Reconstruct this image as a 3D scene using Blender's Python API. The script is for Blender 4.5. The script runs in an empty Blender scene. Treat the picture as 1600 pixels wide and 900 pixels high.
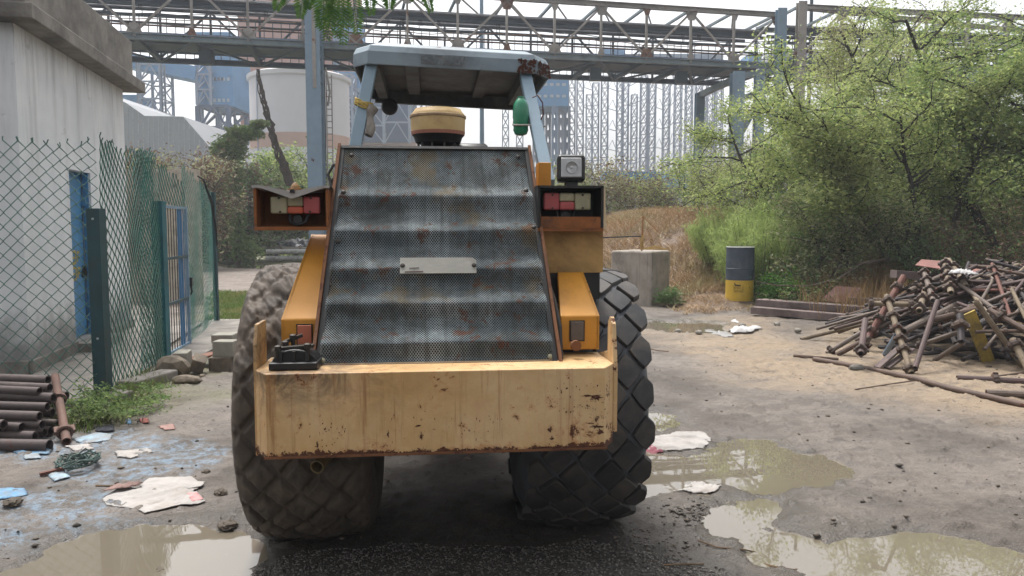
import bpy, math, random
import numpy as np
from mathutils import Vector, Matrix, Euler
R = math.radians
rnd = random.Random(7)
sc = bpy.context.scene
COL = sc.collection
# ------------------------------------------------------------------ camera
FPX, HOR, CH = 1208.0, 355.0, 1.7
PITCH = math.atan((450 - HOR) / FPX)
cam = bpy.data.cameras.new('camera'); camo = bpy.data.objects.new('camera', cam); COL.objects.link(camo)
cam.sensor_width = 36; cam.lens = FPX / 1600 * 36; cam.clip_start = .05; cam.clip_end = 3000
camo.location = (0, 0, CH); camo.rotation_euler = (R(90) - PITCH, 0, 0)
sc.camera = camo
# ------------------------------------------------------------------ world, sun, exposure
SUN_EL, SUN_AZ = R(66), R(-28)          # azimuth clockwise from +Y
w = bpy.data.worlds.new('World'); sc.world = w; w.use_nodes = True
nt = w.node_tree; nt.nodes.clear()
sky = nt.nodes.new('ShaderNodeTexSky'); sky.sky_type = 'NISHITA'; sky.sun_disc = False
sky.sun_elevation = SUN_EL; sky.sun_rotation = SUN_AZ
sky.air_density = 1.0; sky.dust_density = 6.0; sky.ozone_density = 1.0
hs = nt.nodes.new('ShaderNodeHueSaturation'); hs.inputs['Saturation'].default_value = .16; hs.inputs['Value'].default_value = 1.0
bg = nt.nodes.new('ShaderNodeBackground'); bg.inputs['Strength'].default_value = .15
wo = nt.nodes.new('ShaderNodeOutputWorld')
nt.links.new(sky.outputs[0], hs.inputs['Color']); nt.links.new(hs.outputs[0], bg.inputs[0]); nt.links.new(bg.outputs[0], wo.inputs[0])
sl = bpy.data.lights.new('sun', 'SUN'); sl.energy = 1.7; sl.angle = R(14); sl.color = (1, .97, .93)
so = bpy.data.objects.new('sun', sl); COL.objects.link(so)
dv = Vector((math.sin(SUN_AZ) * math.cos(SUN_EL), math.cos(SUN_AZ) * math.cos(SUN_EL), math.sin(SUN_EL)))
so.rotation_euler = dv.to_track_quat('Z', 'Y').to_euler(); so.location = (0, 0, 40)
sc.view_settings.view_transform = 'Standard'; sc.view_settings.look = 'None'
sc.view_settings.exposure = 0.95; sc.view_settings.gamma = 1
sc.cycles.max_bounces = 6; sc.cycles.diffuse_bounces = 3; sc.cycles.glossy_bounces = 3
sc.cycles.transparent_max_bounces = 12; sc.cycles.volume_bounces = 1
sc.cycles.volume_step_rate = 4

# ------------------------------------------------------------------ helpers
def at(px, py, Y):
    """point at forward distance Y seen at a place of the photograph (1600x900)"""
    a = (px - 800) / FPX; b = -(py - 450) / FPX
    cy, sy = math.cos(PITCH), math.sin(PITCH)
    t = Y / (cy + b * sy)
    return Vector((a * t, Y, CH + (-sy + b * cy) * t))
def gp(px, py, z=0.0):
    a = (px - 800) / FPX; b = -(py - 450) / FPX
    cy, sy = math.cos(PITCH), math.sin(PITCH)
    t = (z - CH) / (-sy + b * cy)
    return Vector((a * t, (cy + b * sy) * t, z))
def tag(o, label=None, cat=None, group=None, kind=None):
    if label: o['label'] = label
    if cat: o['category'] = cat
    if group: o['group'] = group
    if kind: o['kind'] = kind
    return o
def empty(name, loc=(0, 0, 0), rz=0, label=None, cat=None, group=None):
    o = bpy.data.objects.new(name, None); COL.objects.link(o)
    o.location = loc; o.rotation_euler = (0, 0, rz); o.empty_display_size = .1
    return tag(o, label, cat, group)
def link_mesh(name, me, mat=None, parent=None, loc=None, rot=None):
    o = bpy.data.objects.new(name, me); COL.objects.link(o)
    if mat is not None and not me.materials: me.materials.append(mat)
    if parent is not None: o.parent = parent
    if loc is not None: o.location = loc
    if rot is not None: o.rotation_euler = rot
    return o
class MB:
    def __init__(s): s.v = []; s.f = []; s.uv = None
    def add(s, vs, fs):
        n = len(s.v); s.v += [tuple(p) for p in vs]; s.f += [tuple(i + n for i in f) for f in fs]; return s
    def box(s, c, d, rot=None, taper=None):
        x, y, z = d[0] / 2, d[1] / 2, d[2] / 2
        vs = [Vector(p) for p in ((-x, -y, -z), (x, -y, -z), (x, y, -z), (-x, y, -z), (-x, -y, z), (x, -y, z), (x, y, z), (-x, y, z))]
        if taper:
            for i in range(4, 8): vs[i].x *= taper; vs[i].y *= taper
        if rot is not None:
            m = Euler(rot).to_matrix(); vs = [m @ v for v in vs]
        c = Vector(c)
        return s.add([v + c for v in vs], [(0, 3, 2, 1), (4, 5, 6, 7), (0, 1, 5, 4), (1, 2, 6, 5), (2, 3, 7, 6), (3, 0, 4, 7)])
    def bbox(s, a, b):
        return s.box([(a[i] + b[i]) / 2 for i in range(3)], [abs(b[i] - a[i]) for i in range(3)])
    def hexa(s, bot, top):
        """two quads of four points each (same order, counter-clockwise from above)"""
        return s.add(list(bot) + list(top), [(0, 3, 2, 1), (4, 5, 6, 7), (0, 1, 5, 4), (1, 2, 6, 5), (2, 3, 7, 6), (3, 0, 4, 7)])
    def beam(s, a, b, wd, ht, up=(0, 0, 1)):
        a = Vector(a); b = Vector(b); d = (b - a)
        if d.length < 1e-6: return s
        d.normalize(); up = Vector(up)
        if abs(d.dot(up)) > .98: up = Vector((0, 1, 0)) if abs(d.y) < .9 else Vector((1, 0, 0))
        r = d.cross(up).normalized(); u = r.cross(d).normalized()
        r *= wd / 2; u *= ht / 2
        return s.add([a - r - u, a + r - u, a + r + u, a - r + u, b - r - u, b + r - u, b + r + u, b - r + u],
                     [(0, 1, 2, 3), (4, 7, 6, 5), (0, 4, 5, 1), (1, 5, 6, 2), (2, 6, 7, 3), (3, 7, 4, 0)])
    def hbeam(s, a, b, wd, ht, t=.03, up=(0, 0, 1)):
        a = Vector(a); b = Vector(b); d = (b - a).normalized(); upv = Vector(up)
        if abs(d.dot(upv)) > .98: upv = Vector((0, 1, 0))
        r = d.cross(upv).normalized(); u = r.cross(d).normalized()
        o = u * (ht / 2 - t / 2)
        s.beam(a + o, b + o, wd, t, u); s.beam(a - o, b - o, wd, t, u); s.beam(a, b, t, ht - 2 * t, u); return s
    def tube(s, pts, r, n=8, caps=True):
        pts = [Vector(p) for p in pts]; k = len(pts)
        rs = r if isinstance(r, (list, tuple)) else [r] * k
        rings = []; prev = None
        for i, p in enumerate(pts):
            d = (pts[min(i + 1, k - 1)] - pts[max(i - 1, 0)])
            if d.length < 1e-9: d = Vector((0, 0, 1))
            d.normalize()
            if prev is None:
                q = Vector((0, 0, 1)) if abs(d.z) < .9 else Vector((1, 0, 0))
                a = d.cross(q).normalized()
            else:
                a = (prev - d * prev.dot(d)); a = a.normalized() if a.length > 1e-6 else d.orthogonal().normalized()
            prev = a; b = d.cross(a)
            rings.append([p + (a * math.cos(2 * math.pi * j / n) + b * math.sin(2 * math.pi * j / n)) * rs[i] for j in range(n)])
        vs = [v for g in rings for v in g]; fs = []
        for i in range(k - 1):
            for j in range(n):
                j2 = (j + 1) % n; fs.append((i * n + j, i * n + j2, (i + 1) * n + j2, (i + 1) * n + j))
        if caps: fs.append(tuple(range(n - 1, -1, -1))); fs.append(tuple((k - 1) * n + j for j in range(n)))
        return s.add(vs, fs)
    def hollow(s, a, b, r, ri, n=10):
        """open pipe with wall thickness"""
        a = Vector(a); b = Vector(b); d = (b - a).normalized()
        q = Vector((0, 0, 1)) if abs(d.z) < .9 else Vector((1, 0, 0))
        u = d.cross(q).normalized(); v = d.cross(u)
        vs = []
        for p, rr in ((a, r), (b, r), (b, ri), (a, ri)):
            vs += [p + (u * math.cos(2 * math.pi * j / n) + v * math.sin(2 * math.pi * j / n)) * rr for j in range(n)]
        fs = []
        for k in range(4):
            for j in range(n):
                j2 = (j + 1) % n; k2 = (k + 1) % 4
                fs.append((k * n + j, k * n + j2, k2 * n + j2, k2 * n + j))
        return s.add(vs, fs)
    def lathe(s, prof, n=24, c=(0, 0, 0), axis='z', closed=False):
        c = Vector(c); vs = []; k = len(prof)
        for (r, h) in prof:
            for j in range(n):
                t = 2 * math.pi * j / n
                p = (r * math.cos(t), r * math.sin(t), h)
                if axis == 'x': p = (h, r * math.cos(t), r * math.sin(t))
                if axis == 'y': p = (r * math.cos(t), h, r * math.sin(t))
                vs.append(Vector(p) + c)
        fs = []
        for i in range(k - 1 if not closed else k):
            i2 = (i + 1) % k
            for j in range(n):
                j2 = (j + 1) % n; fs.append((i * n + j, i * n + j2, i2 * n + j2, i2 * n + j))
        return s.add(vs, fs)
    def prism(s, prof, a, b, axis='x'):
        """polygon prof in the plane across axis, swept from a to b"""
        def P(u, v, t): return {'x': (t, u, v), 'y': (u, t, v), 'z': (u, v, t)}[axis]
        n = len(prof)
        vs = [P(u, v, a) for u, v in prof] + [P(u, v, b) for u, v in prof]
        fs = [tuple(range(n - 1, -1, -1)), tuple(range(n, 2 * n))] + [(i, (i + 1) % n, n + (i + 1) % n, n + i) for i in range(n)]
        return s.add(vs, fs)
    def mesh(s, name, mat=None, smooth=False, ang=None):
        me = bpy.data.meshes.new(name); me.from_pydata(s.v, [], s.f); me.update()
        if mat is not None: me.materials.append(mat)
        if smooth:
            me.polygons.foreach_set('use_smooth', [True] * len(me.polygons))
            if ang: me.set_sharp_from_angle(angle=R(ang))
        return me
    def build(s, name, mat=None, parent=None, loc=None, rot=None, smooth=False, ang=40, bevel=0, seg=2, label=None, cat=None, group=None, kind=None, weld=False):
        o = link_mesh(name, s.mesh(name, mat, smooth, ang), None, parent, loc, rot)
        if bevel:
            m = o.modifiers.new('bevel', 'BEVEL'); m.width = bevel; m.segments = seg; m.limit_method = 'ANGLE'; m.angle_limit = R(35)
        return tag(o, label, cat, group, kind)
def np_mesh(name, V, F, mat=None, smooth=False):
    """V (n,3), F (m,k) arrays"""
    me = bpy.data.meshes.new(name); n = len(V); m, k = F.shape
    me.vertices.add(n); me.vertices.foreach_set('co', V.astype(np.float32).ravel())
    me.loops.add(m * k); me.loops.foreach_set('vertex_index', F.astype(np.int32).ravel())
    me.polygons.add(m); me.polygons.foreach_set('loop_start', np.arange(0, m * k, k, dtype=np.int32))
    try: me.polygons.foreach_set('loop_total', np.full(m, k, dtype=np.int32))
    except Exception: pass
    if smooth: me.polygons.foreach_set('use_smooth', np.ones(m, dtype=bool))
    me.update(calc_edges=True)
    if mat is not None: me.materials.append(mat)
    return me
# value noise, numpy
def _hash(ix, iy, seed):
    h = (ix * 374761393 + iy * 668265263 + seed * 1442695041) & 0xffffffff
    h = ((h ^ (h >> 13)) * 1274126177) & 0xffffffff
    return ((h ^ (h >> 16)) & 0xffff) / 65535.0
def vnoise(x, y, seed=0):
    x = np.asarray(x, dtype=np.float64); y = np.asarray(y, dtype=np.float64)
    ix = np.floor(x).astype(np.int64); iy = np.floor(y).astype(np.int64)
    fx = x - ix; fy = y - iy; fx = fx * fx * (3 - 2 * fx); fy = fy * fy * (3 - 2 * fy)
    a = _hash(ix, iy, seed); b = _hash(ix + 1, iy, seed); c = _hash(ix, iy + 1, seed); d = _hash(ix + 1, iy + 1, seed)
    return (a + (b - a) * fx) * (1 - fy) + (c + (d - c) * fx) * fy
def fbm(x, y, oct=4, seed=0):
    s = 0; a = .5; t = 0
    for o in range(oct):
        s = s + a * vnoise(np.asarray(x) * 2 ** o + 17.3 * o, np.asarray(y) * 2 ** o + 5.1 * o, seed + o); t += a; a *= .5
    return s / t
def sstep(a, b, x):
    t = np.clip((x - a) / (b - a), 0, 1); return t * t * (3 - 2 * t)
def poly_sd(x, y, P):
    """signed distance to polygon, negative inside"""
    d = np.full(x.shape, 1e9); ins = np.zeros(x.shape, bool); n = len(P)
    for i in range(n):
        ax, ay = P[i]; bx, by = P[(i + 1) % n]
        ex, ey = bx - ax, by - ay; wx, wy = x - ax, y - ay
        t = np.clip((wx * ex + wy * ey) / (ex * ex + ey * ey + 1e-12), 0, 1)
        d = np.minimum(d, np.hypot(wx - ex * t, wy - ey * t))
        c = ((ay > y) != (by > y)) & (x < (bx - ax) * (y - ay) / (by - ay + 1e-12) + ax); ins ^= c
    return np.where(ins, -d, d)
# ------------------------------------------------------------------ materials
ALB = .74   # measured surface tones to base colours
def sr(r, g=None, b=None):
    if g is None: g = b = r
    return tuple(ALB * ((c / 255) / 12.92 if c / 255 <= .04045 else ((c / 255 + .055) / 1.055) ** 2.4) for c in (r, g, b)) + (1,)
class NT:
    def __init__(s, name):
        s.m = bpy.data.materials.new(name); s.m.use_nodes = True; s.t = s.m.node_tree; s.t.nodes.clear()
        s.out = s.n('ShaderNodeOutputMaterial'); s.b = s.n('ShaderNodeBsdfPrincipled'); s.l(s.b.outputs[0], s.out.inputs[0])
    def n(s, t, **k):
        x = s.t.nodes.new(t)
        for a, v in k.items(): setattr(x, a, v)
        return x
    def l(s, a, b): s.t.links.new(a, b)
    def val(s, x, inp):
        if isinstance(x, (int, float)): inp.default_value = x
        elif isinstance(x, tuple): inp.default_value = x
        else: s.l(x, inp)
    def math(s, op, a, b=0, c=None, clamp=False):
        x = s.n('ShaderNodeMath', operation=op, use_clamp=clamp); s.val(a, x.inputs[0]); s.val(b, x.inputs[1])
        if c is not None: s.val(c, x.inputs[2])
        return x.outputs[0]
    def vm(s, op, a, b=(0, 0, 0)):
        x = s.n('ShaderNodeVectorMath', operation=op); s.val(a, x.inputs[0]); s.val(b, x.inputs[1]); return x.outputs[0]
    def coord(s, rand=True):
        tc = s.n('ShaderNodeTexCoord')
        if not rand: return tc.outputs['Object']
        oi = s.n('ShaderNodeObjectInfo'); m = s.math('MULTIPLY', oi.outputs['Random'], 37.0)
        return s.vm('ADD', tc.outputs['Object'], m)
    def noise(s, v, scale, detail=4, rough=.6, dist=0, sc3=None):
        x = s.n('ShaderNodeTexNoise'); x.inputs['Scale'].default_value = scale; x.inputs['Detail'].default_value = detail
        x.inputs['Roughness'].default_value = rough; x.inputs['Distortion'].default_value = dist
        if sc3: v = s.vm('MULTIPLY', v, sc3)
        s.l(v, x.inputs['Vector']); return x.outputs[0]
    def ramp(s, f, a, b):
        x = s.n('ShaderNodeMapRange', interpolation_type='SMOOTHSTEP'); s.val(f, x.inputs[0])
        x.inputs[1].default_value = a; x.inputs[2].default_value = b; return x.outputs[0]
    def mix(s, f, a, b):
        x = s.n('ShaderNodeMix', data_type='RGBA'); s.val(f, x.inputs[0]); s.val(a, x.inputs[6]); s.val(b, x.inputs[7]); return x.outputs[2]
    def mixf(s, f, a, b):
        x = s.n('ShaderNodeMix', data_type='FLOAT'); s.val(f, x.inputs[0]); s.val(a, x.inputs[2]); s.val(b, x.inputs[3]); return x.outputs[0]
    def bump(s, h, st=.3, d=.01, prev=None):
        x = s.n('ShaderNodeBump'); x.inputs['Strength'].default_value = st; x.inputs['Distance'].default_value = d
        s.l(h, x.inputs['Height'])
        if prev is not None: s.l(prev, x.inputs['Normal'])
        return x.outputs[0]
    def set(s, **k):
        for a, v in k.items(): s.val(v, s.b.inputs[{'col': 'Base Color', 'rough': 'Roughness', 'metal': 'Metallic', 'normal': 'Normal', 'spec': 'Specular IOR Level', 'ior': 'IOR', 'alpha': 'Alpha', 'coat': 'Coat Weight'}[a]])
        return s.m
def mul(c, k): return (c[0] * k, c[1] * k, c[2] * k, 1)
RUST = sr(92, 52, 34)
def pm(name, base, rough=.7, metal=0, var=.25, scale=5, rust=0, rcol=RUST, dirt=0, dcol=None, streak=0, bump=.3, bscale=60, rscale=7, rdetail=8, edge=None):
    """painted/worn surface: tone variation, dirt, vertical streaks and rust flakes"""
    t = NT(name); v = t.coord()
    n1 = t.noise(v, scale, 5, .65)
    col = t.mix(t.ramp(n1, .3, .7), mul(base, 1 - var), mul(base, 1 + var * .6))
    rg = rough
    if dirt:
        d = t.ramp(t.noise(v, scale * .7, 7, .72, .4), .62 - dirt * .35, .82 - dirt * .2)
        col = t.mix(t.math('MULTIPLY', d, .8), col, dcol or sr(70, 62, 52))
    if streak:
        st = t.noise(v, 1, 4, .6, 0, (22, 22, 1.1)); s2 = t.ramp(st, .66 - streak * .2, .86 - streak * .15)
        col = t.mix(t.math('MULTIPLY', s2, min(1, .45 + streak * .5)), col, dcol or sr(60, 52, 42))
    h = t.noise(v, bscale, 3)
    if rust:
        r = t.ramp(t.noise(v, rscale, rdetail, .7, .3), .70 - rust * .3, .735 - rust * .3)
        rc = t.mix(t.noise(v, 45, 3), mul(rcol, .55), mul(rcol, 1.5))
        col = t.mix(r, col, rc); rg = t.mixf(r, rough, .9)
        if metal: t.set(metal=t.mixf(r, metal, 0))
        h = t.math('ADD', h, t.math('MULTIPLY', r, -.8))
    elif metal: t.set(metal=metal)
    return t.set(col=col, rough=rg, normal=t.bump(h, bump, .004))
def leaf_mat(name, c1, c2, c3=None, rough=.55, trans=.35, cscale=.8):
    t = NT(name); g = t.n('ShaderNodeNewGeometry')
    col = t.mix(g.outputs['Random Per Island'], c1, c2)
    if c3:
        v = t.n('ShaderNodeTexCoord').outputs['Object']
        col = t.mix(t.ramp(t.noise(v, cscale, 3), .45, .68), col, c3)
    t.set(col=col, rough=rough, spec=.3)
    tr = t.n('ShaderNodeBsdfTranslucent'); t.l(t.mix(.5, col, mul(c2, 1.3)), tr.inputs[0])
    ms = t.n('ShaderNodeMixShader'); ms.inputs[0].default_value = trans
    t.l(t.b.outputs[0], ms.inputs[1]); t.l(tr.outputs[0], ms.inputs[2]); t.l(ms.outputs[0], t.out.inputs[0])
    return t.m
# ------------------------------------------------------------------ ground
def gpoly(pts): return [tuple(gp(*p)[:2]) for p in pts]
PUD = [  # (outline, depth)
    gpoly([(-150, 935), (10, 893), (80, 862), (140, 840), (215, 826), (330, 822), (392, 828), (412, 842), (404, 870), (385, 905), (340, 1000), (-100, 1100)]),
    gpoly([(960, 720), (1010, 706), (1075, 712), (1120, 700), (1150, 690), (1210, 694), (1290, 712), (1337, 728), (1330, 745), (1270, 756), (1200, 764), (1120, 752), (1050, 766), (1000, 770), (960, 760)]),
    gpoly([(1118, 806), (1135, 795), (1170, 786), (1200, 786), (1205, 796), (1180, 815), (1150, 828), (1122, 826)]),
    gpoly([(1180, 845), (1215, 828), (1290, 840), (1330, 834), (1430, 836), (1520, 850), (1620, 878), (1800, 930), (1700, 1060), (1300, 1060), (1265, 905), (1240, 880), (1195, 868)]),
    gpoly([(985, 503), (1060, 500), (1120, 506), (1145, 516), (1120, 525), (1070, 518), (1010, 514)]),
    gpoly([(1000, 660), (1020, 645), (1040, 655), (1030, 672), (1005, 676)]),
    gpoly([(350, 412), (420, 414), (420, 418), (360, 418)]),
]
def pud_field(x, y):
    wob = (fbm(x * 3.1, y * 3.1, 4, 50) - .5) * .34 + (fbm(x * 17, y * 17, 4, 52) - .5) * .10
    d = np.full(np.shape(x), 9.0)
    for P in PUD: d = np.minimum(d, poly_sd(x, y, P))
    wb = np.clip(np.abs(y) / 5, .6, 3)
    return d + wob * wb
def ground_h(x, y, fine=True):
    x = np.asarray(x, dtype=float); y = np.asarray(y, dtype=float)
    h = (fbm(x * .22, y * .22, 3, 3) - .5) * .10 * sstep(3, 12, y) + .006
    near = 1 - sstep(14, 30, y)
    # vehicle ruts, running away to the upper left on the right hand side
    u = x * .93 + y * .36; v = -x * .36 + y * .93
    rut = (fbm(u * .55, v * 3.2, 4, 21) - .5) * .05
    h = h + rut * sstep(0.6, 1.6, x) * near
    h = h + (fbm(x * 1.3, y * 1.3, 4, 9) - .42) * .030
    if fine:
        h = h + (fbm(x * 7, y * 7, 4, 31) - .5) * .020
        cl = fbm(x * 11, y * 11, 3, 77); h = h + sstep(.58, .76, cl) * .020 + (fbm(x * 23, y * 23, 3, 78) - .5) * .012
    # ruts of the far track on the left
    h = h - .10 * sstep(.55, .8, fbm(x * .08, y * 1.1, 3, 90)) * sstep(16, 20, y) * (1 - sstep(34, 44, y)) * (1 - sstep(-5, -2, x))
    # grassy bank on the right, beyond the barrier block
    h = h + 1.82 * sstep(17.6, 25, y + .35 * np.minimum(x - 3, 6)) * sstep(.5, 3.5, x)
    h = h + .22 * sstep(14.6, 16.5, y - .15 * (x - 4)) * sstep(3.3, 4.4, x)
    d = pud_field(x, y)
    h = h + np.maximum(0, .006 - h) * (1 - sstep(0, .5, d)) * 0
    base = np.maximum(h, .002)
    k = sstep(.14, -.06, d)
    return base * (1 - k) + (-.035) * k
def build_ground():
    ys = [-5.0]
    while ys[-1] < 900:
        y = ys[-1]
        ys.append(y + (.12 if y < 2 else max(.016, .0052 * y if y < 30 else .02 * y)))
    ys = np.array(ys); nu = 820
    u = np.linspace(-1, 1, nu); U, Y = np.meshgrid(u, ys)
    X = U * (3.2 + .95 * np.maximum(Y, 0) + .25 * np.maximum(0, -Y)) * np.where(Y > 60, 1 + (Y - 60) / 400, 1)
    Z = ground_h(X, Y)
    n = nu; m = len(ys)
    idx = np.arange(n * m).reshape(m, n)
    F = np.stack([idx[:-1, :-1], idx[:-1, 1:], idx[1:, 1:], idx[1:, :-1]], -1).reshape(-1, 4)
    V = np.stack([X, Y, Z], -1).reshape(-1, 3)
    me = np_mesh('ground', V, F, None, True)
    x, y, z = V[:, 0], V[:, 1], V[:, 2]
    d = pud_field(x, y)
    def attr(nm, a):
        t = me.attributes.new(nm, 'FLOAT', 'POINT'); t.data.foreach_set('value', np.clip(a, 0, 1).astype(np.float32))
    nz = (fbm(x * 1.1, y * 1.1, 4, 61) - .5)
    attr('wet', 1 - sstep(.0, .42, d + nz * .7))
    sand = gpoly([(1050, 520), (1180, 500), (1260, 560), (1290, 520), (1500, 470), (1900, 520), (2000, 660), (1600, 650), (1400, 618), (1220, 585), (1120, 560)])
    attr('sand', 1 - sstep(-.4, 1.0, poly_sd(x, y, sand) + nz * 1.6))
    blue = np.full(x.shape, 9.0)
    for P in ([(0, 690), (100, 690), (180, 680), (170, 700), (60, 715), (0, 710)], [(120, 720), (330, 700), (330, 725), (210, 750), (150, 760), (70, 760)],
              [(40, 770), (150, 780), (200, 815), (120, 840), (60, 830), (20, 800)], [(-40, 765), (45, 768), (35, 785), (-40, 790)], [(180, 675), (330, 700), (320, 712), (190, 712)], [(0, 810), (60, 830), (60, 860), (-20, 860)]):
        blue = np.minimum(blue, poly_sd(x, y, gpoly(P)))
    attr('blue', 1 - sstep(-.12, .20, blue + (fbm(x * 4, y * 4, 4, 15) - .5) * .55))
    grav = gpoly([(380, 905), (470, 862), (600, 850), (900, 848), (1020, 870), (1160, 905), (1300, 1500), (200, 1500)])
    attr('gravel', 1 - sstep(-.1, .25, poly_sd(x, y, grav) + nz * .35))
    gr = np.full(x.shape, 99.0)
    for P in ([(325, 505), (400, 500), (430, 462), (330, 460)], [(200, 402), (540, 402), (540, 416), (200, 416)], [(-900, 400), (540, 400), (540, 372), (-900, 372)], [(215, 520), (290, 620), (150, 660), (90, 640), (150, 600)]):
        gr = np.minimum(gr, poly_sd(x, y, gpoly(P)))
    g2 = 1 - sstep(-.3, .6, gr + nz * 1.5)
    g2 = np.maximum(g2, sstep(46, 52, y) * (x < 1))
    attr('grassy', g2)
    attr('litter', np.maximum(sstep(15.0, 16.5, y - .15 * (x - 4) + nz) * sstep(3.0, 3.8, x), sstep(17.8, 19.5, y) * sstep(0, 1, x)))
    attr('under', 1 - sstep(-.25, .25, poly_sd(x, y, [(-1.45, 3.75), (.75, 3.85), (.75, 8.2), (-1.9, 8.0)]) + nz * .6))  # mask for the painted shade and wet mud beneath the roller
    attr('track', sstep(15, 18, y) * (1 - sstep(30, 46, y)) * (1 - sstep(-6, -2, x)))
    t = NT('wet mud ground'); v = t.n('ShaderNodeTexCoord').outputs['Object']
    A = lambda nm: t.n('ShaderNodeAttribute', attribute_name=nm).outputs['Fac']
    n1 = t.noise(v, .9, 8, .7); n2 = t.noise(v, 9, 6, .7); n3 = t.noise(v, 70, 4, .7); n4 = t.noise(v, 2.3, 6, .65, .6)
    col = t.mix(t.ramp(n1, .35, .65), sr(88, 80, 73), sr(130, 119, 109))
    col = t.mix(t.math('MULTIPLY', t.ramp(n4, .5, .72), .5), col, sr(104, 98, 90))
    stk = t.noise(v, 1.0, 6, .65, .3, (1.4, 6, 1)); col = t.mix(t.math('MULTIPLY', t.ramp(stk, .50, .64), .55), col, sr(92, 86, 80))
    sandc = t.mix(n2, sr(168, 146, 118), sr(138, 122, 104)); col = t.mix(t.math('MULTIPLY', A('sand'), t.ramp(n4, .2, .5)), col, sandc)
    col = t.mix(A('track'), col, t.mix(n4, sr(112, 100, 92), sr(146, 132, 120)))
    col = t.mix(t.math('MULTIPLY', t.ramp(n2, .52, .70), .45), col, sr(84, 76, 67))
    col = t.mix(t.math('MULTIPLY', t.ramp(n3, .5, .68), .6), col, sr(56, 50, 45)); col = t.mix(t.math('MULTIPLY', t.ramp(t.noise(v, 120, 3, .6), .58, .7), .35), col, sr(190, 180, 168))
    bl = t.math('MULTIPLY', A('blue'), t.ramp(t.noise(v, 11, 8, .8), .44, .60))
    col = t.mix(t.math('MULTIPLY', bl, .75), col, t.mix(n2, sr(120, 162, 194), sr(146, 154, 160)))
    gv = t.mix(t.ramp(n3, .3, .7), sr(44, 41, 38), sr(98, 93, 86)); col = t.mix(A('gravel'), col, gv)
    col = t.mix(A('grassy'), col, t.mix(n2, sr(96, 104, 62), sr(128, 118, 84)))
    col = t.mix(A('litter'), col, t.mix(n2, sr(132, 104, 76), sr(92, 74, 56)))
    scf = t.ramp(t.noise(v, 1.0, 8, .72, .8, (2.6, 8, 1)), .56, .64); col = t.mix(t.math('MULTIPLY', scf, .65), col, sr(76, 68, 61))
    spk = t.ramp(t.noise(v, 34, 5, .75), .60, .66); col = t.mix(t.math('MULTIPLY', spk, .5), col, sr(72, 64, 56))
    col = t.mix(t.math('MULTIPLY', A('under'), .75), col, sr(52, 47, 42))  # roller's shade painted into the mud colour, together with its wet tone
    wet = A('wet'); wn = t.math('MAXIMUM', t.math('MULTIPLY', wet, t.ramp(n4, .3, .55)), t.ramp(wet, .72, .97))
    col = t.mix(t.math('MULTIPLY', wn, .60), col, sr(78, 73, 66))
    rg = t.mixf(wn, t.mixf(t.ramp(n1, .35, .65), .82, .42), .2)
    b = t.bump(n2, .8, .03); b = t.bump(n3, .9, .010, b)
    t.set(col=col, rough=rg, normal=b, spec=.4)
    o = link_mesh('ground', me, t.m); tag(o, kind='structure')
    # murky puddle water, one sheet per puddle
    t = NT('murky water'); v = t.n('ShaderNodeTexCoord').outputs['Object']
    c = t.mix(t.noise(v, 1.2, 4), sr(112, 104, 90), sr(126, 117, 102))
    fl = t.ramp(t.noise(v, 22, 5, .7), .66, .72); c = t.mix(t.math('MULTIPLY', fl, .4), c, sr(180, 176, 160))
    t.set(col=c, rough=.015, ior=1.8, spec=.5, normal=t.bump(t.noise(v, 5, 2), .02, .01))
    for P in (PUD[0], PUD[1] + PUD[2] + PUD[3] + PUD[5], PUD[4], PUD[6]):
        zw = -.012
        xs = [p[0] for p in P]; yy = [p[1] for p in P]; m_ = .2 + .03 * yy[0]
        mb = MB(); mb.add([(min(xs) - m_, min(yy) - m_, zw), (max(xs) + m_, min(yy) - m_, zw), (max(xs) + m_, max(yy) + m_, zw), (min(xs) - m_, max(yy) + m_, zw)], [(0, 1, 2, 3)])
        mb.build('puddle', t.m, kind='structure')
build_ground()
def gz(x, y): return float(ground_h(np.array([x]), np.array([y]))[0])
# loose stones of the gravel strip and clods of mud: nobody could count them
def scatter_stones(name, mat, pts, rs, kind='stuff', label=None, seed=0):
    g = np.random.default_rng(seed); n = len(pts)
    base = np.array([(1, 0, 0), (-1, 0, 0), (0, 1, 0), (0, -1, 0), (0, 0, 1), (0, 0, -1)], float)
    F0 = np.array([(0, 2, 4), (2, 1, 4), (1, 3, 4), (3, 0, 4), (2, 0, 5), (1, 2, 5), (3, 1, 5), (0, 3, 5)])
    s = rs[:, None, None] * g.uniform(.55, 1.25, (n, 6, 1)); B = base[None] * s * np.array([1, 1, .6])
    a = g.uniform(0, 6.28, n); c, si = np.cos(a), np.sin(a)
    Bx = B[:, :, 0] * c[:, None] - B[:, :, 1] * si[:, None]; By = B[:, :, 0] * si[:, None] + B[:, :, 1] * c[:, None]
    V = np.stack([Bx, By, B[:, :, 2]], -1) + pts[:, None, :]
    F = (F0[None] + (np.arange(n) * 6)[:, None, None]).reshape(-1, 3)
    o = link_mesh(name, np_mesh(name, V.reshape(-1, 3), F), mat); return tag(o, label, None, None, kind)
g = np.random.default_rng(4)
tm = NT('gravel stones'); gg = tm.n('ShaderNodeNewGeometry')
tm.set(col=tm.mix(gg.outputs['Random Per Island'], sr(50, 47, 44), sr(136, 130, 122)), rough=.6)
n = 26000
x = g.uniform(-1.7, 1.6, n); y = g.uniform(2.6, 4.25, n)
GP = gpoly([(395, 900), (470, 868), (600, 856), (900, 852), (1010, 872), (1120, 900), (1300, 1500), (200, 1500)])
k = poly_sd(x, y, GP) + (fbm(x * 2, y * 2, 3, 5) - .5) * .3 < .02; x, y = x[k], y[k]
rr = g.uniform(.003, .010, len(x))
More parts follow.
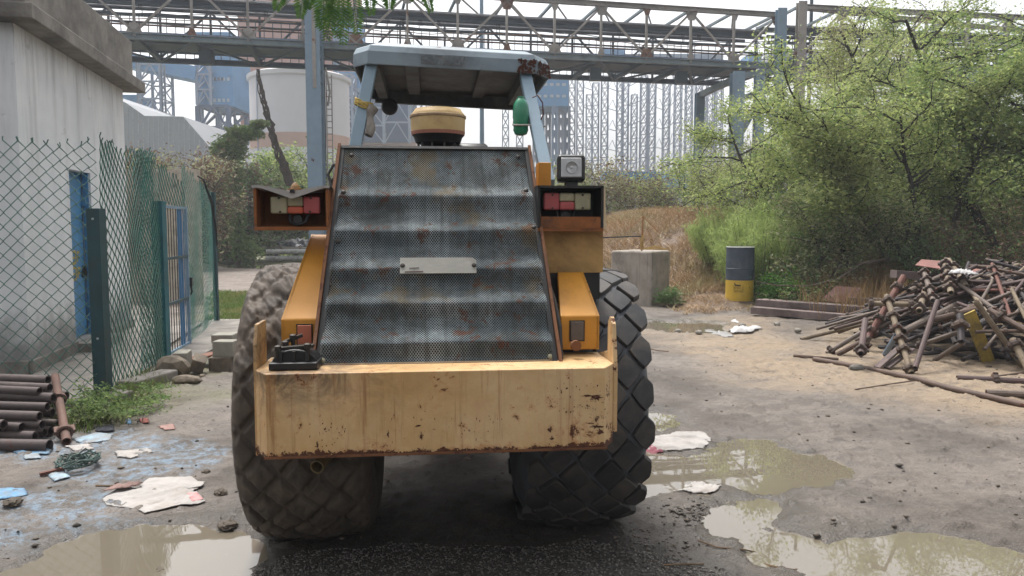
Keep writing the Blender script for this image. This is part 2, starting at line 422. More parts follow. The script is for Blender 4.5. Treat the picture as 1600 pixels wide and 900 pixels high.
scatter_stones('gravel', tm.m, np.stack([x, y, ground_h(x, y) + rr * .3], -1), rr, label='small grey gravel chips in front of the tyres')
tm = NT('mud clods'); gg = tm.n('ShaderNodeNewGeometry')
tm.set(col=tm.mix(gg.outputs['Random Per Island'], sr(70, 63, 55), sr(120, 108, 94)), rough=.8)
n = 8000
y = 3.2 + 12 * g.uniform(0, 1, n) ** 1.6; x = (g.uniform(-1, 1, n)) * (.75 * y)
dens = fbm(x * 1.7, y * 1.7, 3, 8) + g.uniform(-.12, .12, n)
k = (dens > .5) & (pud_field(x, y) > .05); x, y = x[k], y[k]
rr = g.uniform(.004, .02, len(x)) * (g.uniform(0, 1, len(x)) ** 4 * 1.5 + .22)
scatter_stones('mud_clods', tm.m, np.stack([x, y, ground_h(x, y) + rr * .2], -1), rr, seed=2, label='small dark clods and crumbs scattered over the mud')
# wet churned mud by the right tyre and in the tyre track
n = 700; x = np.concatenate([g.normal(.62, .18, n // 2), g.normal(1.12, .13, n // 2)]); y = np.concatenate([g.normal(4.0, .14, n // 2), g.normal(4.45, .10, n // 2)])
rr = g.uniform(.004, .020, len(x)) * g.uniform(.3, 1, len(x))
scatter_stones('churned_mud', pm('dark wet mud', sr(92, 84, 76), .7), np.stack([x, y, ground_h(x, y) + rr * .2], -1), rr, seed=3, label='dark wet mud churned up beside the right tyre')
# ------------------------------------------------------------------ road roller
YEL = sr(198, 140, 48); CREAM = sr(206, 172, 118)
M_yel = pm('orange yellow paint', sr(220, 152, 48), .5, var=.10, scale=3, rust=.16, dirt=.30, dcol=sr(150, 104, 50), bump=.15, rscale=11, streak=.2)
M_bump0 = pm('faded ballast paint', sr(222, 190, 146), .62, var=.10, scale=2.2, rust=.30, dirt=.45, dcol=sr(160, 122, 74), streak=.55, bump=.35, rscale=5)
def ballast_mat():
    t = NT('scratched ballast paint'); v = t.coord(False); sp = t.n('ShaderNodeSeparateXYZ'); t.l(v, sp.inputs[0]); x, z = sp.outputs[0], sp.outputs[2]
    col = t.mix(t.ramp(t.noise(v, 2.0, 6, .7), .3, .7), sr(210, 166, 104), sr(230, 196, 148))
    pk = t.ramp(t.noise(v, 4.5, 6, .72, .5), .50, .66); col = t.mix(t.math('MULTIPLY', pk, .45), col, sr(216, 172, 130))
    # sooty grime gathered at the top left
    m = t.math('MULTIPLY', t.ramp(x, .05, -.75), t.ramp(z, .88, 1.10)); gm = t.math('MULTIPLY', t.ramp(t.noise(v, 6, 7, .75, .6), .36, .62), t.math('ADD', t.math('MULTIPLY', m, .9), .10))
    col = t.mix(gm, col, sr(88, 68, 46))
    st = t.ramp(t.noise(v, 1, 6, .7, .15, (26, 26, 1.3)), .52, .70); col = t.mix(t.math('MULTIPLY', st, .7), col, sr(150, 98, 48))
    ws = t.ramp(t.noise(t.vm('ADD', v, (4, 2, 9)), 1, 6, .7, .1, (18, 18, 1.0)), .56, .78); col = t.mix(t.math('MULTIPLY', ws, .35), col, sr(232, 206, 172))
    sc1 = t.ramp(t.noise(v, 1, 7, .8, .8, (2.2, 30, 34)), .66, .70); col = t.mix(t.math('MULTIPLY', sc1, .55), col, sr(110, 76, 48))
    ru = t.ramp(t.noise(v, 8, 10, .78, .3),   .605, .64); rb = t.ramp(z, .80, .745); rr_e = t.ramp(x, .45, .74)
    r2 = t.ramp(t.math('ADD', t.noise(v, 13, 9, .78), t.math('ADD', t.math('MULTIPLY', rb, .24), t.math('MULTIPLY', rr_e, .10))), .655, .68)
    rst = t.math('MAXIMUM', ru, r2); hal = t.ramp(t.math('ADD', t.noise(v, 8, 10, .78, .3), t.math('MULTIPLY', rb, .12)), .54, .64)
    col = t.mix(t.math('MULTIPLY', hal, .55), col, sr(186, 118, 52)); col = t.mix(rst, col, t.mix(t.noise(v, 60, 3), sr(52, 32, 24), sr(120, 70, 42)))
    h = t.math('ADD', t.noise(v, 3.5, 2), t.math('MULTIPLY', rst, -.15)); b_ = t.bump(h, .35, .02); b_ = t.bump(t.noise(v, 90, 4), .25, .003, b_)
    return t.set(col=col, rough=t.mixf(rst, .55, .9), normal=b_)
M_bump = ballast_mat()
M_box = pm('rusty orange sheet', sr(150, 88, 34), .7, var=.3, scale=6, rust=.35, dirt=.4, dcol=sr(50, 34, 24), rscale=8)
M_pan = pm('stained yellow sheet', sr(200, 160, 96), .6, var=.15, scale=3, rust=.2, dirt=.7, dcol=sr(110, 78, 44), rscale=6, streak=.3)
M_edge = pm('rusty edge', sr(120, 76, 44), .8, var=.3, rust=.5, rscale=14)
M_blk = pm('black greasy metal', sr(26, 26, 27), .45, var=.3, dirt=.4, dcol=sr(60, 52, 44))
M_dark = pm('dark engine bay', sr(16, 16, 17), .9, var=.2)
M_can = pm('faded blue grey canopy paint', sr(142, 158, 168), .6, var=.14, scale=2.5, rust=.14, dirt=.5, dcol=sr(96, 104, 110), rscale=3, bump=.15)
M_canu = pm('grimy canopy underside', sr(116, 120, 122), .75, var=.25, scale=3, dirt=.75, dcol=sr(62, 58, 56), rust=.12, rscale=6)
M_post = pm('pale blue post paint', sr(146, 170, 186), .5, var=.08, scale=4, rust=.06, dirt=.2, dcol=sr(80, 82, 84))
M_cream = pm('cream precleaner plastic', sr(212, 178, 118), .5, var=.1, scale=5, dirt=.35, dcol=sr(140, 100, 60))
M_tyre = pm('tyre rubber', sr(46, 47, 50), .6, var=.35, scale=5, dirt=.75, dcol=sr(96, 88, 80), bump=.25)
M_groove = pm('dusty tyre groove', sr(92, 96, 102), .75, var=.25, scale=6, dirt=.5, dcol=sr(70, 66, 62), bump=.3)
M_mud = pm('mud caked rubber', sr(88, 76, 64), .75, var=.45, scale=7, dirt=.5, dcol=sr(58, 52, 46), bump=.9, bscale=30)
M_steel = pm('grey drum steel', sr(110, 106, 100), .45, metal=.7, rust=.2)
M_red = pm('dusty red lens', sr(186, 84, 84), .4, var=.1, dirt=.3, dcol=sr(140, 90, 84))
M_amb = pm('dusty orange lens', sr(210, 96, 62), .4, var=.1, dirt=.3, dcol=sr(170, 110, 84))
M_wht = pm('dusty cream lens', sr(176, 170, 138), .45, var=.1, dirt=.4, dcol=sr(130, 120, 92))
M_refl = pm('faded pink reflector', sr(206, 120, 90), .4, var=.1, dirt=.3, dcol=sr(150, 96, 70))
M_refg = pm('dirty grey reflector', sr(104, 92, 84), .5, var=.2, dirt=.4)
M_scr = pm('screw', sr(60, 55, 50), .5, metal=.5)
rr_ = empty('road_roller', (-.36, 4.4, 0), R(6), 'muddy orange road roller seen from behind with perforated grey grille and rusty ballast weight', 'road roller')
def rp(mb, name, mat, parent=None, **k): return mb.build(name, mat, parent or rr_, **k)
CX = -.072                       # the ballast and hood sit slightly off the axle centre line
# --- rear ballast weight: front plate narrower than the back (chamfered ends)
b = MB()
F_, K_ = -1.2, -.78; zb0, zb1 = .745, 1.10
hw, hw2 = .708, .768
prof = [(-hw, F_), (hw, F_), (hw2, F_ + .10), (hw2, K_), (-hw2, K_), (-hw2, F_ + .10)]
b.prism([(x + CX, y) for x, y in prof], zb0, zb1, 'z')
ballast = rp(b, 'ballast_weight', M_bump, bevel=.004, label='faded cream yellow ballast box with rust streaks and scratches')
def blotches(name, cells, mat, parent, F=F_ - .0025):
    """irregular flakes of rust lying on the ballast face"""
    mb = MB(); q = random.Random(hash(name) % 1000 if False else len(cells))
    for (px, py, w_, h_) in cells:
        cx_, cz_ = bl_local(px, py); n_ = 14; vs = [(cx_, F, cz_)]
        for i in range(n_):
            a = 2 * math.pi * i / n_; rr0 = q.uniform(.2, 1.25)
            vs.append((cx_ + math.cos(a) * w_ * rr0, F, cz_ + math.sin(a) * h_ * rr0))
        mb.add(vs, [(0, 1 + i, 1 + (i + 1) % n_) for i in range(n_)])
    return rp(mb, name, mat, parent)
def bl_local(px, py):
    x = -.804 + (px - 412) / (950 - 412) * 1.447; z = .745 + (712 - (px - 412) * .03 - py) / 128 * .355
    return x, z
M_rust = pm('flaking rust', sr(86, 48, 30), .9, var=.45, scale=30)
M_grime = pm('old grime stain', sr(96, 78, 52), .8, var=.35, scale=25)
q = random.Random(5)
cells = [(925, 612, .05, .006), (935, 616, .035, .012), (933, 660, .03, .010), (940, 668, .018, .014), (925, 655, .02, .004), (860, 665, .012, .022), (862, 680, .010, .014), (650, 660, .018, .006), (656, 676, .006, .020), (605, 672, .004, .02), (497, 690, .006, .018), (560, 700, .004, .018), (515, 700, .008, .01)]
cells += [(q.uniform(870, 948), q.uniform(590, 640), q.uniform(.0015, .005), q.uniform(.001, .006)) for _ in range(40)]
cells += [(q.uniform(485, 540), q.uniform(650, 700), q.uniform(.001, .004), q.uniform(.001, .006)) for _ in range(34)]
cells += [(q.uniform(600, 800), q.uniform(640, 705), q.uniform(.001, .003), q.uniform(.001, .008)) for _ in range(40)]
cells += [(415 + i * 5.35, 711 - i * .175 + q.uniform(-3, 0), .010, q.uniform(.002, .014)) for i in range(100)]
blotches('rust_flakes', cells, M_rust, ballast).__setitem__('kind', 'stuff')
# upright side plates at both ends
for s, x in ((-1, -.851), (1, .697)):
    b = MB()
    if s < 0: b.prism([(-1.06, .72), (-.86, .72), (-.86, 1.285), (-1.02, 1.285), (-1.06, 1.20)], x - .006, x + .010, 'x')
    else: b.prism([(-1.10, .79), (-.80, .79), (-.80, 1.10), (-.98, 1.14), (-.98, 1.27), (-1.02, 1.30), (-1.06, 1.27), (-1.10, 1.08)], x + .0, x + .020, 'x')
    rp(b, 'side_plate', M_bump, bevel=.003, label='cream upright lug plate at the %s end of the ballast' % ('left' if s < 0 else 'right'))
b = MB(); b.box((CX, -1.205, .751), (1.44, .006, .010)); rp(b, 'lower_lip', M_edge)
# --- corrugated perforated grille
gt = np.linspace(0, 1, 261)
T0, T1 = Vector((0, -.3, 2.105)), Vector((0, -1.0, 1.072)); slope = (T1 - T0); SL = slope.length; sn = Vector((0, -slope.z, slope.y)).normalized()
if sn.y > 0: sn = -sn
def ridge(t):
    h = 0
    for (c0, c1) in ((.27, .33), (.435, .492), (.605, .66), (.755, .81), (.915, .965)):
        a = c0 - .085
        if a <= t <= c0: h = max(h, ((t - a) / (c0 - a)) ** 1.3)
        elif c0 < t <= c1: h = max(h, 1 - ((t - c0) / (c1 - c0)) ** .8)
    return .038 * h * h * (3 - 2 * h)
GW = .50
nx = 41; V = []; UV = []
for t in gt:
    p = T0 + slope * t + sn * (ridge(float(t)) + .012)
    for i in range(nx):
        xx = CX + .001 + (-GW + 2 * GW * i / (nx - 1)) * (.938 + .10 * float(t))
        wv = .006 * math.sin(xx * 9 + float(t) * 5) * math.sin(float(t) * 13) + .012 * math.exp(-((xx + .35) ** 2 + (float(t) - .42) ** 2) / .02) * -1
        V.append((xx, p.y + sn.y * wv, p.z + sn.z * wv)); UV.append((xx, float(t) * SL * 1.06))
V = np.array(V); m = len(gt); idx = np.arange(m * nx).reshape(m, nx)
Fc = np.stack([idx[:-1, :-1], idx[1:, :-1], idx[1:, 1:], idx[:-1, 1:]], -1).reshape(-1, 4)
me = np_mesh('grille_panel', V, Fc, None, True); me.set_sharp_from_angle(angle=R(25))
uvl = me.uv_layers.new(name='UVMap'); li = np.zeros(len(me.loops), dtype=np.int32); me.loops.foreach_get('vertex_index', li)
uvl.data.foreach_set('uv', np.array(UV)[li].astype(np.float32).ravel())
t = NT('perforated steel sheet'); tc = t.n('ShaderNodeTexCoord'); uv = tc.outputs['UV']; v = tc.outputs['Object']
def lat(off):
    p = t.vm('ADD', t.vm('MULTIPLY', uv, (1 / .0122, 1 / .0150, 0)), (off, off, 0))
    fr = t.vm('SUBTRACT', t.vm('FRACTION', p), (.5, .5, 0)); ln = t.n('ShaderNodeVectorMath', operation='LENGTH')
    t.l(t.vm('MULTIPLY', fr, (.0122, .0150, 0)), ln.inputs[0]); return ln.outputs['Value']
hole = t.math('LESS_THAN', t.math('MINIMUM', lat(0), lat(.5)), .0041)
n1 = t.noise(v, 3.5, 5, .65); col = t.mix(t.ramp(n1, .35, .7), sr(106, 120, 126), sr(182, 192, 194))
stk = t.ramp(t.noise(v, 1, 5, .65, 0, (34, 2.2, 2.2)), .42, .70); col = t.mix(t.math('MULTIPLY', stk, .55), col, sr(74, 80, 80))
dz = t.ramp(t.noise(v, 4, 7, .75, .5), .44, .64); col = t.mix(t.math('MULTIPLY', dz, .6), col, sr(70, 68, 60))
ru = t.ramp(t.noise(v, 9, 9, .75, .4), .565, .605); col = t.mix(t.math('MULTIPLY', ru, .85), col, t.mix(t.noise(v, 40, 2), sr(70, 44, 30), sr(150, 88, 48)))
och = t.ramp(t.noise(t.vm('ADD', v, (3.3, 1.7, 9.1)), 3.2, 5, .7), .52, .66); col = t.mix(t.math('MULTIPLY', och, .55), col, sr(156, 132, 84))
t.set(col=col, rough=.78, spec=.25)
tr = t.n('ShaderNodeBsdfTransparent'); ms = t.n('ShaderNodeMixShader'); t.l(hole, ms.inputs[0]); t.l(t.b.outputs[0], ms.inputs[1]); t.l(tr.outputs[0], ms.inputs[2]); t.l(ms.outputs[0], t.out.inputs[0])
grille = link_mesh('grille_panel', me, t.m, rr_); grille['label'] = 'grey perforated corrugated radiator grille with rust stains'
# black frame strips round the grille, hood box behind it
def slp(x, t_, off=0.0): p = T0 + slope * t_ + sn * off; return Vector((x, p.y, p.z))
hx = GW + .012
b = MB()
for t_, w0 in ((.006, .94), (.992, 1.038)):
    b = MB(); b.beam(slp(CX - hx * w0, t_, .012), slp(CX + hx * w0, t_, .012), .016, .030, sn); rp(b, 'grille_border', M_blk)
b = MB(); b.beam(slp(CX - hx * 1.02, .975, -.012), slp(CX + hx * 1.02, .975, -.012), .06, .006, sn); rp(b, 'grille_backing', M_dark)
for s in (-1, 1):
    b = MB(); b.beam(slp(CX + s * (hx + .010) * .94, -.004, .014), slp(CX + s * (hx + .020) * 1.03, 1.0, .014), .014, .05, sn)
    rp(b, 'hood_rail', M_edge, label='rusty bent flange along the %s side of the grille' % ('left' if s < 0 else 'right'))
    b = MB(); b.beam(slp(CX + s * (hx - .004) * .94, .0, .016), slp(CX + s * (hx - .004) * 1.032, 1.0, .016), .022, .014, sn); rp(b, 'grille_border', M_blk)
    b = MB(); b.beam(slp(CX + s * (hx + .022) * .94, .0, -.03), slp(CX + s * (hx + .034) * 1.02, 1.0, -.03), .012, .05, sn)
    rp(b, 'hood_seal', M_edge if s < 0 else M_blk)
b = MB()
b.add([slp(CX - hx * .94, 0, -.005), slp(CX + hx * .94, 0, -.005), Vector((CX + hx * .94, .45, 2.09)), Vector((CX - hx * .94, .45, 2.09)),
       slp(CX - hx * 1.03, 1, -.06), slp(CX + hx * 1.03, 1, -.06), Vector((CX + hx, .45, 1.0)), Vector((CX - hx, .45, 1.0))],
      [(0, 1, 2, 3), (0, 4, 5, 1), (4, 7, 6, 5), (3, 2, 6, 7)])
rp(b, 'hood', M_dark)
for s in (-1, 1):
    b = MB(); x = CX + s * hx * .95; xb = CX + s * (hx + .012) * 1.03; pr_ = [(-.31, 2.10, x), (.45, 2.09, x), (.45, 1.0, xb), (-.96, 1.0, xb), (-.96, 1.06, xb)]
    b.add([(c_ - .004, a_, b_) for a_, b_, c_ in pr_] + [(c_ + .004, a_, b_) for a_, b_, c_ in pr_], [(4, 3, 2, 1, 0), (5, 6, 7, 8, 9)] + [(i, (i + 1) % 5, 5 + (i + 1) % 5, 5 + i) for i in range(5)]); rp(b, 'hood_side', M_yel)
# number plate and bolts
P = slp(CX + .03 - .03, .59, .035)
plate = MB(); plate.beam(slp(CX + .005 - .178, .600, .062), slp(CX + .005 + .178, .600, .062), .004, .085, slope.normalized())
M_plate = pm('dirty blank number plate', sr(150, 148, 138), .5, var=.12, scale=6, dirt=.3, dcol=sr(110, 100, 92))
M_smear = pm('brown smear', sr(84, 62, 56), .8, var=.3)
pl = MB(); c0 = slp(CX + .005, .600, .062); up = -slope.normalized()
def onpl(x, y, off=.003): return c0 + Vector((x, 0, 0)) + up * y + sn * off
pl.add([onpl(-.178, -.043), onpl(.178, -.043), onpl(.178, .028), onpl(.160, .043), onpl(-.178, .043), onpl(-.178, -.043, 0), onpl(.178, -.043, 0), onpl(.178, .028, 0), onpl(.160, .043, 0), onpl(-.178, .043, 0)],
       [(0, 1, 2, 3, 4), (9, 8, 7, 6, 5), (0, 5, 6, 1), (1, 6, 7, 2), (2, 7, 8, 3), (3, 8, 9, 4), (4, 9, 5, 0)])
npl = rp(pl, 'number_plate', M_plate, label='blank weathered grey number plate with worn off lettering')
b = MB()
for (x0, y0, x1, y1, wd) in ((-.155, -.036, -.07, -.034, .006), (-.135, -.016, -.09, -.014, .004), (-.113, -.016, -.112, -.034, .003)): b.beam(onpl(x0, y0, .005), onpl(x1, y1, .005), .001, wd, up)
rp(b, 'worn_mark', M_smear, npl)
for x in (-.166, .168):
    b = MB(); b.lathe([(0, .006), (.010, .004), (.012, 0)], 10, (0, 0, 0)); o = rp(b, 'bolt', M_scr, npl); o.location = onpl(x, .0, .004); o.rotation_euler = sn.to_track_quat('Z', 'Y').to_euler()
M_pb = pm('pale bolt', sr(150, 146, 120))
for (x, t_) in ((-.43, .045), (.43, .045), (-.47, .47), (.475, .42), (-.505, .965), (.505, .965), (-.455, .25), (.455, .23), (.50, .66), (-.50, .66)):
    b = MB(); b.lathe([(0, .008), (.007, .006), (.013, .002), (.013, 0)], 10); o = rp(b, 'bolt', M_scr if t_ < .9 else M_pb)
    o.location = slp(CX + x, t_, .016 + ridge(t_)); o.rotation_euler = sn.to_track_quat('Z', 'Y').to_euler()
# --- fenders
def fender(x0, x1, xt0, xt1, ytop, ztop, name_label, refl, refx, zb=1.115, yb=-.86):
    zk = 1.285
    b = MB(); th = .02
    o = [(x0, yb, zb), (x1, yb, zb), (x1, yb, zk), (x0, yb, zk), (xt1, ytop, ztop), (xt0, ytop, ztop)]
    i_ = [(a, c + .03, d - .0) for a, c, d in o]
    i_[4] = (xt1, ytop + .02, ztop - .03); i_[5] = (xt0, ytop + .02, ztop - .03)
    fs = [(0, 1, 2, 3), (3, 2, 4, 5), (6, 9, 8, 7), (9, 11, 10, 8), (0, 3, 9, 6), (3, 5, 11, 9), (1, 7, 8, 2), (2, 8, 10, 4), (5, 4, 10, 11), (0, 6, 7, 1)]
    b.add(o + i_, fs)
    fo = rp(b, 'fender', M_yel, bevel=.006, label=name_label)
    # side skirt
    b = MB(); xs = x0 if x0 < 0 else x1; xts = xt0 if x0 < 0 else xt1; d_ = .012 if x0 < 0 else -.012
    b.add([(xs, yb, zb), (xs, yb, zk), (xts, ytop, ztop), (xts, ytop, ztop - .16), (xs, yb + .16, zb),
           (xs + d_, yb, zb), (xs + d_, yb, zk), (xts + d_, ytop, ztop), (xts + d_, ytop, ztop - .16), (xs + d_, yb + .16, zb)],
          [(0, 1, 2, 3, 4), (9, 8, 7, 6, 5), (0, 5, 6, 1), (1, 6, 7, 2), (2, 7, 8, 3), (3, 8, 9, 4), (4, 9, 5, 0)])
    rp(b, 'skirt', M_yel, fo)
    b = MB(); b.box((refx, yb - .006, 1.215), (.062, .012, .088)); ro = rp(b, 'reflector', refl, fo, bevel=.003)
    b = MB(); b.box((refx, yb - .002, 1.215), (.072, .010, .098)); rp(b, 'reflector_frame', M_blk, fo)
    return fo
fender(-.775, -.592, -.70, -.560, -.42, 1.665, 'left orange fender with a pink reflector', M_refl, -.672)
fender(.500, .685, .535, .665, -.56, 1.475, 'right orange fender with a grey reflector', M_refg, .578, 1.125)
# panel under right lamp box
b = MB(); b.box((.615, -.50, 1.575), (.325, .03, .215)); rp(b, 'side_panel', M_pan, label='stained yellow panel under the right lamp box')
b = MB(); b.box((.615, -.40, 1.40), (.30, .2, .14)); rp(b, 'bracket', M_blk)
# --- lamp boxes
def lamp_box(x0, x1, z0, z1, inner, outer, left):
    y0, y1 = -.62, -.42; t_ = .012
    root = MB()
    root.box(((x0 + x1) / 2, y1, (z0 + z1) / 2), (x1 - x0, t_, z1 - z0))
    root.box((x0 + t_ / 2, (y0 + y1) / 2, (z0 + z1) / 2), (t_, y1 - y0, z1 - z0)); root.box((x1 - t_ / 2, (y0 + y1) / 2, (z0 + z1) / 2), (t_, y1 - y0, z1 - z0))
    lo = rp(root, 'lamp_box', inner, label='rusty orange box round the left tail light with a dented lid' if left else 'black inside box round the right tail light with a work lamp on top')
    b = MB()
    b.hexa([(x0 + .02, y1, z0 - .006), (x1 - .02, y1, z0 - .006), (x1 - .0, y0 + .0, z0 - .02), (x0, y0, z0 - .02)][::-1],
           [(x0 + .02, y1, z0 + .008), (x1 - .02, y1, z0 + .008), (x1 - .0, y0, z0 - .004), (x0, y0, z0 - .004)][::-1]); rp(b, 'tray', outer, lo)
    if left:
        # dented lid: front edge sags in a shallow V
        xs = np.linspace(x0 - .004, x1 + .01, 15); vs = []; n_ = len(xs)
        for x in xs:
            u = (x - x0) / (x1 - x0); sag = max(0, 1 - abs(u - .52) / .42) * .052
            vs += [(x, y0 - .015, z1 + .004 - sag), (x, y0 - .015, z1 + .016 - sag * .55), (x, y1 + .02, z1 + .004 - sag * .2), (x, y1 + .02, z1 - .006 - sag * .2)]
        fs = []
        for i in range(n_ - 1):
            a = i * 4; c = a + 4
            fs += [(a, c, c + 1, a + 1), (a + 1, c + 1, c + 2, a + 2), (a + 2, c + 2, c + 3, a + 3), (a + 3, c + 3, c, a)]
        b = MB().add(vs, fs); rp(b, 'lid', pm('bent pale lid', sr(176, 172, 168), .5, var=.1, dirt=.3), lo, label='bent pale grey lid sagging over the left tail light')
        b = MB(); b.box(((x0 + x1) / 2 + .01, y0 - .018, z1 - .012), (.022, .01, .016)); rp(b, 'catch', M_blk, lo)
    else:
        b = MB(); b.box(((x0 + x1) / 2, (y0 + y1) / 2, z1 - .006), (x1 - x0, y1 - y0, .012)); rp(b, 'lid', M_blk, lo)
        b = MB(); b.hexa([(x1, y0, z0 - .01), (x1 + .026, y0 + .06, z0 - .01), (x1 + .026, y1, z0 - .01), (x1, y1, z0 - .01)], [(x1, y0, z1), (x1 + .022, y0 + .06, z1 - .01), (x1 + .022, y1, z1 - .01), (x1, y1, z1)]); rp(b, 'cheek', pm('faded cream side', sr(198, 172, 136), .6, rust=.25, dirt=.3), lo)
        b = MB(); b.box(((x0 + x1) / 2, y0 + .004, z0 + .022), (x1 - x0 - .03, .008, .06)); rp(b, 'tray_lip', M_box, lo)
    # tail light: three lenses
    tx0, tx1 = (x0 + .068, x1 - .045) if left else (x0 + .035, x1 - .055)
    tz0, tz1 = (z0 + .060, z1 - .034) if left else (z0 + .085, z1 - .034)
    yl = y0 + .055; tw = tx1 - tx0; h = tz1 - tz0
    tl = MB(); tl.box(((tx0 + tx1) / 2, yl + .022, (tz0 + tz1) / 2), (tw + .004, .03, h + .004)); tb = rp(tl, 'tail_light', M_dark, bevel=.006, label='tail light with cream, orange and red lenses in the %s box' % ('left' if left else 'right'))
    def seg(a, c, e, g_, m_, nm, dy=0): q_ = MB(); q_.box((tx0 + tw * (a + c) / 2, yl - dy / 2, tz0 + h * (e + g_) / 2), (tw * (c - a), .03 + dy, h * (g_ - e))); rp(q_, nm, m_, tb, bevel=.010, seg=3)
    if left: seg(0, .34, 0, 1, M_wht, 'cream_lens'); seg(.343, .657, .42, 1, M_wht, 'cream_lens'); seg(.343, .657, 0, .413, M_amb, 'orange_lens', .004); seg(.66, 1, 0, 1, M_red, 'red_lens')
    else: seg(.655, 1, 0, 1, M_wht, 'cream_lens'); seg(.335, .652, .50, 1, M_wht, 'cream_lens'); seg(.335, .652, 0, .494, M_amb if False else M_red, 'orange_lens', .004); seg(0, .332, 0, 1, M_red, 'red_lens')
    for (u, v_) in (((.18, .88), (.18, .10), (.82, .12), (.82, .88)) if not left else ((.18, .9), (.2, .1), (.8, .12), (.82, .9))):
        b = MB(); b.lathe([(0, .0), (.006, .0), (.006, .004)], 8, (tx0 + tw * u, yl - .019, tz0 + h * v_), 'y'); rp(b, 'screw', M_scr, tb)
    # wiring bulb holder below
    b = MB(); cx_ = (x0 + x1) / 2 + (.02 if left else -.02); b.tube([(cx_ - .04, yl + .02, tz0), (cx_ - .035, yl, tz0 - .04), (cx_, yl - .01, tz0 - .056), (cx_ + .035, yl, tz0 - .04), (cx_ + .05, yl + .02, tz0)], .008, 7)
    b.lathe([(0, 0), (.022, 0), (.026, .012), (.02, .03)], 12, (cx_, yl - .0, tz0 - .028), 'y'); rp(b, 'cable', M_blk, lo)
    return lo
lamp_box(-.935, -.588, 1.705, 1.882, M_box, M_box, True)
lamp_box(.425, .755, 1.70, 1.905, M_blk, M_box, False)
# work lamp on top of the right box
wl = MB(); wl.box((.61, -.50, 1.995), (.140, .09, .135), rot=(R(-4), 0, R(-6)), ); wlo = rp(wl, 'work_lamp', M_blk, bevel=.016, seg=3, label='square black work lamp with a clear lens on the right box')
t = NT('lamp glass'); v = t.coord(); t.set(col=t.mix(t.noise(v, 30, 3), sr(150, 152, 152), sr(205, 206, 204)), rough=.12, metal=.35, normal=t.bump(t.noise(v, 60, 2, .5, 0, (3, 1, .2)), .3, .003))
b = MB(); b.box((.604, -.549, 1.998), (.104, .012, .100), rot=(R(-4), 0, R(-6))); rp(b, 'lens', t.m, wlo, bevel=.008, seg=3)
b = MB(); b.lathe([(.030, 0), (.026, .006), (.010, .008), (0, .004)], 14, (.604, -.563, 1.998), 'y'); rp(b, 'bulb', pm('bulb cap', sr(214, 214, 212), .2, metal=.4), wlo)
b = MB(); b.beam((.612, -.50, 1.90), (.612, -.50, 1.935), .06, .05); rp(b, 'stand', M_blk, wlo)
# orange bracket and flange under the right canopy post
b = MB(); b.box((.535, -.05, 1.99), (.07, .12, .14)); rp(b, 'post_bracket', M_yel, bevel=.004)
b = MB(); b.lathe([(.026, 0), (.026, .022), (.020, .038), (.010, .052), (0, .055)], 16, (-.795, -.30, 1.875)); b.lathe([(.042, 0), (.042, .012)], 16, (-.795, -.30, 1.885)); rp(b, 'amber_beacon', pm('amber beacon', sr(150, 112, 66), .4), label='small amber beacon behind the left lamp box')
b = MB(); b.tube([(-.60, -.35, 1.90), (-.625, -.32, 1.97), (-.60, -.3, 2.02), (-.57, -.28, 2.03)], .008, 7); b.tube([(-.59, -.35, 1.89), (-.605, -.32, 1.94), (-.58, -.3, 1.98)], .006, 7); rp(b, 'hose', M_blk)
# --- black bolted casting on the left of the ballast
cb = MB(); cb.box((-.68, -1.02, 1.117), (.20, .22, .03)); cbo = rp(cb, 'clamp_plate', M_blk, bevel=.004, label='black bolted clamp casting on the ballast')
b = MB(); n_ = 14
prof = [(math.cos(math.pi * i / n_) * .095 - .68, 1.125 + max(0, math.sin(math.pi * i / n_)) * .058) for i in range(n_ + 1)]
b.prism(prof, -1.09, -.95, 'y'); rp(b, 'clamp_arch', M_blk, cbo, bevel=.006)
for dx in (-.055, 0, .055):
    b = MB(); b.box((-.68 + dx, -1.098, 1.152), (.012, .02, .05)); rp(b, 'rib', M_blk, cbo)
for (dx, dy, z) in ((-.068, -.07, 1.180), (.055, -.07, 1.188), (-.05, .0, 1.19), (-.02, .02, 1.215)):
    b = MB(); b.lathe([(.010, -.06), (.010, 0), (.015, 0), (.015, .018), (.008, .022), (0, .022)], 8, (-.68 + dx, -1.02 + dy, z)); rp(b, 'bolt', M_scr, cbo)
b = MB(); b.box((-.675, -1.05, 1.188), (.14, .05, .012), rot=(0, R(-4), 0)); b.box((-.70, -.98, 1.215), (.08, .03, .014), rot=(0, R(-20), R(10))); rp(b, 'strap', M_scr, cbo)
b = MB(); b.tube([(.483, -.98, 1.10), (.490, -.90, 1.24), (.478, -.80, 1.36), (.466, -.68, 1.44)], .010, 8); rp(b, 'hose', M_blk)
b = MB(); b.lathe([(0, 0), (.024, 0), (.024, .03), (0, .03)], 10, (.555, -.97, 1.16), 'y'); rp(b, 'rusty_plug', M_edge)
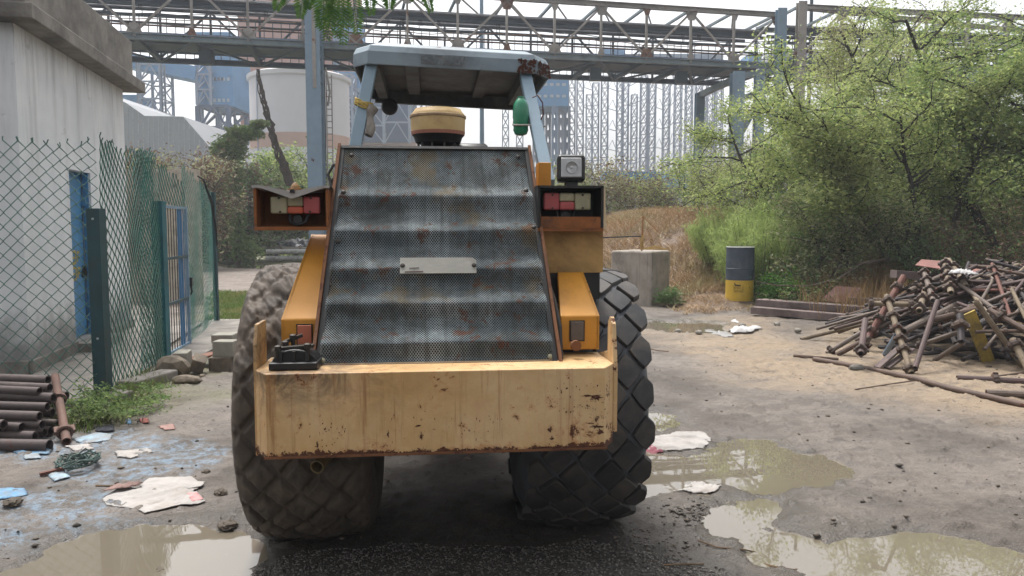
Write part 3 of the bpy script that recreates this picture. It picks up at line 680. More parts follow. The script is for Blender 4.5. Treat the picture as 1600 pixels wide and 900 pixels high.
# --- wheels
def tyre_prof(n=33):
    pts = []
    for i in range(n):
        u = -1 + 2 * i / (n - 1); a = abs(u)
        if a <= .82: r = .725 - .035 * (a / .82) ** 2.4; x = .265 * (a / .82)
        else:
            k = (a - .82) / .18; r = .69 - .34 * k; x = .265 + math.sin(k * math.pi * .72 + .30) * .090 - .0266
        pts.append((r, math.copysign(x, u)))
    return pts
def tread_r(u): a = min(1, abs(u) / .30); return .725 - .04 * a ** 2.4
wm = [MB().lathe(tyre_prof(), 72, axis='x')][0]
blk_mesh = {}
def block_mesh(u0):
    key = round(u0, 3)
    if key in blk_mesh: return blk_mesh[key]
    ha, hb = .080, .093; mb = MB(); rings = []
    base = []; top = []
    NN = 16
    for j in range(NN):
        a = 2 * math.pi * j / NN
        # rounded rhombus (superellipse with exponent near one)
        c, s_ = math.cos(a), math.sin(a); e = 1.12; k = (abs(c) ** e + abs(s_) ** e) ** (-1 / e)
        base.append((c * k * ha, s_ * k * hb)); top.append((c * k * ha * .90, s_ * k * hb * .90))
    vs = []
    def P(u, w_, dr):
        u = max(-.312, min(.312, u0 + u)); r = tread_r(u) + dr; phi = w_ / .72
        return (u, -r * math.cos(phi), r * math.sin(phi))   # block centred on -y
    for u, w_ in base: vs.append(P(u, w_, -.008))
    for u, w_ in base: vs.append(P(u * .96, w_ * .96, .016))
    for u, w_ in top: vs.append(P(u, w_, .022))
    vs.append(P(0, 0, .0225))
    fs = []
    for k in range(2):
        for j in range(NN): j2 = (j + 1) % NN; fs.append((k * NN + j, k * NN + j2, (k + 1) * NN + j2, (k + 1) * NN + j))
    for j in range(NN): fs.append((2 * NN + j, 2 * NN + (j + 1) % NN, 3 * NN))
    mb.add(vs, fs); me = mb.mesh('tread_block', M_tyre, True, 28); me.flip_normals() if False else None
    blk_mesh[key] = me; return me
def wheel(x, muddy):
    AX = .735
    if not muddy:
        me = MB().lathe(tyre_prof(), 72, axis='x').mesh('wheel', M_groove, True)
        wo_ = link_mesh('wheel', me, None, rr_, (x, 0, AX)); wo_['label'] = 'right rubber tyre with clean dark diamond tread blocks'
        rows = 21
        for ci, u0 in enumerate((-.27, -.18, -.09, 0, .09, .18, .27)):
            for k in range(rows):
                o = bpy.data.objects.new('tread_block', block_mesh(u0)); COL.objects.link(o); o.parent = wo_
                o.rotation_euler = ((k + (.5 if ci % 2 else 0)) * 2 * math.pi / rows + .1 + rnd.uniform(-.006, .006), rnd.uniform(-.01, .01), rnd.uniform(-.012, .012)); s_ = rnd.uniform(.990, 1.004); o.scale = (1, s_, s_)
    else:
        n = 420; pr = [( .725 - .035 * min(1, abs(u) / .30) ** 2.4, u) for u in np.linspace(-.30, .30, 121)]
        ex = [(.66, .318), (.60, .335), (.54, .338), (.47, .33), (.40, .30), (.35, .262)]
        pr = [(r, -h_) for r, h_ in ex[::-1]] + pr + ex
        k = len(pr); rad = np.array([p[0] for p in pr]); hh = np.array([p[1] for p in pr])
        ph = np.arange(n) * 2 * math.pi / n; PH, HH = np.meshgrid(ph, hh); RR = np.repeat(rad[:, None], n, 1)
        S = PH * .72
        # diamond blocks buried under mud
        a_ = S / .1077; b_ = HH / .09
        da = np.abs(((a_ + b_) / 2) % 1 - .5) * 2; db = np.abs(((a_ - b_) / 2) % 1 - .5) * 2
        blk = sstep(.12, .30, 1 - np.maximum(da, db))
        lower = .5 - .5 * np.sin(PH)   # angle measured so that +z is sin
        cx_, cy_ = np.cos(PH) * 3.0, np.sin(PH) * 3.0
        m1 = fbm(HH * 9 + cx_ * 1.3 + 20, cy_ * 1.6 + HH * 3, 5, 4); m2 = fbm(HH * 24 + cx_ * 4 + 50, cy_ * 5, 4, 14)
        amt = .25 + .75 * sstep(.1, .6, np.sin(PH))
        edge = 1 - sstep(.26, .335, np.abs(HH)) * .7
        RR = RR + (blk * .030 * (1 - .65 * amt) + amt * (m1 * .075 + .0) + (m2 - .5) * .045 * (.35 + .65 * amt)) * edge
        V = np.stack([HH, np.cos(PH) * RR, np.sin(PH) * RR], -1).reshape(-1, 3)
        idx = np.arange(k * n).reshape(k, n); i2 = np.roll(idx, -1, 1)
        F = np.stack([idx[:-1], i2[:-1], i2[1:], idx[1:]], -1).reshape(-1, 4)
        me = np_mesh('wheel', V, F, M_mud, True)
        wo_ = link_mesh('wheel', me, None, rr_, (x, 0, AX)); wo_['label'] = 'left rubber tyre caked in thick grey mud'
    b = MB(); b.lathe([(.36, -.27), (.37, -.25), (.33, -.22), (.30, -.12), (.30, .12), (.33, .22), (.37, .25), (.36, .27)], 32, axis='x')
    for sx in (-1, 1): b.lathe([(0, sx * .10), (.12, sx * .10), (.14, sx * .06), (.30, sx * .05)], 32, axis='x')
    rp(b, 'rim', M_yel, wo_, smooth=True)
    for k_ in range(8):
        a = k_ * math.pi / 4; b = MB(); b.lathe([(.014, 0), (.014, .02), (0, .02)], 6, ((.06 if x > 0 else -.08), .2 * math.cos(a), .2 * math.sin(a)), 'x'); rp(b, 'wheel_nut', M_scr, wo_)
wheel(-.735, True); wheel(.695, False)
b = MB(); b.tube([(-.62, 0, .735), (.62, 0, .735)], .11, 12); b.box((0, 0, .74), (.36, .34, .34)); rp(b, 'axle', M_dark)
b = MB(); b.box((0, .3, .95), (.66, 1.9, .36)); b.box((0, 1.2, .80), (.5, .9, .4)); rp(b, 'chassis', M_dark)
# tow pipe under the ballast
b = MB(); b.hollow((-.63, -.86, .60), (-.57, -.60, .64), .033, .027, 14); rp(b, 'exhaust_pipe', pm('sooty pipe', sr(120, 100, 62), .7, dirt=.7), smooth=True, label='short yellowish pipe stub under the ballast')
# --- front drum, frame, platform (mostly hidden)
b = MB(); b.lathe([(.0, -1.02), (.55, -1.02), (.56, -.98), (.74, -1.05), (.75, -1.03), (.75, 1.03), (.74, 1.05), (.56, .98), (.55, 1.02), (0, 1.02)], 64, (0, 3.0, .75), 'x'); rp(b, 'drum', M_steel, smooth=True)
b = MB()
for s in (-1, 1): b.box((s * 1.12, 2.8, .85), (.08, 2.2, .32))
b.box((0, 1.75, .85), (2.3, .12, .34)); b.box((0, 3.86, .85), (2.3, .10, .32)); rp(b, 'drum_frame', M_yel, bevel=.01)
b = MB(); b.box((0, 1.05, 1.28), (1.5, 1.1, .06)); rp(b, 'platform', M_blk)
b = MB(); b.box((0, .95, 1.55), (.46, .44, .1)); b.box((0, .75, 1.78), (.44, .08, .36)); rp(b, 'seat', M_blk, bevel=.03)
b = MB(); b.tube([(0, 1.5, 1.3), (0, 1.4, 1.75)], .03, 8); b.lathe([(.17, 0), (.185, .012), (.2, 0), (.185, -.012)], 24, (0, 1.38, 1.78), closed=True); rp(b, 'steering_wheel', M_blk)
# --- air pre-cleaner on the hood
pc = MB(); C0 = (-.055, 0, 2.10)
pc.lathe([(.150, .130), (.153, .205), (.150, .215), (.149, .228), (.138, .240), (.128, .256), (.06, .262), (0, .262)], 40, C0); pco = rp(pc, 'air_precleaner', M_cream, smooth=True, label='round cream air pre-cleaner bowl on a black base above the hood')
b = MB(); b.lathe([(.151, .203), (.158, .207), (.158, .219), (.150, .222)], 40, C0); rp(b, 'rim_band', pm('stained rim', sr(196, 166, 122), .6, dirt=.6, dcol=sr(110, 76, 50), rust=.2), pco, smooth=True)
b = MB(); b.lathe([(.148, .112), (.151, .131), (.148, .134)], 40, C0); rp(b, 'lower_band', pm('pink band', sr(186, 122, 98), .6), pco)
b = MB(); b.lathe([(.075, 0), (.07, .04), (.08, .055), (.125, .070), (.135, .100), (.146, .113)], 36, C0); b.lathe([(.05, -.1), (.05, .02)], 20, C0); rp(b, 'base', M_blk, pco, smooth=True)
for k_ in range(10):
    a = k_ * .628; b = MB(); b.box((C0[0] + .11 * math.cos(a), C0[1] + .11 * math.sin(a), 2.135), (.012, .012, .08)); rp(b, 'fin', M_blk, pco)
b = MB(); b.lathe([(.035, 0), (.035, .05), (0, .05)], 14, (-.19, -.02, 2.09)); rp(b, 'filler_cap', M_blk)
b = MB(); b.lathe([(0, -.10), (.05, -.10), (.062, -.085), (.062, .085), (.05, .10), (0, .10)], 20, (.13, .10, 2.12), 'x'); rp(b, 'air_filter', M_blk, smooth=True)
# --- canopy
CT = .0
def can_pt(u, v_, z): # u across -1..1, v along 0..1 ; slight tilt to the right
    x = -.573 + (u + 1) / 2 * 1.235; y = .45 + v_ * 1.30
    return Vector((x, y, z - (u + 1) / 2 * .045 - v_ * .02))
cn = MB()
# roof shell: rounded top from a profile across, with corner chamfers
def ring(inset, z): 
    c = .16
    pts = [(-1 + c, 0), (1 - c, 0), (1, .10), (1, .90), (1 - c, 1), (-1 + c, 1), (-1, .90), (-1, .10)]
    return [can_pt(u * (1 - inset), .5 + (v_ - .5) * (1 - inset), z) for u, v_ in pts]
rings = [ring(-.0, 2.695), ring(-.0, 2.775), ring(.03, 2.815), ring(.12, 2.845), ring(.5, 2.86)]
vs = [p for r_ in rings for p in r_]; fs = []
for i in range(len(rings) - 1):
    for j in range(8): j2 = (j + 1) % 8; fs.append((i * 8 + j, i * 8 + j2, (i + 1) * 8 + j2, (i + 1) * 8 + j))
fs.append(tuple(range(32, 40)))
cn.add(vs, fs); can = rp(cn, 'canopy', M_can, bevel=.012, seg=2, label='faded blue grey sheet metal canopy with a rusty right corner')
sol = can.modifiers.new('thickness', 'SOLIDIFY'); sol.thickness = .012; sol.offset = -1
can.modifiers.move(1, 0)
b = MB(); r0 = [p - Vector((0, 0, .0)) for p in ring(.035, 2.775)]; b.add(r0 + [p + Vector((0, 0, .01)) for p in r0], [tuple(range(7, -1, -1)), tuple(range(8, 16))]); rp(b, 'liner', M_canu, can)
for u in (-.42, .36):
    b = MB(); b.beam(can_pt(u, .04, 2.757), can_pt(u, .96, 2.757), .085, .032); rp(b, 'roof_rib', M_canu, can)
for v_ in (.93,):
    b = MB(); b.beam(can_pt(-.9, v_, 2.715), can_pt(.9, v_, 2.715), .05, .09); rp(b, 'rear_beam', M_canu, can)
for u in (-.80, .80):
    b = MB(); b.beam(can_pt(u, .10, 2.735), can_pt(u, .97, 2.735), .07, .075); rp(b, 'side_beam', M_canu, can)
b = MB(); y_ = can_pt(0, 0, 0).y - .0045
for (u0, u1, m_, nm) in ((-.32, .12, pm('worn grey sticker', sr(104, 110, 114), .7, var=.25, scale=30, dirt=.5, dcol=sr(150, 156, 160)), 'worn_sticker'),):
    b = MB(); a0, a1 = can_pt(u0, 0, 2.712), can_pt(u1, 0, 2.710); c0_, c1_ = can_pt(u0, 0, 2.768), can_pt(u1, 0, 2.770)
    for p in (a0, a1, c0_, c1_): p.y = y_
    b.add([a0, a1, c1_, c0_], [(0, 1, 2, 3)]); rp(b, nm, m_, can)
# rusty corner patch: flakes following the chamfer on the right
b = MB(); q = random.Random(3)
cA, cB, cC = rings[1][1], rings[1][2], rings[2][1]
lo0, lo1 = rings[0][1], rings[0][2]
for k_ in range(150):
    s_ = q.random() ** .8; z_ = q.random(); base = lo0.lerp(lo1, s_) * (1 - z_) + cA.lerp(cB, s_) * z_
    if q.random() < .35: base = rings[0][0].lerp(rings[0][1], .88 + .12 * q.random()) * (1 - z_) + rings[1][0].lerp(rings[1][1], .88 + .12 * q.random()) * z_; nrm = Vector((0, -1, 0))
    else: nrm = (lo1 - lo0).cross(Vector((0, 0, 1))).normalized()
    tx = Vector((0, 0, 1)).cross(nrm).normalized(); n_ = 9; r_ = q.uniform(.003, .015)
    pts = [base + nrm * (.0035 + k_ * .00002)]
    for i in range(n_): a = 2 * math.pi * i / n_; e = q.uniform(.5, 1.2) * r_; pts.append(base + nrm * (.0035 + k_ * .00002) + tx * math.cos(a) * e + Vector((0, 0, 1)) * max(-.02, min(.02, math.sin(a) * e)))
    b.add(pts, [(0, 1 + i, 1 + (i + 1) % n_) for i in range(n_)])
rp(b, 'rust_flakes', M_rust, can)['kind'] = 'stuff'
# posts
for s, top, bot in ((-1, (-.455, .52, 2.70), (-.60, .30, 1.9)), (1, (.50, .52, 2.66), (.575, .02, 1.95))):
    b = MB(); b.beam(top, bot, .072, .06, (0, 1, 0)); rp(b, 'canopy_post', M_post, bevel=.006, label='leaning pale blue canopy post on the ' + ('left' if s < 0 else 'right'))
b = MB(); b.lathe([(0, -.03), (.05, -.03), (.062, -.01), (.055, .03), (0, .05)], 24, (-.40, 1.55, 2.60), 'y'); rp(b, 'horn', M_blk, smooth=True, label='round black horn under the canopy')
# --- things tied to the posts
P0 = Vector((-.455, .52, 2.70)); P1 = Vector((-.60, .30, 1.9))
def w2(p): return rr_.matrix_world_ @ p if False else Matrix.Rotation(R(6), 4, 'Z') @ Vector(p) + Vector((-.36, 4.4, 0))
tb = MB(); q = random.Random(2)
for k_ in range(9):
    c = P0.lerp(P1, .30 + k_ * .004 + q.uniform(-.008, .008)); pts = []
    for i in range(13):
        a = 2 * math.pi * i / 12; pts.append(w2(c + Vector((math.cos(a) * .052, math.sin(a) * .044, math.sin(a * 2 + k_) * .012 - math.cos(a) * .018))))
    tb.tube(pts, .0045, 5)
tag(tb.build('tied_rope', pm('yellow rope', sr(206, 178, 96), .8)), 'yellow rope wound round the left canopy post', 'rope')
cl = MB(); pts = []; rs = []
for i in range(9):
    u = i / 8; c = P0.lerp(P1, .34 + u * .22) + Vector((.062 - .01 * math.sin(u * 6), -.02, 0)); pts.append(w2(c)); rs.append(.022 + .010 * math.sin(u * 9 + 1) * (1 - u) + .004)
cl.tube(pts, rs, 10)
tag(cl.build('rolled_cloth', pm('dirty rag', sr(160, 152, 142), .9, var=.3, dirt=.5), smooth=True), 'dirty grey rolled rag hanging below the yellow rope', 'rag')
# green bottle
g0 = w2((.447, .30, 2.375)); bm_ = MB()
bm_.lathe([(0, -.112), (.022, -.120), (.036, -.114), (.046, -.09), (.044, -.07), (.050, -.055), (.047, -.03), (.050, -.01), (.049, .03), (.045, .06), (.034, .085), (.020, .10)], 22, (0, 0, 0))
t = NT('green plastic'); v = t.coord(); t.set(col=t.mix(t.noise(v, 12, 3), sr(20, 110, 74), sr(70, 170, 130)), rough=.25, spec=.6)
bt = empty('green_bottle', g0, 0, 'green plastic bottle tied to the right canopy post', 'bottle')
bm_.build('bottle_body', t.m, bt, smooth=True)
b = MB(); b.lathe([(.022, .098), (.022, .112), (0, .113)], 14); b.build('cap', t.m, bt)
b = MB(); b.tube([(-.05, -.03, -.06), (0, -.052, -.065), (.05, -.04, -.062), (.10, -.02, -.07), (.15, 0, -.065)], .006, 6); b.build('tie', pm('tie string', sr(190, 186, 176), .8), bt)
b = MB(); b.tube([(.07, -.03, .10), (.10, -.05, .11), (.13, -.04, .07), (.135, -.03, .0), (.12, -.03, -.03)], .004, 5); b.build('wire', pm('dark red wire', sr(80, 34, 34), .6), bt)
# ------------------------------------------------------------------ white building on the left
M_wall = pm('grimy white plaster', sr(196, 198, 200), .9, var=.10, scale=1.2, dirt=.30, dcol=sr(150, 148, 144), streak=.55, bump=.25, bscale=20)
M_conc = pm('stained concrete', sr(150, 144, 136), .9, var=.25, scale=2.5, dirt=.6, dcol=sr(92, 86, 80), streak=.3, bump=.5, bscale=25)
M_soff = pm('dark soffit', sr(92, 88, 84), .95, var=.3, dirt=.6)
M_bdoor = pm('blue steel door', sr(70, 140, 190), .5, var=.15, scale=4, dirt=.35, dcol=sr(60, 96, 120), rust=.12)
M_yst = pm('worn yellow stencil', sr(190, 170, 80), .7, var=.4, scale=40)
# local frame: origin at the near corner, +y along the long wall, -x behind it
bx0, by0 = -5.46, 8.66; bdir = math.atan2(.88, 4.12)
bd = empty('pump_house', (bx0, by0, 0), bdir, 'small white plastered utility building with grey concrete roof slab and blue door', 'building')
Lw, Dw, Hw = 4.25, 4.4, 3.93
d0, d1, dz0, dz1 = 1.55, 2.42, .18, 2.46
b = MB(); th = .22
b.bbox((-th, 0, -.2), (0, d0, Hw)); b.bbox((-th, d1, -.2), (0, Lw, Hw)); b.bbox((-th, d0, dz1), (0, d1, Hw)); b.bbox((-th, d0, -.2), (0, d1, dz0))
b.bbox((-Dw, 0, -.2), (-th, th, Hw)); b.bbox((-Dw, Lw - th, -.2), (-th, Lw, Hw)); b.bbox((-Dw, th, -.2), (-Dw + th, Lw - th, Hw))

def wall_mat():
    t = NT('grimy white plaster'); v = t.coord(False); sp = t.n('ShaderNodeSeparateXYZ'); t.l(v, sp.inputs[0]); z = sp.outputs[2]
    col = t.mix(t.ramp(t.noise(v, 1.1, 5, .65), .3, .7), sr(238, 239, 241), sr(255, 255, 255))
    st = t.noise(v, 1, 6, .7, .2, (3.2, 3.2, .30)); top = t.ramp(z, 1.4, 3.95)
    col = t.mix(t.math('MULTIPLY', t.math('MULTIPLY', t.ramp(st, .45, .75), .5), t.math('ADD', t.math('MULTIPLY', top, .8), .12)), col, sr(128, 124, 118))
    dr = t.ramp(t.noise(v, 1, 4, .6, 0, (20, 20, .9)), .55, .75); col = t.mix(t.math('MULTIPLY', dr, t.math('MULTIPLY', t.ramp(z, 3.2, 3.93), .85)), col, sr(74, 70, 66))
    lo = t.math('SUBTRACT', 1.0, t.ramp(t.math('ADD', z, t.math('MULTIPLY', t.noise(v, 3.2, 6, .7), -1.1)), -.35, .35))
    col = t.mix(t.math('MULTIPLY', lo, .8), col, t.mix(t.noise(v, 9, 4), sr(78, 76, 72), sr(132, 128, 120)))
    pa = t.ramp(t.noise(v, 2.4, 7, .75, .5), .60, .66); col = t.mix(t.math('MULTIPLY', pa, .3), col, sr(150, 148, 144))
    return t.set(col=col, rough=.92, normal=t.bump(t.noise(v, 18, 5), .35, .01))
b.build('wall', wall_mat(), bd)
b = MB(); b.bbox((-Dw - .28, -.25, Hw + .003), (.28, Lw + .30, Hw + .17)); b.build('roof_slab', M_conc, bd, bevel=.012)
b = MB(); b.bbox((-Dw, -.10, Hw + .172), (.16, .02, Hw + .78)); b.bbox((.04, .02, Hw + .172), (.16, Lw + .02, Hw + .78)); b.bbox((-Dw, Lw - .10, Hw + .172), (.04, Lw + .02, Hw + .78)); b.build('parapet', M_conc, bd, bevel=.012)
for p_, q_ in (((.003, -.03, -.1), (.05, d0 - .05, .20)), ((.003, d1 + .05, -.1), (.05, Lw, .18)), ((-Dw, -.05, -.1), (-.003, -.003, .20))):
    b = MB(); b.bbox(p_, q_); b.build('plinth', M_conc, bd, bevel=.01)
b = MB(); b.bbox((-.02, d0 - .08, .02), (.30, d1 + .10, .17)); b.build('door_step', M_conc, bd, bevel=.01)
# blue steel leaf standing in its frame, near half visible
dr = MB(); dr.bbox((-.16, d0 + .01, dz0 + .01), (-.12, d1 - .01, dz1 - .01)); do = dr.build('door', M_bdoor, bd, bevel=.003, label='narrow blue steel door with worn yellow stencil')
for (a, c) in ((dz0 + .12, 1.0), (1.08, 1.75), (1.83, dz1 - .1)):
    b = MB(); b.bbox((-.12, d0 + .07, a), (-.108, d1 - .07, c)); b.build('door_panel', M_bdoor, do, bevel=.004)
b = MB(); b.bbox((-.118, d1 - .16, 1.0), (-.07, d1 - .10, 1.16)); b.tube([(-.07, d1 - .13, 1.0), (-.055, d1 - .13, 1.06), (-.07, d1 - .13, 1.12)], .008, 6); b.build('handle', M_scr, do)
for z in (.55, 2.0):
    b = MB(); b.bbox((-.118, d1 - .09, z), (-.05, d1 - .03, z + .12)); b.build('hinge', M_bdoor, do)
for (y0, y1) in ((d0 + .001, d0 + .04), (d1 - .04, d1 - .001)):
    b = MB(); b.bbox((-.10, y0, dz0), (-.03, y1, dz1 - .001)); b.build('door_frame', M_bdoor, bd)
st = MB()   # two ragged stencil characters one above the other
def seg2(y0, z0, y1, z1, w_=.035): st.beam((-.104, d0 + y0, z0), (-.104, d0 + y1, z1), w_, .004, (1, 0, 0))
for (a, z) in ((.26, 1.20), (.26, .98)):
    seg2(a, z + .16, a + .20, z + .17); seg2(a + .19, z + .17, a + .19, z + .02); seg2(a + .02, z + .0, a + .2, z + .01); seg2(a + .02, z + .09, a + .14, z + .08)
    seg2(a + .26, z + .16, a + .26, z + .02); seg2(a + .26, z + .16, a + .36, z + .15); seg2(a + .26, z + .09, a + .34, z + .09)
st.build('stencil_mark', M_yst, do)
# paved apron of the building
b = MB(); b.hexa([(.05, -1.5, -.05), (1.05, -1.5, -.05), (1.05, 4.6, -.05), (.05, 4.6, -.05)], [(.05, -1.5, .05), (1.05, -1.5, .05), (1.05, 4.6, .05), (.05, 4.6, .05)]); b.build('apron', M_conc, bd)

# ------------------------------------------------------------------ chain-link fence
M_pvc = pm('green pvc wire', sr(62, 108, 94), .5, var=.25, scale=3)
M_pvc2 = pm('teal pvc wire', sr(40, 122, 108), .5, var=.25, scale=3)
M_fpost = pm('dark teal fence post', sr(30, 72, 78), .55, var=.2, dirt=.3, rust=.1)
M_gate = pm('pale blue gate paint', sr(130, 160, 180), .5, var=.15, rust=.18, rscale=12)
M_gate2 = pm('mid blue gate paint', sr(70, 130, 176), .5, var=.15, rust=.1)
def chain(name, p0, p1, z0, z1a, z1b, mat, parent, w_=.118, hh=.125, r=.0056, sag=.025, seed=0, lean=0, label=None):
    p0 = Vector(p0); p1 = Vector(p1); L = (p1 - p0).length; d = (p1 - p0) / L; nrm = Vector((-d.y, d.x, 0))
    q = random.Random(seed); mb = MB(); n = max(1, int(L / (w_ / 2)))
    wv = w_ / 2
    for i in range(n):
        u_top = (i + .5) / n; z1 = z1a + (z1b - z1a) * u_top + .03 * math.sin(i * .7 + seed) + q.uniform(-.015, .02)
        k = 0; z = z0; pts = []
        while z < z1:
            s = (i + (1 if (k + i) % 2 else 0) * 1.08 - .04) * wv
            wob = sag * (math.sin(s * 1.7 + z * 1.3 + seed) + .6 * math.sin(s * 4.1 - z * 2.7)); sx = .012 * math.sin(z * 3 + s * 5) + .02 * math.sin(z * 1.1 + seed)
            off = wob + lean * ((z - z0) / (z1 - z0)) ** 1.5 + (.004 if (k + i) % 2 else -.004)
            p = p0 + d * (s + sx) + nrm * off; pts.append(Vector((p.x, p.y, z + .02 * math.sin(s * 3 + 1))))
            k += 1; z += hh / 2 * (1 + .06 * math.sin(s * 2))
        # twisted barbs at the top
        if pts: pts.append(pts[-1] + Vector((q.uniform(-.02, .02), q.uniform(-.01, .01), .035)))
        if len(pts) > 1: mb.tube(pts, r, 4, False)
    o = mb.build(name, mat, parent); o['kind'] = 'stuff'
    if label: o['label'] = label
    return o
A_ = Vector((-4.01, 7.52, 0)); Z_ = Vector((-6.3, 6.25, 0)); B_ = Vector((-4.34, 9.57, 0)); C_ = Vector((-4.51, 10.74, 0)); D_ = Vector((-5.15, 13.37, 0))
fn = empty('chain_link_fence', (0, 0, 0), 0, 'sagging green chain-link fence on steel angle posts in front of the white building', 'fence')
chain('wire_mesh', A_ + (A_ - A_), Z_, .05, 2.50, 2.5, M_pvc, fn, seed=1, sag=.03)
chain('wire_mesh', A_ + Vector((0, .02, 0)), B_ + (A_ - B_) * .02, .05, 2.52, 2.58, M_pvc, fn, seed=2, sag=.03)
chain('wire_mesh', B_ + (A_ - B_) * .42 + Vector((-.03, 0, 0)), B_, .05, 2.54, 2.60, M_pvc2, fn, w_=.075, hh=.085, seed=3, sag=.012, r=.0034)
chain('wire_mesh', B_, C_, 1.98, 2.50, 2.30, M_pvc, fn, seed=4, sag=.02)
chain('wire_mesh', C_, D_, .08, 2.55, 2.32, M_pvc2, fn, w_=.135, hh=.13, seed=5, sag=.012, r=.0030, lean=.04)
def angle_post(p, h, mat, wd=.09, holes=True, lab=None):
    b = MB(); x, y = p.x, p.y
    b.bbox((x - wd / 2, y, -.1), (x + wd / 2, y + .008, h)); b.bbox((x + wd / 2 - .008, y + .008, -.1), (x + wd / 2, y + wd, h))
    o = b.build('fence_post', mat, fn); 
    if lab: o['label'] = lab
    if holes:
        for z in (h - .10, .62):
            q_ = MB(); q_.lathe([(0, -.004), (.012, -.004), (.012, 0)], 10, (x, y - .001, z), 'y'); q_.build('bolt_hole', pm('pale hole', sr(190, 196, 200), .6), o)
    return o
angle_post(A_ + Vector((-.02, -.06, 0)), 1.88, M_fpost, .125, True, 'short dark teal angle post between two mesh panels')
angle_post(B_ + Vector((-.02, -.03, 0)), 2.02, pm('bright teal post', sr(30, 106, 116), .5, rust=.05), .12, False)
angle_post(D_, 2.3, M_fpost, .07, False)
b = MB(); b.tube([C_ + Vector((.06, .30, 2.42)), C_ + Vector((.06, .5, 2.38)), C_ + Vector((.02, .9, 2.05)), C_ + Vector((-.05, 1.2, 1.65)), C_ + Vector((-.06, 1.25, 1.4))], [.010, .014, .022, .016, .010], 7)
b.build('hanging_sleeve', pm('black rubber sleeve', sr(30, 32, 34), .7), fn)
b = MB(); b.hexa([(-4.30, 6.9, -.05), (-3.98, 7.4, -.05), (-4.35, 11.2, -.05), (-4.62, 11.0, -.05)], [(-4.30, 6.9, .06), (-3.98, 7.4, .06), (-4.35, 11.2, .07), (-4.62, 11.0, .07)]); b.build('footing', M_conc, fn)
# gate: frame, vertical bars, cross rails
gt_ = empty('barred_gate', (B_.x - .02, B_.y + .10, 0), math.atan2(C_.x - B_.x, C_.y - B_.y) * -1, 'narrow pale blue barred metal gate between two fence posts', 'gate')
GL = (C_ - B_).length - .1
for y in (0, GL):
    b = MB(); b.bbox((-.02, y - .022, .05), (.02, y + .022, 1.98)); b.build('gate_stile', M_gate, gt_)
for z in (.09, .72, 1.30, 1.96):
    b = MB(); b.bbox((-.015, .022, z - .018), (.015, GL - .022, z + .018)); b.build('gate_rail', M_gate if z in (.09, 1.96) else M_fpost, gt_)
for i in range(8):
    b = MB(); y = .022 + (GL - .044) * (i + 1) / 9; b.tube([(.0, y, .10), (.0, y, 1.95)], .006, 6); b.build('gate_bar', M_scr if i < 5 else M_gate2, gt_)
b = MB(); b.bbox((-.03, GL * .70, .10), (-.016, GL * .88, 1.94)); b.build('gate_sheet', M_gate2, gt_)
b = MB(); b.bbox((-.01, GL + .02, .88), (.05, GL + .08, 1.0)); b.tube([(.03, GL + .05, .88), (.04, GL + .05, .80), (.02, GL + .06, .76)], .012, 6); b.build('latch', M_blk, gt_)
b = MB(); b.bbox((-.09, -.14, -.05), (-.02, -.05, 2.0)); b.build('gate_post', M_fpost, gt_)
# walkway slab beyond the gate, and small pale tank wall
b = MB(); b.hexa([(-4.45, 9.6, -.05), (-3.95, 9.5, -.05), (-4.4, 13.6, -.05), (-5.3, 13.6, -.05)], [(-4.45, 9.6, .08), (-3.95, 9.5, .06), (-4.4, 13.6, .08), (-5.3, 13.6, .08)])
b.build('path', M_conc, kind='structure')
b = MB(); b.bbox((-.8, 0, 0), (.9, .25, 3.1)); tag(b.build('small_wall', pm('cream wall', sr(196, 186, 170), .9, dirt=.3), loc=(-8.0, 17.5, -.1)), 'low cream masonry wall seen above the gate', 'wall')

# ------------------------------------------------------------------ pipe bridge overhead
M_br = pm('weathered blue grey steel', sr(134, 150, 156), .6, var=.2, scale=1.2, rust=.22, rscale=1.6, dirt=.3, dcol=sr(90, 92, 92), bump=.1)
M_brp = pm('pale grey steel', sr(166, 160, 152), .6, var=.2, scale=1.2, rust=.34, rcol=sr(132, 94, 72), rscale=1.6, dirt=.3, bump=.1)
M_brd = pm('dark blue grey steel', sr(70, 84, 96), .6, var=.25, scale=1, rust=.15, rscale=2, bump=.1)
M_colm = pm('column blue grey', sr(136, 162, 182), .55, var=.12, scale=1, rust=.12, rscale=1.2, dirt=.25, dcol=sr(110, 120, 126), bump=.1)
M_pipe = pm('dark pipe', sr(64, 66, 72), .6, var=.2)
M_pipb = pm('blue pipe lagging', sr(58, 84, 122), .6, var=.2)
M_wire = pm('black cable', sr(36, 34, 34), .7)
M_gp = pm('rusty gusset', sr(132, 96, 76), .8, rust=.5)
BS = 1.565
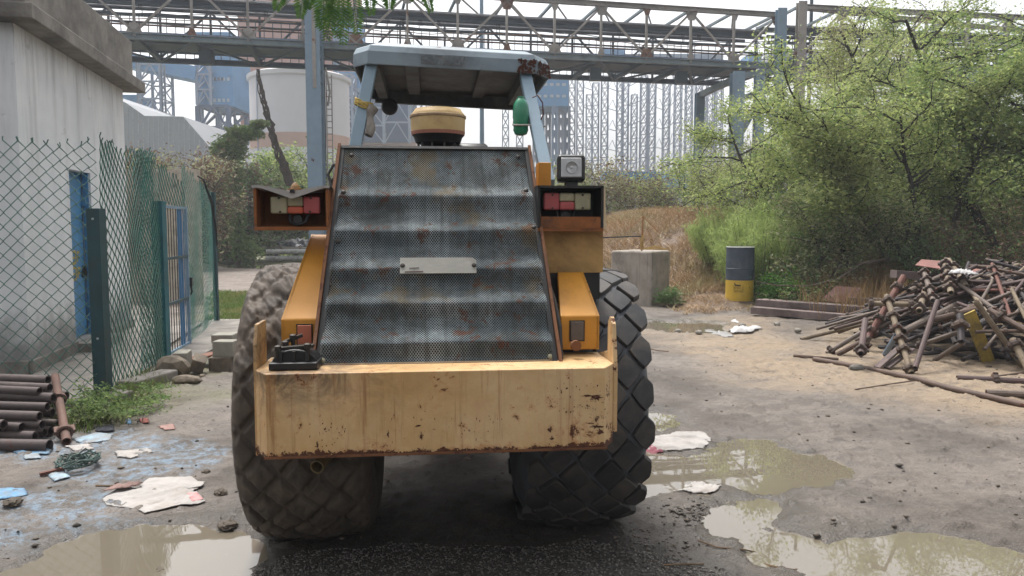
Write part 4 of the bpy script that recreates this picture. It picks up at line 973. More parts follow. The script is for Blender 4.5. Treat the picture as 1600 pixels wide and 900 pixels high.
def bridge(name, P0, dirv, L, z_f, z_t, W, bay, first, label, with_chords_low=True, ph=0):
    dirv = Vector(dirv).normalized(); nv = Vector((-dirv.y, dirv.x, 0))
    if nv.y < 0: nv = -nv
    e = empty(name, P0, 0, label, 'bridge')
    def Q(s, o, z): p = dirv * s + nv * o; return Vector((p.x, p.y, z))
    n = int(L / bay)
    for o, far in ((0, False), (W, True)):
        for z, h_, m_ in ((z_t, .24, M_brp), (z_f, .26, M_br)):
            b = MB(); b.hbeam(Q(first, o, z), Q(first + L, o, z), .22, h_, .03); b.build('chord', m_ if not far else M_brd, e)
        for i in range(n + 1):
            s = first + i * bay
            b = MB(); b.beam(Q(s, o, z_f), Q(s, o, z_t), .13, .10, dirv); b.build('truss_post', (M_brp if not far else M_brd), e)
            big = (i + ph) % 2 == 0
            if not far:
                zz = z_t - .22 if big else z_f + .24
                for (zc, up_) in ((z_t - .13, -1), (z_f + .15, 1)):
                    wd = .34 if ((up_ < 0) == big) else .2; hgt = .42 if ((up_ < 0) == big) else .3
                    g_ = MB(); g_.add([Q(s - wd, -.07, zc), Q(s + wd, -.07, zc), Q(s + wd * .5, -.07, zc + up_ * hgt), Q(s - wd * .5, -.07, zc + up_ * hgt),
                            Q(s - wd, -.05, zc), Q(s + wd, -.05, zc), Q(s + wd * .5, -.05, zc + up_ * hgt), Q(s - wd * .5, -.05, zc + up_ * hgt)],
                           [(0, 1, 2, 3), (7, 6, 5, 4), (0, 4, 5, 1), (1, 5, 6, 2), (2, 6, 7, 3), (3, 7, 4, 0)])
                    g_.build('gusset', M_brp if i % 3 else M_gp, e)
            if i < n:
                a, c = (z_t - .15, z_f + .15) if big else (z_f + .15, z_t - .15)
                b = MB(); b.beam(Q(s, o - .03, a), Q(s + bay, o - .03, c), .10, .08, nv); b.build('diagonal', M_brp if not far else M_brd, e)
    for i in range(n + 1):
        s = first + i * bay
        b = MB(); b.beam(Q(s, .14, z_t), Q(s, W - .14, z_t), .12, .12); b.build('cross_beam', M_br, e)
        b = MB(); b.hbeam(Q(s, .14, z_f - .02), Q(s, W - .14, z_f - .02), .16, .24, .02); b.build('cross_beam', M_brd, e)
        if i < n:
            b = MB(); b.beam(Q(s, .14, z_t + .03), Q(s + bay, W - .14, z_t + .03), .07, .06); b.build('wind_brace', M_brp, e)
            b = MB(); b.beam(Q(s, W - .14 if i % 2 else .14, z_f - .10), Q(s + bay, .14 if i % 2 else W - .14, z_f - .10), .10, .08); b.build('wind_brace', M_brd, e)
        if i % 2 == 0:
            b = MB(); b.bbox((-.28, -.25, -.35), (.28, .25, .28)); o = b.build('hanger_bracket', M_brd, e, loc=Q(s + .3, W * .35, z_f - .40)); 
    # longitudinal pipes and trays on two levels
    q = random.Random(9)
    for (o, z, r_, m_) in ((.9, z_f + .30, .10, M_pipb), (1.4, z_f + .28, .13, M_pipb), (2.1, z_f + .32, .10, M_pipe), (3.0, z_f + .30, .14, M_pipb), (4.2, z_f + .30, .12, M_brd),
                           (1.0, z_f + 1.95, .09, M_pipe), (1.5, z_f + 2.0, .12, M_brd), (3.3, z_f + 2.05, .10, M_pipe), (2.4, z_f + 1.2, .05, M_gp), (1.8, z_f + 1.05, .035, M_wire), (3.6, z_f + 1.35, .035, M_gp), (2.9, z_f + .85, .03, M_wire), (1.2, z_f + .80, .03, M_gp), (2.2, z_f + 2.35, .06, M_pipe)):
        if o > W: continue
        b = MB(); b.tube([Q(first, o, z), Q(first + L, o, z)], r_, 8); b.build('pipe', m_, e)
    for (o, z, h_) in ((1.2, z_f + 1.72, .16), (3.2, z_f + 1.72, .14), (2.0, z_f + 2.15, .12)):
        if o > W: continue
        b = MB(); b.beam(Q(first, o, z), Q(first + L, o, z), .3, h_ * .7); b.build('cable_tray', M_brd, e)
    for k in range(int(L / .9)):
        if q.random() < .5: continue
        s = first + k * .9 + q.uniform(0, .4); b = MB()
        for j in range(3): b.tube([Q(s + j * .07, 1.1, z_f + 1.75), Q(s + j * .07, 1.1, z_f + 1.3 + q.uniform(-.2, .2))], .02, 5)
        b.build('cable_tail', M_wire, e)
    # thin railing bars on the far side of the walkway
    rb = MB()
    k = 0
    while k * .42 < L: s = first + k * .42; rb.beam(Q(s, W - .25, z_f + .1), Q(s, W - .25, z_t - .5), .035, .035); k += 1
    for z in (z_f + .55, z_f + 1.05): rb.beam(Q(first, W - .25, z), Q(first + L, W - .25, z), .03, .03)
    o = rb.build('railing_bars', M_brd, e)
    for z, sg in ((z_f + .95, .10), (z_f + 1.15, .07), (z_f + .70, .05)):
        pts = []; K = int(L / (bay / 4))
        for k in range(K + 1): s = first + L * k / K; pts.append(Q(s, .35, z + sg * math.sin(k * .31 + z) - sg * .4 * math.sin(k * 1.7)))
        b = MB(); b.tube(pts, .022, 5); b.build('cable', M_wire if z != z_f + .95 else M_gp, e)
    # floor grating plates, drawn as cross slats
    fl = MB(); k = 0
    b = MB(); b.beam(Q(first, W * .5, z_f + .13), Q(first + L, W * .5, z_f + .13), W * .34, .03); b.build('walkway', M_brd, e)
    return e, Q
bp0 = at(483, 77, 36.0); bp0.z = 0
e1, Q1 = bridge('pipe_bridge', bp0, (1, .212, 0), 42.61, 10.0, 12.62, 5.0, 2.3667, -19.2, 'long blue grey steel truss pipe bridge crossing overhead behind the roller')
def column(px_s, o, z_top, wid, label, e, Q, parent_name='support_column', z0=-.5, mat=None, plates=None):
    b = MB(); b.hbeam(Q(px_s, o, z0), Q(px_s, o, z_top), wid, wid, .05, Vector((0, 1, 0)))
    c = b.build(parent_name, mat or M_colm, e); c['label'] = label
    if plates:
        for z in plates:
            b = MB(); b.beam(Q(px_s - wid * .48, o, z), Q(px_s + wid * .48, o, z), wid * .9, .03); b.build('stiffener', mat or M_colm, c)
    return c
zc = 13.7
c1 = column(.25, -.62, zc, .66, 'pale blue H column left of the roller canopy', e1, Q1, plates=[z for z in np.arange(8.2, 13.4, .52)])
b = MB(); b.beam(Q1(.25, -.97, 7.9), Q1(.25, -.97, 13.6), .16, .04, (0, 1, 0)); b.build('pale_strip', M_brp, c1)
c2 = column(.25, 5.4, 10.3, .5, 'far leg of the left bridge support', e1, Q1, mat=M_brd)
for z in (9.4,): b = MB(); b.beam(Q1(.25, -.3, z), Q1(.25, 5.2, z), .3, .3); b.build('cap_beam', M_brd, e1)
# vertical cable ladder beside the column
b = MB()
for s in (.74, .98): b.beam(Q1(s, -.45, 3.6), Q1(s, -.45, 8.6), .04, .08)
k = 3.7
while k < 8.5: b.beam(Q1(.74, -.45, k), Q1(.98, -.45, k), .03, .04); k += .28
b.tube([Q1(.72, -.5, 8.9), Q1(.80, -.5, 8.5), Q1(.9, -.5, 7.8), Q1(.8, -.5, 7.2)], .05, 6)
b.build('cable_ladder', M_brp, e1)
# right support tower
for s, o, w_, zt, lb in ((21.2, -.15, .62, 9.6, 'dark grey H column at the right end of the bridge'), (22.3, -.4, .45, 9.4, 'middle column of the right bridge support'), (23.4, -.45, .46, 12.8, 'tall right end column of the bridge'), (21.6, 5.0, .5, 9.4, 'back column of the right bridge support')):
    column(s, o, zt, w_, lb, e1, Q1, mat=M_colm)
for a, c in (((21.2, -.15, 9.35), (24.0, -.15, 10.0)), ((21.2, -.15, 8.2), (23.4, -.4, 8.9)), ((21.3, -.2, 6.3), (22.3, -.4, 8.2)), ((21.2, 0, 9.3), (21.6, 5.0, 9.3)), ((22.3, -.4, 8.6), (23.4, -.5, 6.6))):
    b = MB(); b.beam(Q1(*a), Q1(*c), .26, .3); b.build('support_brace', M_br, e1)
bq = at(1245, 110, 40.2); bq.z = 0
e2, Q2 = bridge('pipe_bridge', bq, (1, .16, 0), 21.6, 10.1, 12.85, 4.6, 2.40, 0, 'second rusty truss section of the pipe bridge disappearing behind the right trees', ph=1)
column(.0, -.3, 13.0, .42, 'rusty post at the joint of the two bridge sections', e2, Q2, mat=M_brp)
column(9.6, -.3, 10, .6, 'column hidden by the trees', e2, Q2)
b = MB(); b.beam(Q1(23.4, 0, 12.0), Q2(.1, 0, 12.8), .2, .2); b.beam(Q1(23.4, 3, 10.3), Q2(.2, 3, 10.3), .5, .3); b.build('link_beam', M_brp, e2)
# hanging dead creeper and cables below the bridge, left of the column
b = MB(); q = random.Random(12)
def hp(px, py, Y=35.0): return at(px, py, Y)
for k in range(9):
    pts = []
    for i in range(22):
        u = i / 21; px = 403 + 52 * u ** 1.35 + q.uniform(-1, 1) * (1 + 3 * math.sin(u * 3.1)) ; py = 108 + 182 * u; pts.append(hp(px + (k - 4) * (.5 + .9 * u), py))
    b.tube(pts, [.018 + .045 * (i / 21) for i in range(22)], 5)
cr = b.build('dead_creeper', pm('dead creeper stem', sr(84, 72, 60), .95, var=.4), smooth=True); tag(cr, 'thick dead brown creeper and cables hanging from the bridge left of the column', 'creeper')
# lamp pole seen above the canopy
b = MB(); p = at(753, 200, 52); b.tube([(p.x, p.y, 0), (p.x, p.y, 19)], [.17, .13], 10); tag(b.build('lamp_pole', M_colm, smooth=True), 'thin pale grey vertical pole rising behind the roller canopy', 'pole')
b = MB(); p = at(1268, 10, 46); b.tube([(p.x, p.y, 0), (p.x, p.y, 18)], [.12, .10], 8); b.box((p.x - .5, p.y, 17.0), (1.0, .2, .12)); tag(b.build('lamp_pole', M_brd, smooth=True), 'thin dark pole above the joint of the bridge', 'pole')

# ------------------------------------------------------------------ far plant buildings
M_silo = pm('white silo concrete', sr(214, 210, 210), .85, var=.06, scale=.15, streak=.2, dcol=sr(170, 166, 164), bump=.1)
M_pink = pm('salmon band', sr(198, 158, 136), .85, var=.1, scale=.2)
M_bluf = pm('blue cladding', sr(84, 146, 196), .7, var=.12, scale=.3, dirt=.15)
M_blud = pm('dark blue cladding', sr(66, 88, 122), .75, var=.2, scale=.3)
M_gryc = pm('grey cladding', sr(158, 160, 164), .8, var=.08, scale=.2)
M_lat = pm('far lattice steel', sr(148, 160, 178), .7, var=.1, scale=.5, bump=0)
M_latb = pm('far blue lattice', sr(104, 130, 160), .7, var=.1, scale=.5, bump=0)
def rect_box(name, mat, x0, y0, x1, y1, Y, depth, parent=None, ground=False, **k):
    a = at(x0, y0, Y); c = at(x1, y1, Y); z0 = -1 if ground else c.z
    b = MB(); b.bbox((a.x, Y, z0), (c.x, Y + depth, a.z)); return b.build(name, mat, parent, **k)
def win_row(parent, x0, x1, y0, y1, n, Y, mat):
    for i in range(n):
        a = x0 + (x1 - x0) * (i + .2) / n; c = x0 + (x1 - x0) * (i + .8) / n
        p = at(a, y0, Y - .06); q_ = at(c, y1, Y - .06); b = MB(); b.bbox((p.x, Y - .08, q_.z), (q_.x, Y + .05, p.z)); b.build('window', mat, parent)
M_win = pm('pale window', sr(176, 190, 200), .4)
M_wind = pm('dark window', sr(56, 66, 80), .4)
# silo
s0 = at(366, 120, 100); s1 = at(527, 120, 100); rS = (s1.x - s0.x) / 2; cxS = (s0.x + s1.x) / 2; zt = at(400, 105, 100).z
si = empty('concrete_silo', (cxS, 100 + rS, 0), 0, 'big round white concrete silo with a salmon painted band', 'silo')
zb1_ = at(400, 206, 100).z; zb0_ = at(400, 229, 100).z
b = MB(); b.lathe([(rS, -1), (rS, zt - .8), (rS * .97, zt), (rS * .5, zt + .8), (0, zt + 1)], 64); b.build('silo_shell', M_silo, si, smooth=True)
b = MB(); b.lathe([(rS + .06, zb0_), (rS + .06, zb1_)], 64); b.build('painted_band', M_pink, si, smooth=True)
b = MB(); b.lathe([(rS + .0, zt - .9), (rS + .28, zt - .7), (rS + .28, zt - .2), (rS * .97, zt + .02)], 64); b.build('silo_rim', M_silo, si, smooth=True)
b = MB()
for x_ in (-.9, .9): b.beam((x_ * .3 - 3.9, -rS * .80, 0), (x_ * .3 - 3.9, -rS * .80, zt), .1, .1)
b.build('access_ladder', M_lat, si)
b = rect_box('pink_tower', pm('salmon cladding', sr(184, 124, 102), .85, var=.08, scale=.2), 366, -160, 600 if False else 545, 84, 150, 14, ground=True); tag(b, 'tall salmon coloured building behind the silo, seen through the bridge truss', 'building')
# conveyor transfer tower, left of the silo
tw_ = empty('transfer_tower', (0, 0, 0), 0, 'blue clad conveyor tower on an open steel frame left of the silo', 'tower')
rect_box('cladding', M_bluf, 328, 84, 365, 166, 118, 8, tw_); rect_box('cladding', M_bluf, 305, 92, 329, 166, 120, 8, tw_)
rect_box('roof', M_bluf, 300, 50, 362, 66, 117, 9, tw_)
win_row(tw_, 332, 360, 121, 126, 4, 118, M_win); win_row(tw_, 332, 360, 154, 159, 4, 118, M_win); win_row(tw_, 333, 350, 121, 126, 3, 117.9, M_wind)
def lattice(parent, x0, x1, y0, y1, Y, nb, mat, wd=.22, depth=4, name='frame', horizontals=True, ztop=None):
    a = at(x0, y0, Y); c = at(x1, y1, Y); b = MB(); zb_ = c.z
    xs = (a.x, c.x)
    for x in xs:
        for y in (Y, Y + depth): b.beam((x, y, zb_), (x, y, a.z), wd * 1.5, wd * 1.5)
    for i in range(nb):
        z0 = zb_ + (a.z - zb_) * i / nb; z1 = zb_ + (a.z - zb_) * (i + 1) / nb; xm = (a.x + c.x) / 2
        for y in (Y, Y + depth):
            if horizontals: b.beam((a.x, y, z1), (c.x, y, z1), wd, wd)
            b.beam((a.x, y, z0), (xm, y, z1), wd * .7, wd * .7); b.beam((c.x, y, z0), (xm, y, z1), wd * .7, wd * .7)
        for x in xs: b.beam((x, Y, z0), (x, Y + depth, z1), wd * .7, wd * .7); b.beam((x, Y, z1), (x, Y + depth, z1), wd * .7, wd * .7)
    return b.build(name, mat, parent)
lattice(tw_, 306, 330, 92, 164, 117, 3, M_lat, .25, name='steel_frame'); lattice(tw_, 309, 362, 166, 355, 118, 5, M_blud, .42, 8, name='steel_frame'); lattice(tw_, 316, 350, 166, 355, 119, 6, M_lat, .22, 6, name='steel_frame')
rect_box('lower_floor', M_blud, 312, 198, 360, 224, 121, 7, tw_)
gl = empty('conveyor_gallery', (0, 0, 0), 0, 'sloping blue enclosed conveyor gallery above the grey shed', 'conveyor')
a, c = at(150, 88, 112), at(306, 128, 117); a2, c2_ = at(150, 102, 112), at(306, 145, 117) if False else at(306, 138, 117)
b = MB(); a = at(120, 78, 112); b.beam(a, at(306, 117, 117), 3.0, 2.0); b.build('gallery_box', M_bluf, gl)
b = MB()
for k in range(13): p = at(120, 78, 112).lerp(at(306, 117, 117), k / 13); b.beam(p + Vector((0, -1.52, -1.05)), p + Vector((0, -1.52, 1.0)), .12, .08)
b.build('gallery_rib', M_lat, gl)
lw = empty('lattice_trestle', (0, 0, 0), 0, 'white lattice trestle tower carrying the blue gallery', 'trestle')
lattice(lw, 217, 258, 100, 340, 113, 9, M_lat, .22, 4, name='trestle_frame'); 
lattice(lw, 214, 222, 96, 340, 112.8, 14, M_lat, .12, 1.0, name='trestle_leg')
lattice(lw, 252, 260, 100, 340, 112.8, 14, M_lat, .12, 1.0, name='trestle_leg')
b = rect_box('blue_hut', M_bluf, 190, 148, 216, 178, 116, 6); tag(b, 'small blue clad hut beyond the roof corner of the white building', 'building')
# grey shed with sloping end
def pt(px, py, Y): return at(px, py, Y)
sh = empty('grey_shed', (0, 0, 0), 0, 'long grey clad coal shed with a sloping end below the trestle', 'shed')
pf = [pt(120, 130, 92), pt(196, 160, 92), pt(226, 181, 92), pt(286, 182, 92), pt(356, 262, 92), pt(356, 380, 92), pt(120, 380, 92)]
b = MB(); n_ = len(pf); b.add([*pf, *[p + Vector((0, 24, 0)) for p in pf]], [tuple(range(n_ - 1, -1, -1)), tuple(range(n_, 2 * n_))] + [(i, (i + 1) % n_, n_ + (i + 1) % n_, n_ + i) for i in range(n_)]); b.build('cladding', M_gryc, sh)
seam = MB()
for px in range(200, 350, 8):
    top = 182 if px < 286 else 182 + (px - 286) * 80 / 70
    if px < 226: top = 160 + (px - 196) * .7
    p, r_ = pt(px, top + 1, 91.97), pt(px, 330, 91.97); seam.beam(p, r_, .10, .05, (0, 1, 0))
seam.build('cladding_ribs', pm('pale seam', sr(172, 174, 178), .8), sh)['kind'] = 'stuff'
b = rect_box('blue_wall', M_bluf, 325, 258, 372, 290, 86, 3, ground=True); tag(b, 'low bright blue wall at the foot of the grey shed', 'wall')
b = rect_box('blue_wall', M_bluf, 500, 258, 545, 276, 86, 3, ground=True); tag(b, 'low bright blue wall behind the left column', 'wall')
# structure between silo and roller
md = empty('boiler_house', (0, 0, 0), 0, 'dark blue plant building wrapped in pale steel lattice right of the silo', 'building')
rect_box('cladding', M_blud, 532, 150, 640, 222, 126, 10, md); rect_box('cladding', M_bluf, 530, 112, 560, 150, 127, 10, md); rect_box('cladding', M_bluf, 560, 120, 628, 172, 133, 10, md)
rect_box('lower_wall', M_pink, 528, 222, 650, 262, 127, 8, md, ground=True)
lattice(md, 531, 552, 116, 262, 124, 8, M_lat, .24, 3, name='steel_frame'); lattice(md, 556, 600, 140, 224, 124.5, 3, M_lat, .26, 3, name='steel_frame'); lattice(md, 600, 640, 158, 224, 124.5, 2, M_lat, .24, 3, name='steel_frame')
rect_box('blue_box', M_bluf, 517, 24, 556, 50, 131, 8, md); rect_box('tall_leg', M_latb, 520, 50, 526, 112, 131, 2, md, ground=True)
# blue plant right of the roller post
bl_ = empty('blue_plant', (0, 0, 0), 0, 'blue clad hopper house standing on a forest of slim legs behind the canopy', 'building')
rect_box('cladding', M_bluf, 832, 118, 888, 166, 120, 9, bl_); rect_box('cladding', M_bluf, 560, 118, 600, 128, 150, 9, bl_)
win_row(bl_, 838, 886, 130, 134, 5, 120, M_win); win_row(bl_, 838, 886, 148, 152, 5, 120, M_win)
for i, px in enumerate((836, 846, 856, 866, 876, 886)):
    lattice(bl_, px - 2, px + 3, 166, 356, 120 + (i % 3) * 3, 10, M_latb if i % 2 else M_lat, .2, 1.5, name='leg_frame')
# the row of tall lattice towers: copies of one slim tower
def tower_mesh(wpx, Y, nb, H=24.0):
    w_ = wpx / FPX * Y; b = MB(); dpt = w_
    for x in (-w_ / 2, w_ / 2):
        for y in (0, dpt): b.beam((x, y, -1), (x, y, H), .15, .15)
    for i in range(nb):
        z0 = H * i / nb; z1 = H * (i + 1) / nb
        for y in (0, dpt): b.beam((-w_ / 2, y, z0), (w_ / 2, y, z1), .09, .09); b.beam((w_ / 2, y, z0), (-w_ / 2, y, z1), .09, .09); b.beam((-w_ / 2, y, z1), (w_ / 2, y, z1), .09, .09)
        for x in (-w_ / 2, w_ / 2): b.beam((x, 0, z0), (x, dpt, z1), .05, .05)
    return b
TY = 125; Htw = at(900, 118, TY).z
tm0 = tower_mesh(10, TY, 14, Htw).mesh('lattice_tower', M_lat)
ORD = 'first second third fourth fifth sixth seventh eighth ninth tenth eleventh twelfth thirteenth fourteenth'.split()
tws = [893, 906, 930, 944, 968, 976, 1005, 1018, 1040, 1058, 1075, 1090, 1108, 1122, 655, 672, 700, 790, 812]
for i, px in enumerate(tws):
    p = at(px, 300, TY + (i % 3) * 3.0); o = link_mesh('lattice_tower', tm0, None, None, (p.x, p.y, 0))
    tag(o, ('%s slim lattice tower from the left in the row behind the work lamp' % ORD[i]) if i < 14 else ('%s slim lattice tower from the left between canopy and hood' % ORD[i - 14]), 'tower', 'row of slim lattice towers' if i < 14 else 'lattice towers seen under the canopy')
for i in range(12):
    x0_, x1_ = tws[i] + 5, tws[i + 1] - 5
    if x1_ - x0_ < 6: continue
    b = MB()
    for k in range(8):
        z = Htw * (k + .4 + .2 * (i % 3)) / 8; a = at(x0_, 300, TY + (i % 3) * 3); c = at(x1_, 300, TY + ((i + 1) % 3) * 3); a.z = z; c.z = z
        b.beam(a, c, .10, .10); m_ = (a + c) / 2 + Vector((0, 0, 1.6)); b.beam(a, m_, .07, .07); b.beam(c, m_, .07, .07)
    tag(b.build('tower_bracing', M_lat), 'pale cross bracing right of the %s lattice tower of the row' % ORD[i], None, 'bracing between the lattice towers', 'stuff')
# buildings seen through the truss on the right: pale sheds and blue boxes high on the towers
tm1 = tower_mesh(9, 150, 13, 27).mesh('lattice_tower', M_lat)
for i, px in enumerate((920, 990, 1098)):
    p = at(px, 300, 150); o = link_mesh('lattice_tower', tm1, None, None, (p.x, p.y, 0)); tag(o, '%s pale tower from the left in the fainter back row of lattice towers' % ORD[i], 'tower', 'back row of lattice towers')
up = empty('elevated_gallery', (0, 0, 0), 0, 'pale roofed gallery with blue boxes on top of the lattice towers', 'conveyor')
rect_box('gallery_box', M_gryc, 900, 84, 1130, 104, 140, 6, up); rect_box('blue_cladding', M_bluf, 940, 76, 976, 88, 138, 5, up); rect_box('blue_cladding', M_bluf, 1010, 92, 1126, 104, 137.9, 2, up); rect_box('blue_cladding', M_bluf, 1170, 84, 1190, 98, 138, 5, up); rect_box('blue_cladding', M_bluf, 640, 84, 700, 100, 140, 5, up)
rect_box('gallery_box', M_gryc, 1205, 82, 1300, 104, 140, 6, up)
# low elevated trough (concrete duct) with murky blue sheet, far right of the roller
dk = empty('concrete_duct', (0, 0, 0), 0, 'long low concrete duct on short piers beyond the dry grass', 'duct')
rect_box('deck', M_conc, 905, 293, 1150, 305, 70, 3, dk)
for px in range(915, 1140, 14):
    rect_box('pier', M_conc, px, 305, px + 4, 350, 70.3, .5, dk)
b = rect_box('blue_container', pm('faded cyan container', sr(120, 178, 204), .6, var=.2, scale=.6, dirt=.5, dcol=sr(60, 100, 140), streak=.4), 1040, 271, 1112, 294, 78, 4); tag(b, 'faded cyan container standing beyond the concrete duct', 'container')
b = rect_box('blue_container', M_bluf, 945, 268, 1038, 280, 80, 4); tag(b, 'long low blue tarpaulin roof beside the cyan container', 'roof')
# pale building and orange machine behind the right trees
b = rect_box('grey_building', pm('pale grey far building', sr(170, 172, 174), .9, var=.12, scale=.4, streak=.3), 1290, 230, 1760, 420, 46, 6, ground=True); tag(b, 'pale grey building half hidden behind the right trees', 'building')
M_or = pm('orange machine paint', sr(214, 120, 50), .6, var=.15, scale=1, dirt=.4, dcol=sr(120, 70, 40), rust=.2)
ex = empty('orange_excavator', at(1405, 420, 27), 0, 'orange excavator parked behind the dark tree trunks', 'excavator'); ex.location.z = 1.5
b = MB(); b.box((0, 0, .45), (3.4, .6, .8)); b.box((0, 2.2, .45), (3.4, .6, .8)); b.build('track', M_blk, ex, bevel=.15)
b = MB(); b.box((.3, 1.1, 1.4), (3.0, 2.4, .9)); b.build('body', M_blk, ex, bevel=.1)
b = MB(); b.box((-.6, .6, 2.3), (1.2, 1.1, 1.5)); b.build('cab', M_or, ex, bevel=.08)
b = MB(); b.box((-.6, .04, 2.45), (.9, .06, .8)); b.build('cab_window', M_wind, ex)
pts = [(-1.7, 1.0, 1.8), (-1.0, 1.0, 3.4), (1.2, 1.0, 4.1)]
b = MB(); b.beam((1.9, 1, 4.1), (-.6, 1, 3.1), .35, .65); b.beam((-.6, 1, 3.1), (-1.9, 1, 1.6), .35, .6); b.build('boom', M_or, ex, bevel=.05)
b = MB(); b.beam((-1.9, 1, 1.8), (-1.5, 1, -.2), .3, .4); b.build('dipper_arm', M_or, ex, bevel=.05)
b = MB(); b.box((-1.6, 1, -.3), (.6, .9, .7)); b.build('bucket', M_blk, ex, bevel=.1)
# ------------------------------------------------------------------ barrier block, barrel, beams
bb = empty('concrete_block', (0, 0, 0), 0, 'weathered grey concrete barrier block right of the roller tyre', 'concrete block')
M_blkc = pm('pale weathered concrete', sr(176, 166, 154), .9, var=.15, scale=2, dirt=.5, dcol=sr(110, 100, 90), streak=.6, bump=.4, bscale=25)
y0 = 16.9; a = at(962, 395, y0); c = at(1020, 470, y0); 
b = MB(); zt = at(1000, 392, y0).z
P = [(at(956, 400, y0 + .1).x, y0 + .3), (at(1018, 400, y0 - .3).x, y0 - .35), (at(1047, 400, y0 + .5).x, y0 + .45), (at(990, 400, y0 + 1.2).x, y0 + 1.2)]
b.hexa([(x, y, -.2) for x, y in P], [(x + (.0), y, zt) for x, y in P]); b.build('block', M_blkc, bb, bevel=.05, seg=3)
p = at(1004, 392, y0); b = MB(); q = random.Random(6)
for k in range(14):
    b.tube([p + Vector((q.uniform(-.04, .04), .1, .02)), p + Vector((q.uniform(-.05, .05), .1 + q.uniform(-.05, .05), .25 + q.uniform(-.05, .15)))], .008, 5)
for k in range(5): b.tube([p + Vector((.02, .1, .04)), p + Vector((.3, .12 + k * .01, .03 + .02 * k)), p + Vector((.62, .2, .02))], .008, 5)
tag(b.build('straw_bundle', pm('yellow straw rope', sr(196, 160, 96), .9)), 'yellow frayed rope on top of the concrete block', 'rope')
b = MB(); b.tube([p + Vector((.0, .12, 0)), p + Vector((.02, .12, .75))], .018, 6); b.tube([p + Vector((.02, .12, .75)), p + Vector((-.38, .12, .42))], .008, 4); b.tube([p + Vector((.02, .12, .75)), p + Vector((.40, .12, .38))], .008, 4)
tag(b.build('marker_stick', pm('orange brown stick', sr(176, 122, 76), .8)), 'thin brown stick with slanting strings standing on the concrete block', 'stick')
b = MB(); l = at(845, 372, y0 + .1); r_ = p + Vector((0, .12, .32)); b.tube([l, (l + r_) / 2 + Vector((0, 0, -.02)), r_], .016, 6); tag(b.build('guy_wire', M_wire), 'dark wire running left from the stick on the concrete block', 'wire')
# barrel: two drums' height, dark above, yellow below, with a painted black emblem
bp = gp(1161, 484); RB = .285; HB = 1.0
ba = empty('oil_drum', (bp.x, bp.y + RB, gz(bp.x, bp.y + RB) - .02), 0, 'tall steel drum painted dark blue above and yellow below at the edge of the yard', 'barrel')
b = MB(); b.lathe([(RB, 0), (RB, .43)], 40); b.build('yellow_shell', pm('yellow drum paint', sr(218, 180, 58), .6, var=.1, scale=4, dirt=.25, dcol=sr(160, 130, 60), rust=.12), ba, smooth=True)
b = MB(); b.lathe([(RB + .002, .43), (RB + .002, .66), (RB + .012, .67), (RB + .002, .68), (RB - .002, 1.08), (RB + .008, 1.09), (RB + .006, 1.105), (RB - .02, 1.10), (RB - .03, 1.09), (0, 1.09)], 40)
b.build('dark_shell', pm('dark blue drum paint', sr(62, 74, 88), .55, var=.2, scale=4, dirt=.4, dcol=sr(96, 100, 106), rust=.1), ba, smooth=True, ang=30)
b = MB(); b.lathe([(RB - .04, 1.093), (RB - .015, 1.125), (RB + .01, 1.112)], 40); b.build('rim', pm('pale drum rim', sr(150, 152, 146), .7), ba, smooth=True)
em = MB()
def onb(ang, z): r_ = RB + .004; return Vector((r_ * math.sin(ang), -r_ * math.cos(ang), z))
def emb(a0, z0, a1, z1, w_=.012): em.beam(onb(a0, z0), onb(a1, z1), w_, .003, (math.sin((a0 + a1) / 2), -math.cos((a0 + a1) / 2), 0))
# small black animal outline standing over a frame with worn letters below
emb(-.62, .335, -.22, .325, .028); emb(-.62, .34, -.62, .375, .018); emb(-.64, .37, -.58, .375, .014)
for a_ in (-.60, -.52, -.42, -.33, -.24): emb(a_, .31, a_ - .02, .255, .007)
emb(-.22, .33, -.14, .345, .007)
emb(-.68, .33, -.68, .20, .005); emb(-.05, .34, -.05, .19, .007); emb(-.68, .185, -.05, .185, .005)
for a_ in (-.60, -.53, -.46, -.38, -.30, -.22, -.14): emb(a_, .225, a_, .185, .006)
emb(-.60, .225, -.53, .225, .005); emb(-.46, .225, -.38, .225, .005); emb(-.30, .205, -.22, .205, .005)
em.build('painted_emblem', M_blk, ba)
# old timbers and steel channels lying behind the drum
M_beam = pm('old purple brown timber', sr(128, 112, 108), .9, var=.3, scale=3, dirt=.5, dcol=sr(70, 60, 56), streak=.2, bump=.5, bscale=30)
M_beam2 = pm('pale weathered timber', sr(156, 144, 132), .9, var=.25, scale=3, dirt=.5, dcol=sr(100, 88, 80), bump=.4)
M_rsheet = pm('dull red sheet', sr(142, 96, 88), .8, var=.25, scale=3, dirt=.5, dcol=sr(110, 90, 80))
beams = [((4.62, 14.75), (7.0, 12.75), .10, .22, M_beam, 'front dark timber beam of the low stack behind the drum'), ((4.78, 15.0), (7.4, 13.0), .22, .20, M_beam, 'second timber beam behind the front one'),
         ((4.95, 15.25), (7.6, 13.3), .20, .20, M_beam2, 'pale weathered beam at the back of the low timber stack'), ((6.35, 14.6), (8.4, 13.2), .30, .22, M_beam, 'short brown timber on top of the stack near the pipe heap'),
         ((6.6, 14.2), (8.3, 12.9), .32, .22, M_beam2, 'short pale plank on the timber stack near the pipe heap')]
for (p0, p1, z, w_, m_, lb) in beams:
    gz0 = gz(*p0); b = MB(); b.beam((p0[0], p0[1], z + .02), (p1[0], p1[1], z - .02), w_, .13); tag(b.build('timber_beam', m_, bevel=.008), lb, 'timber beam', 'old timbers stacked behind the drum')
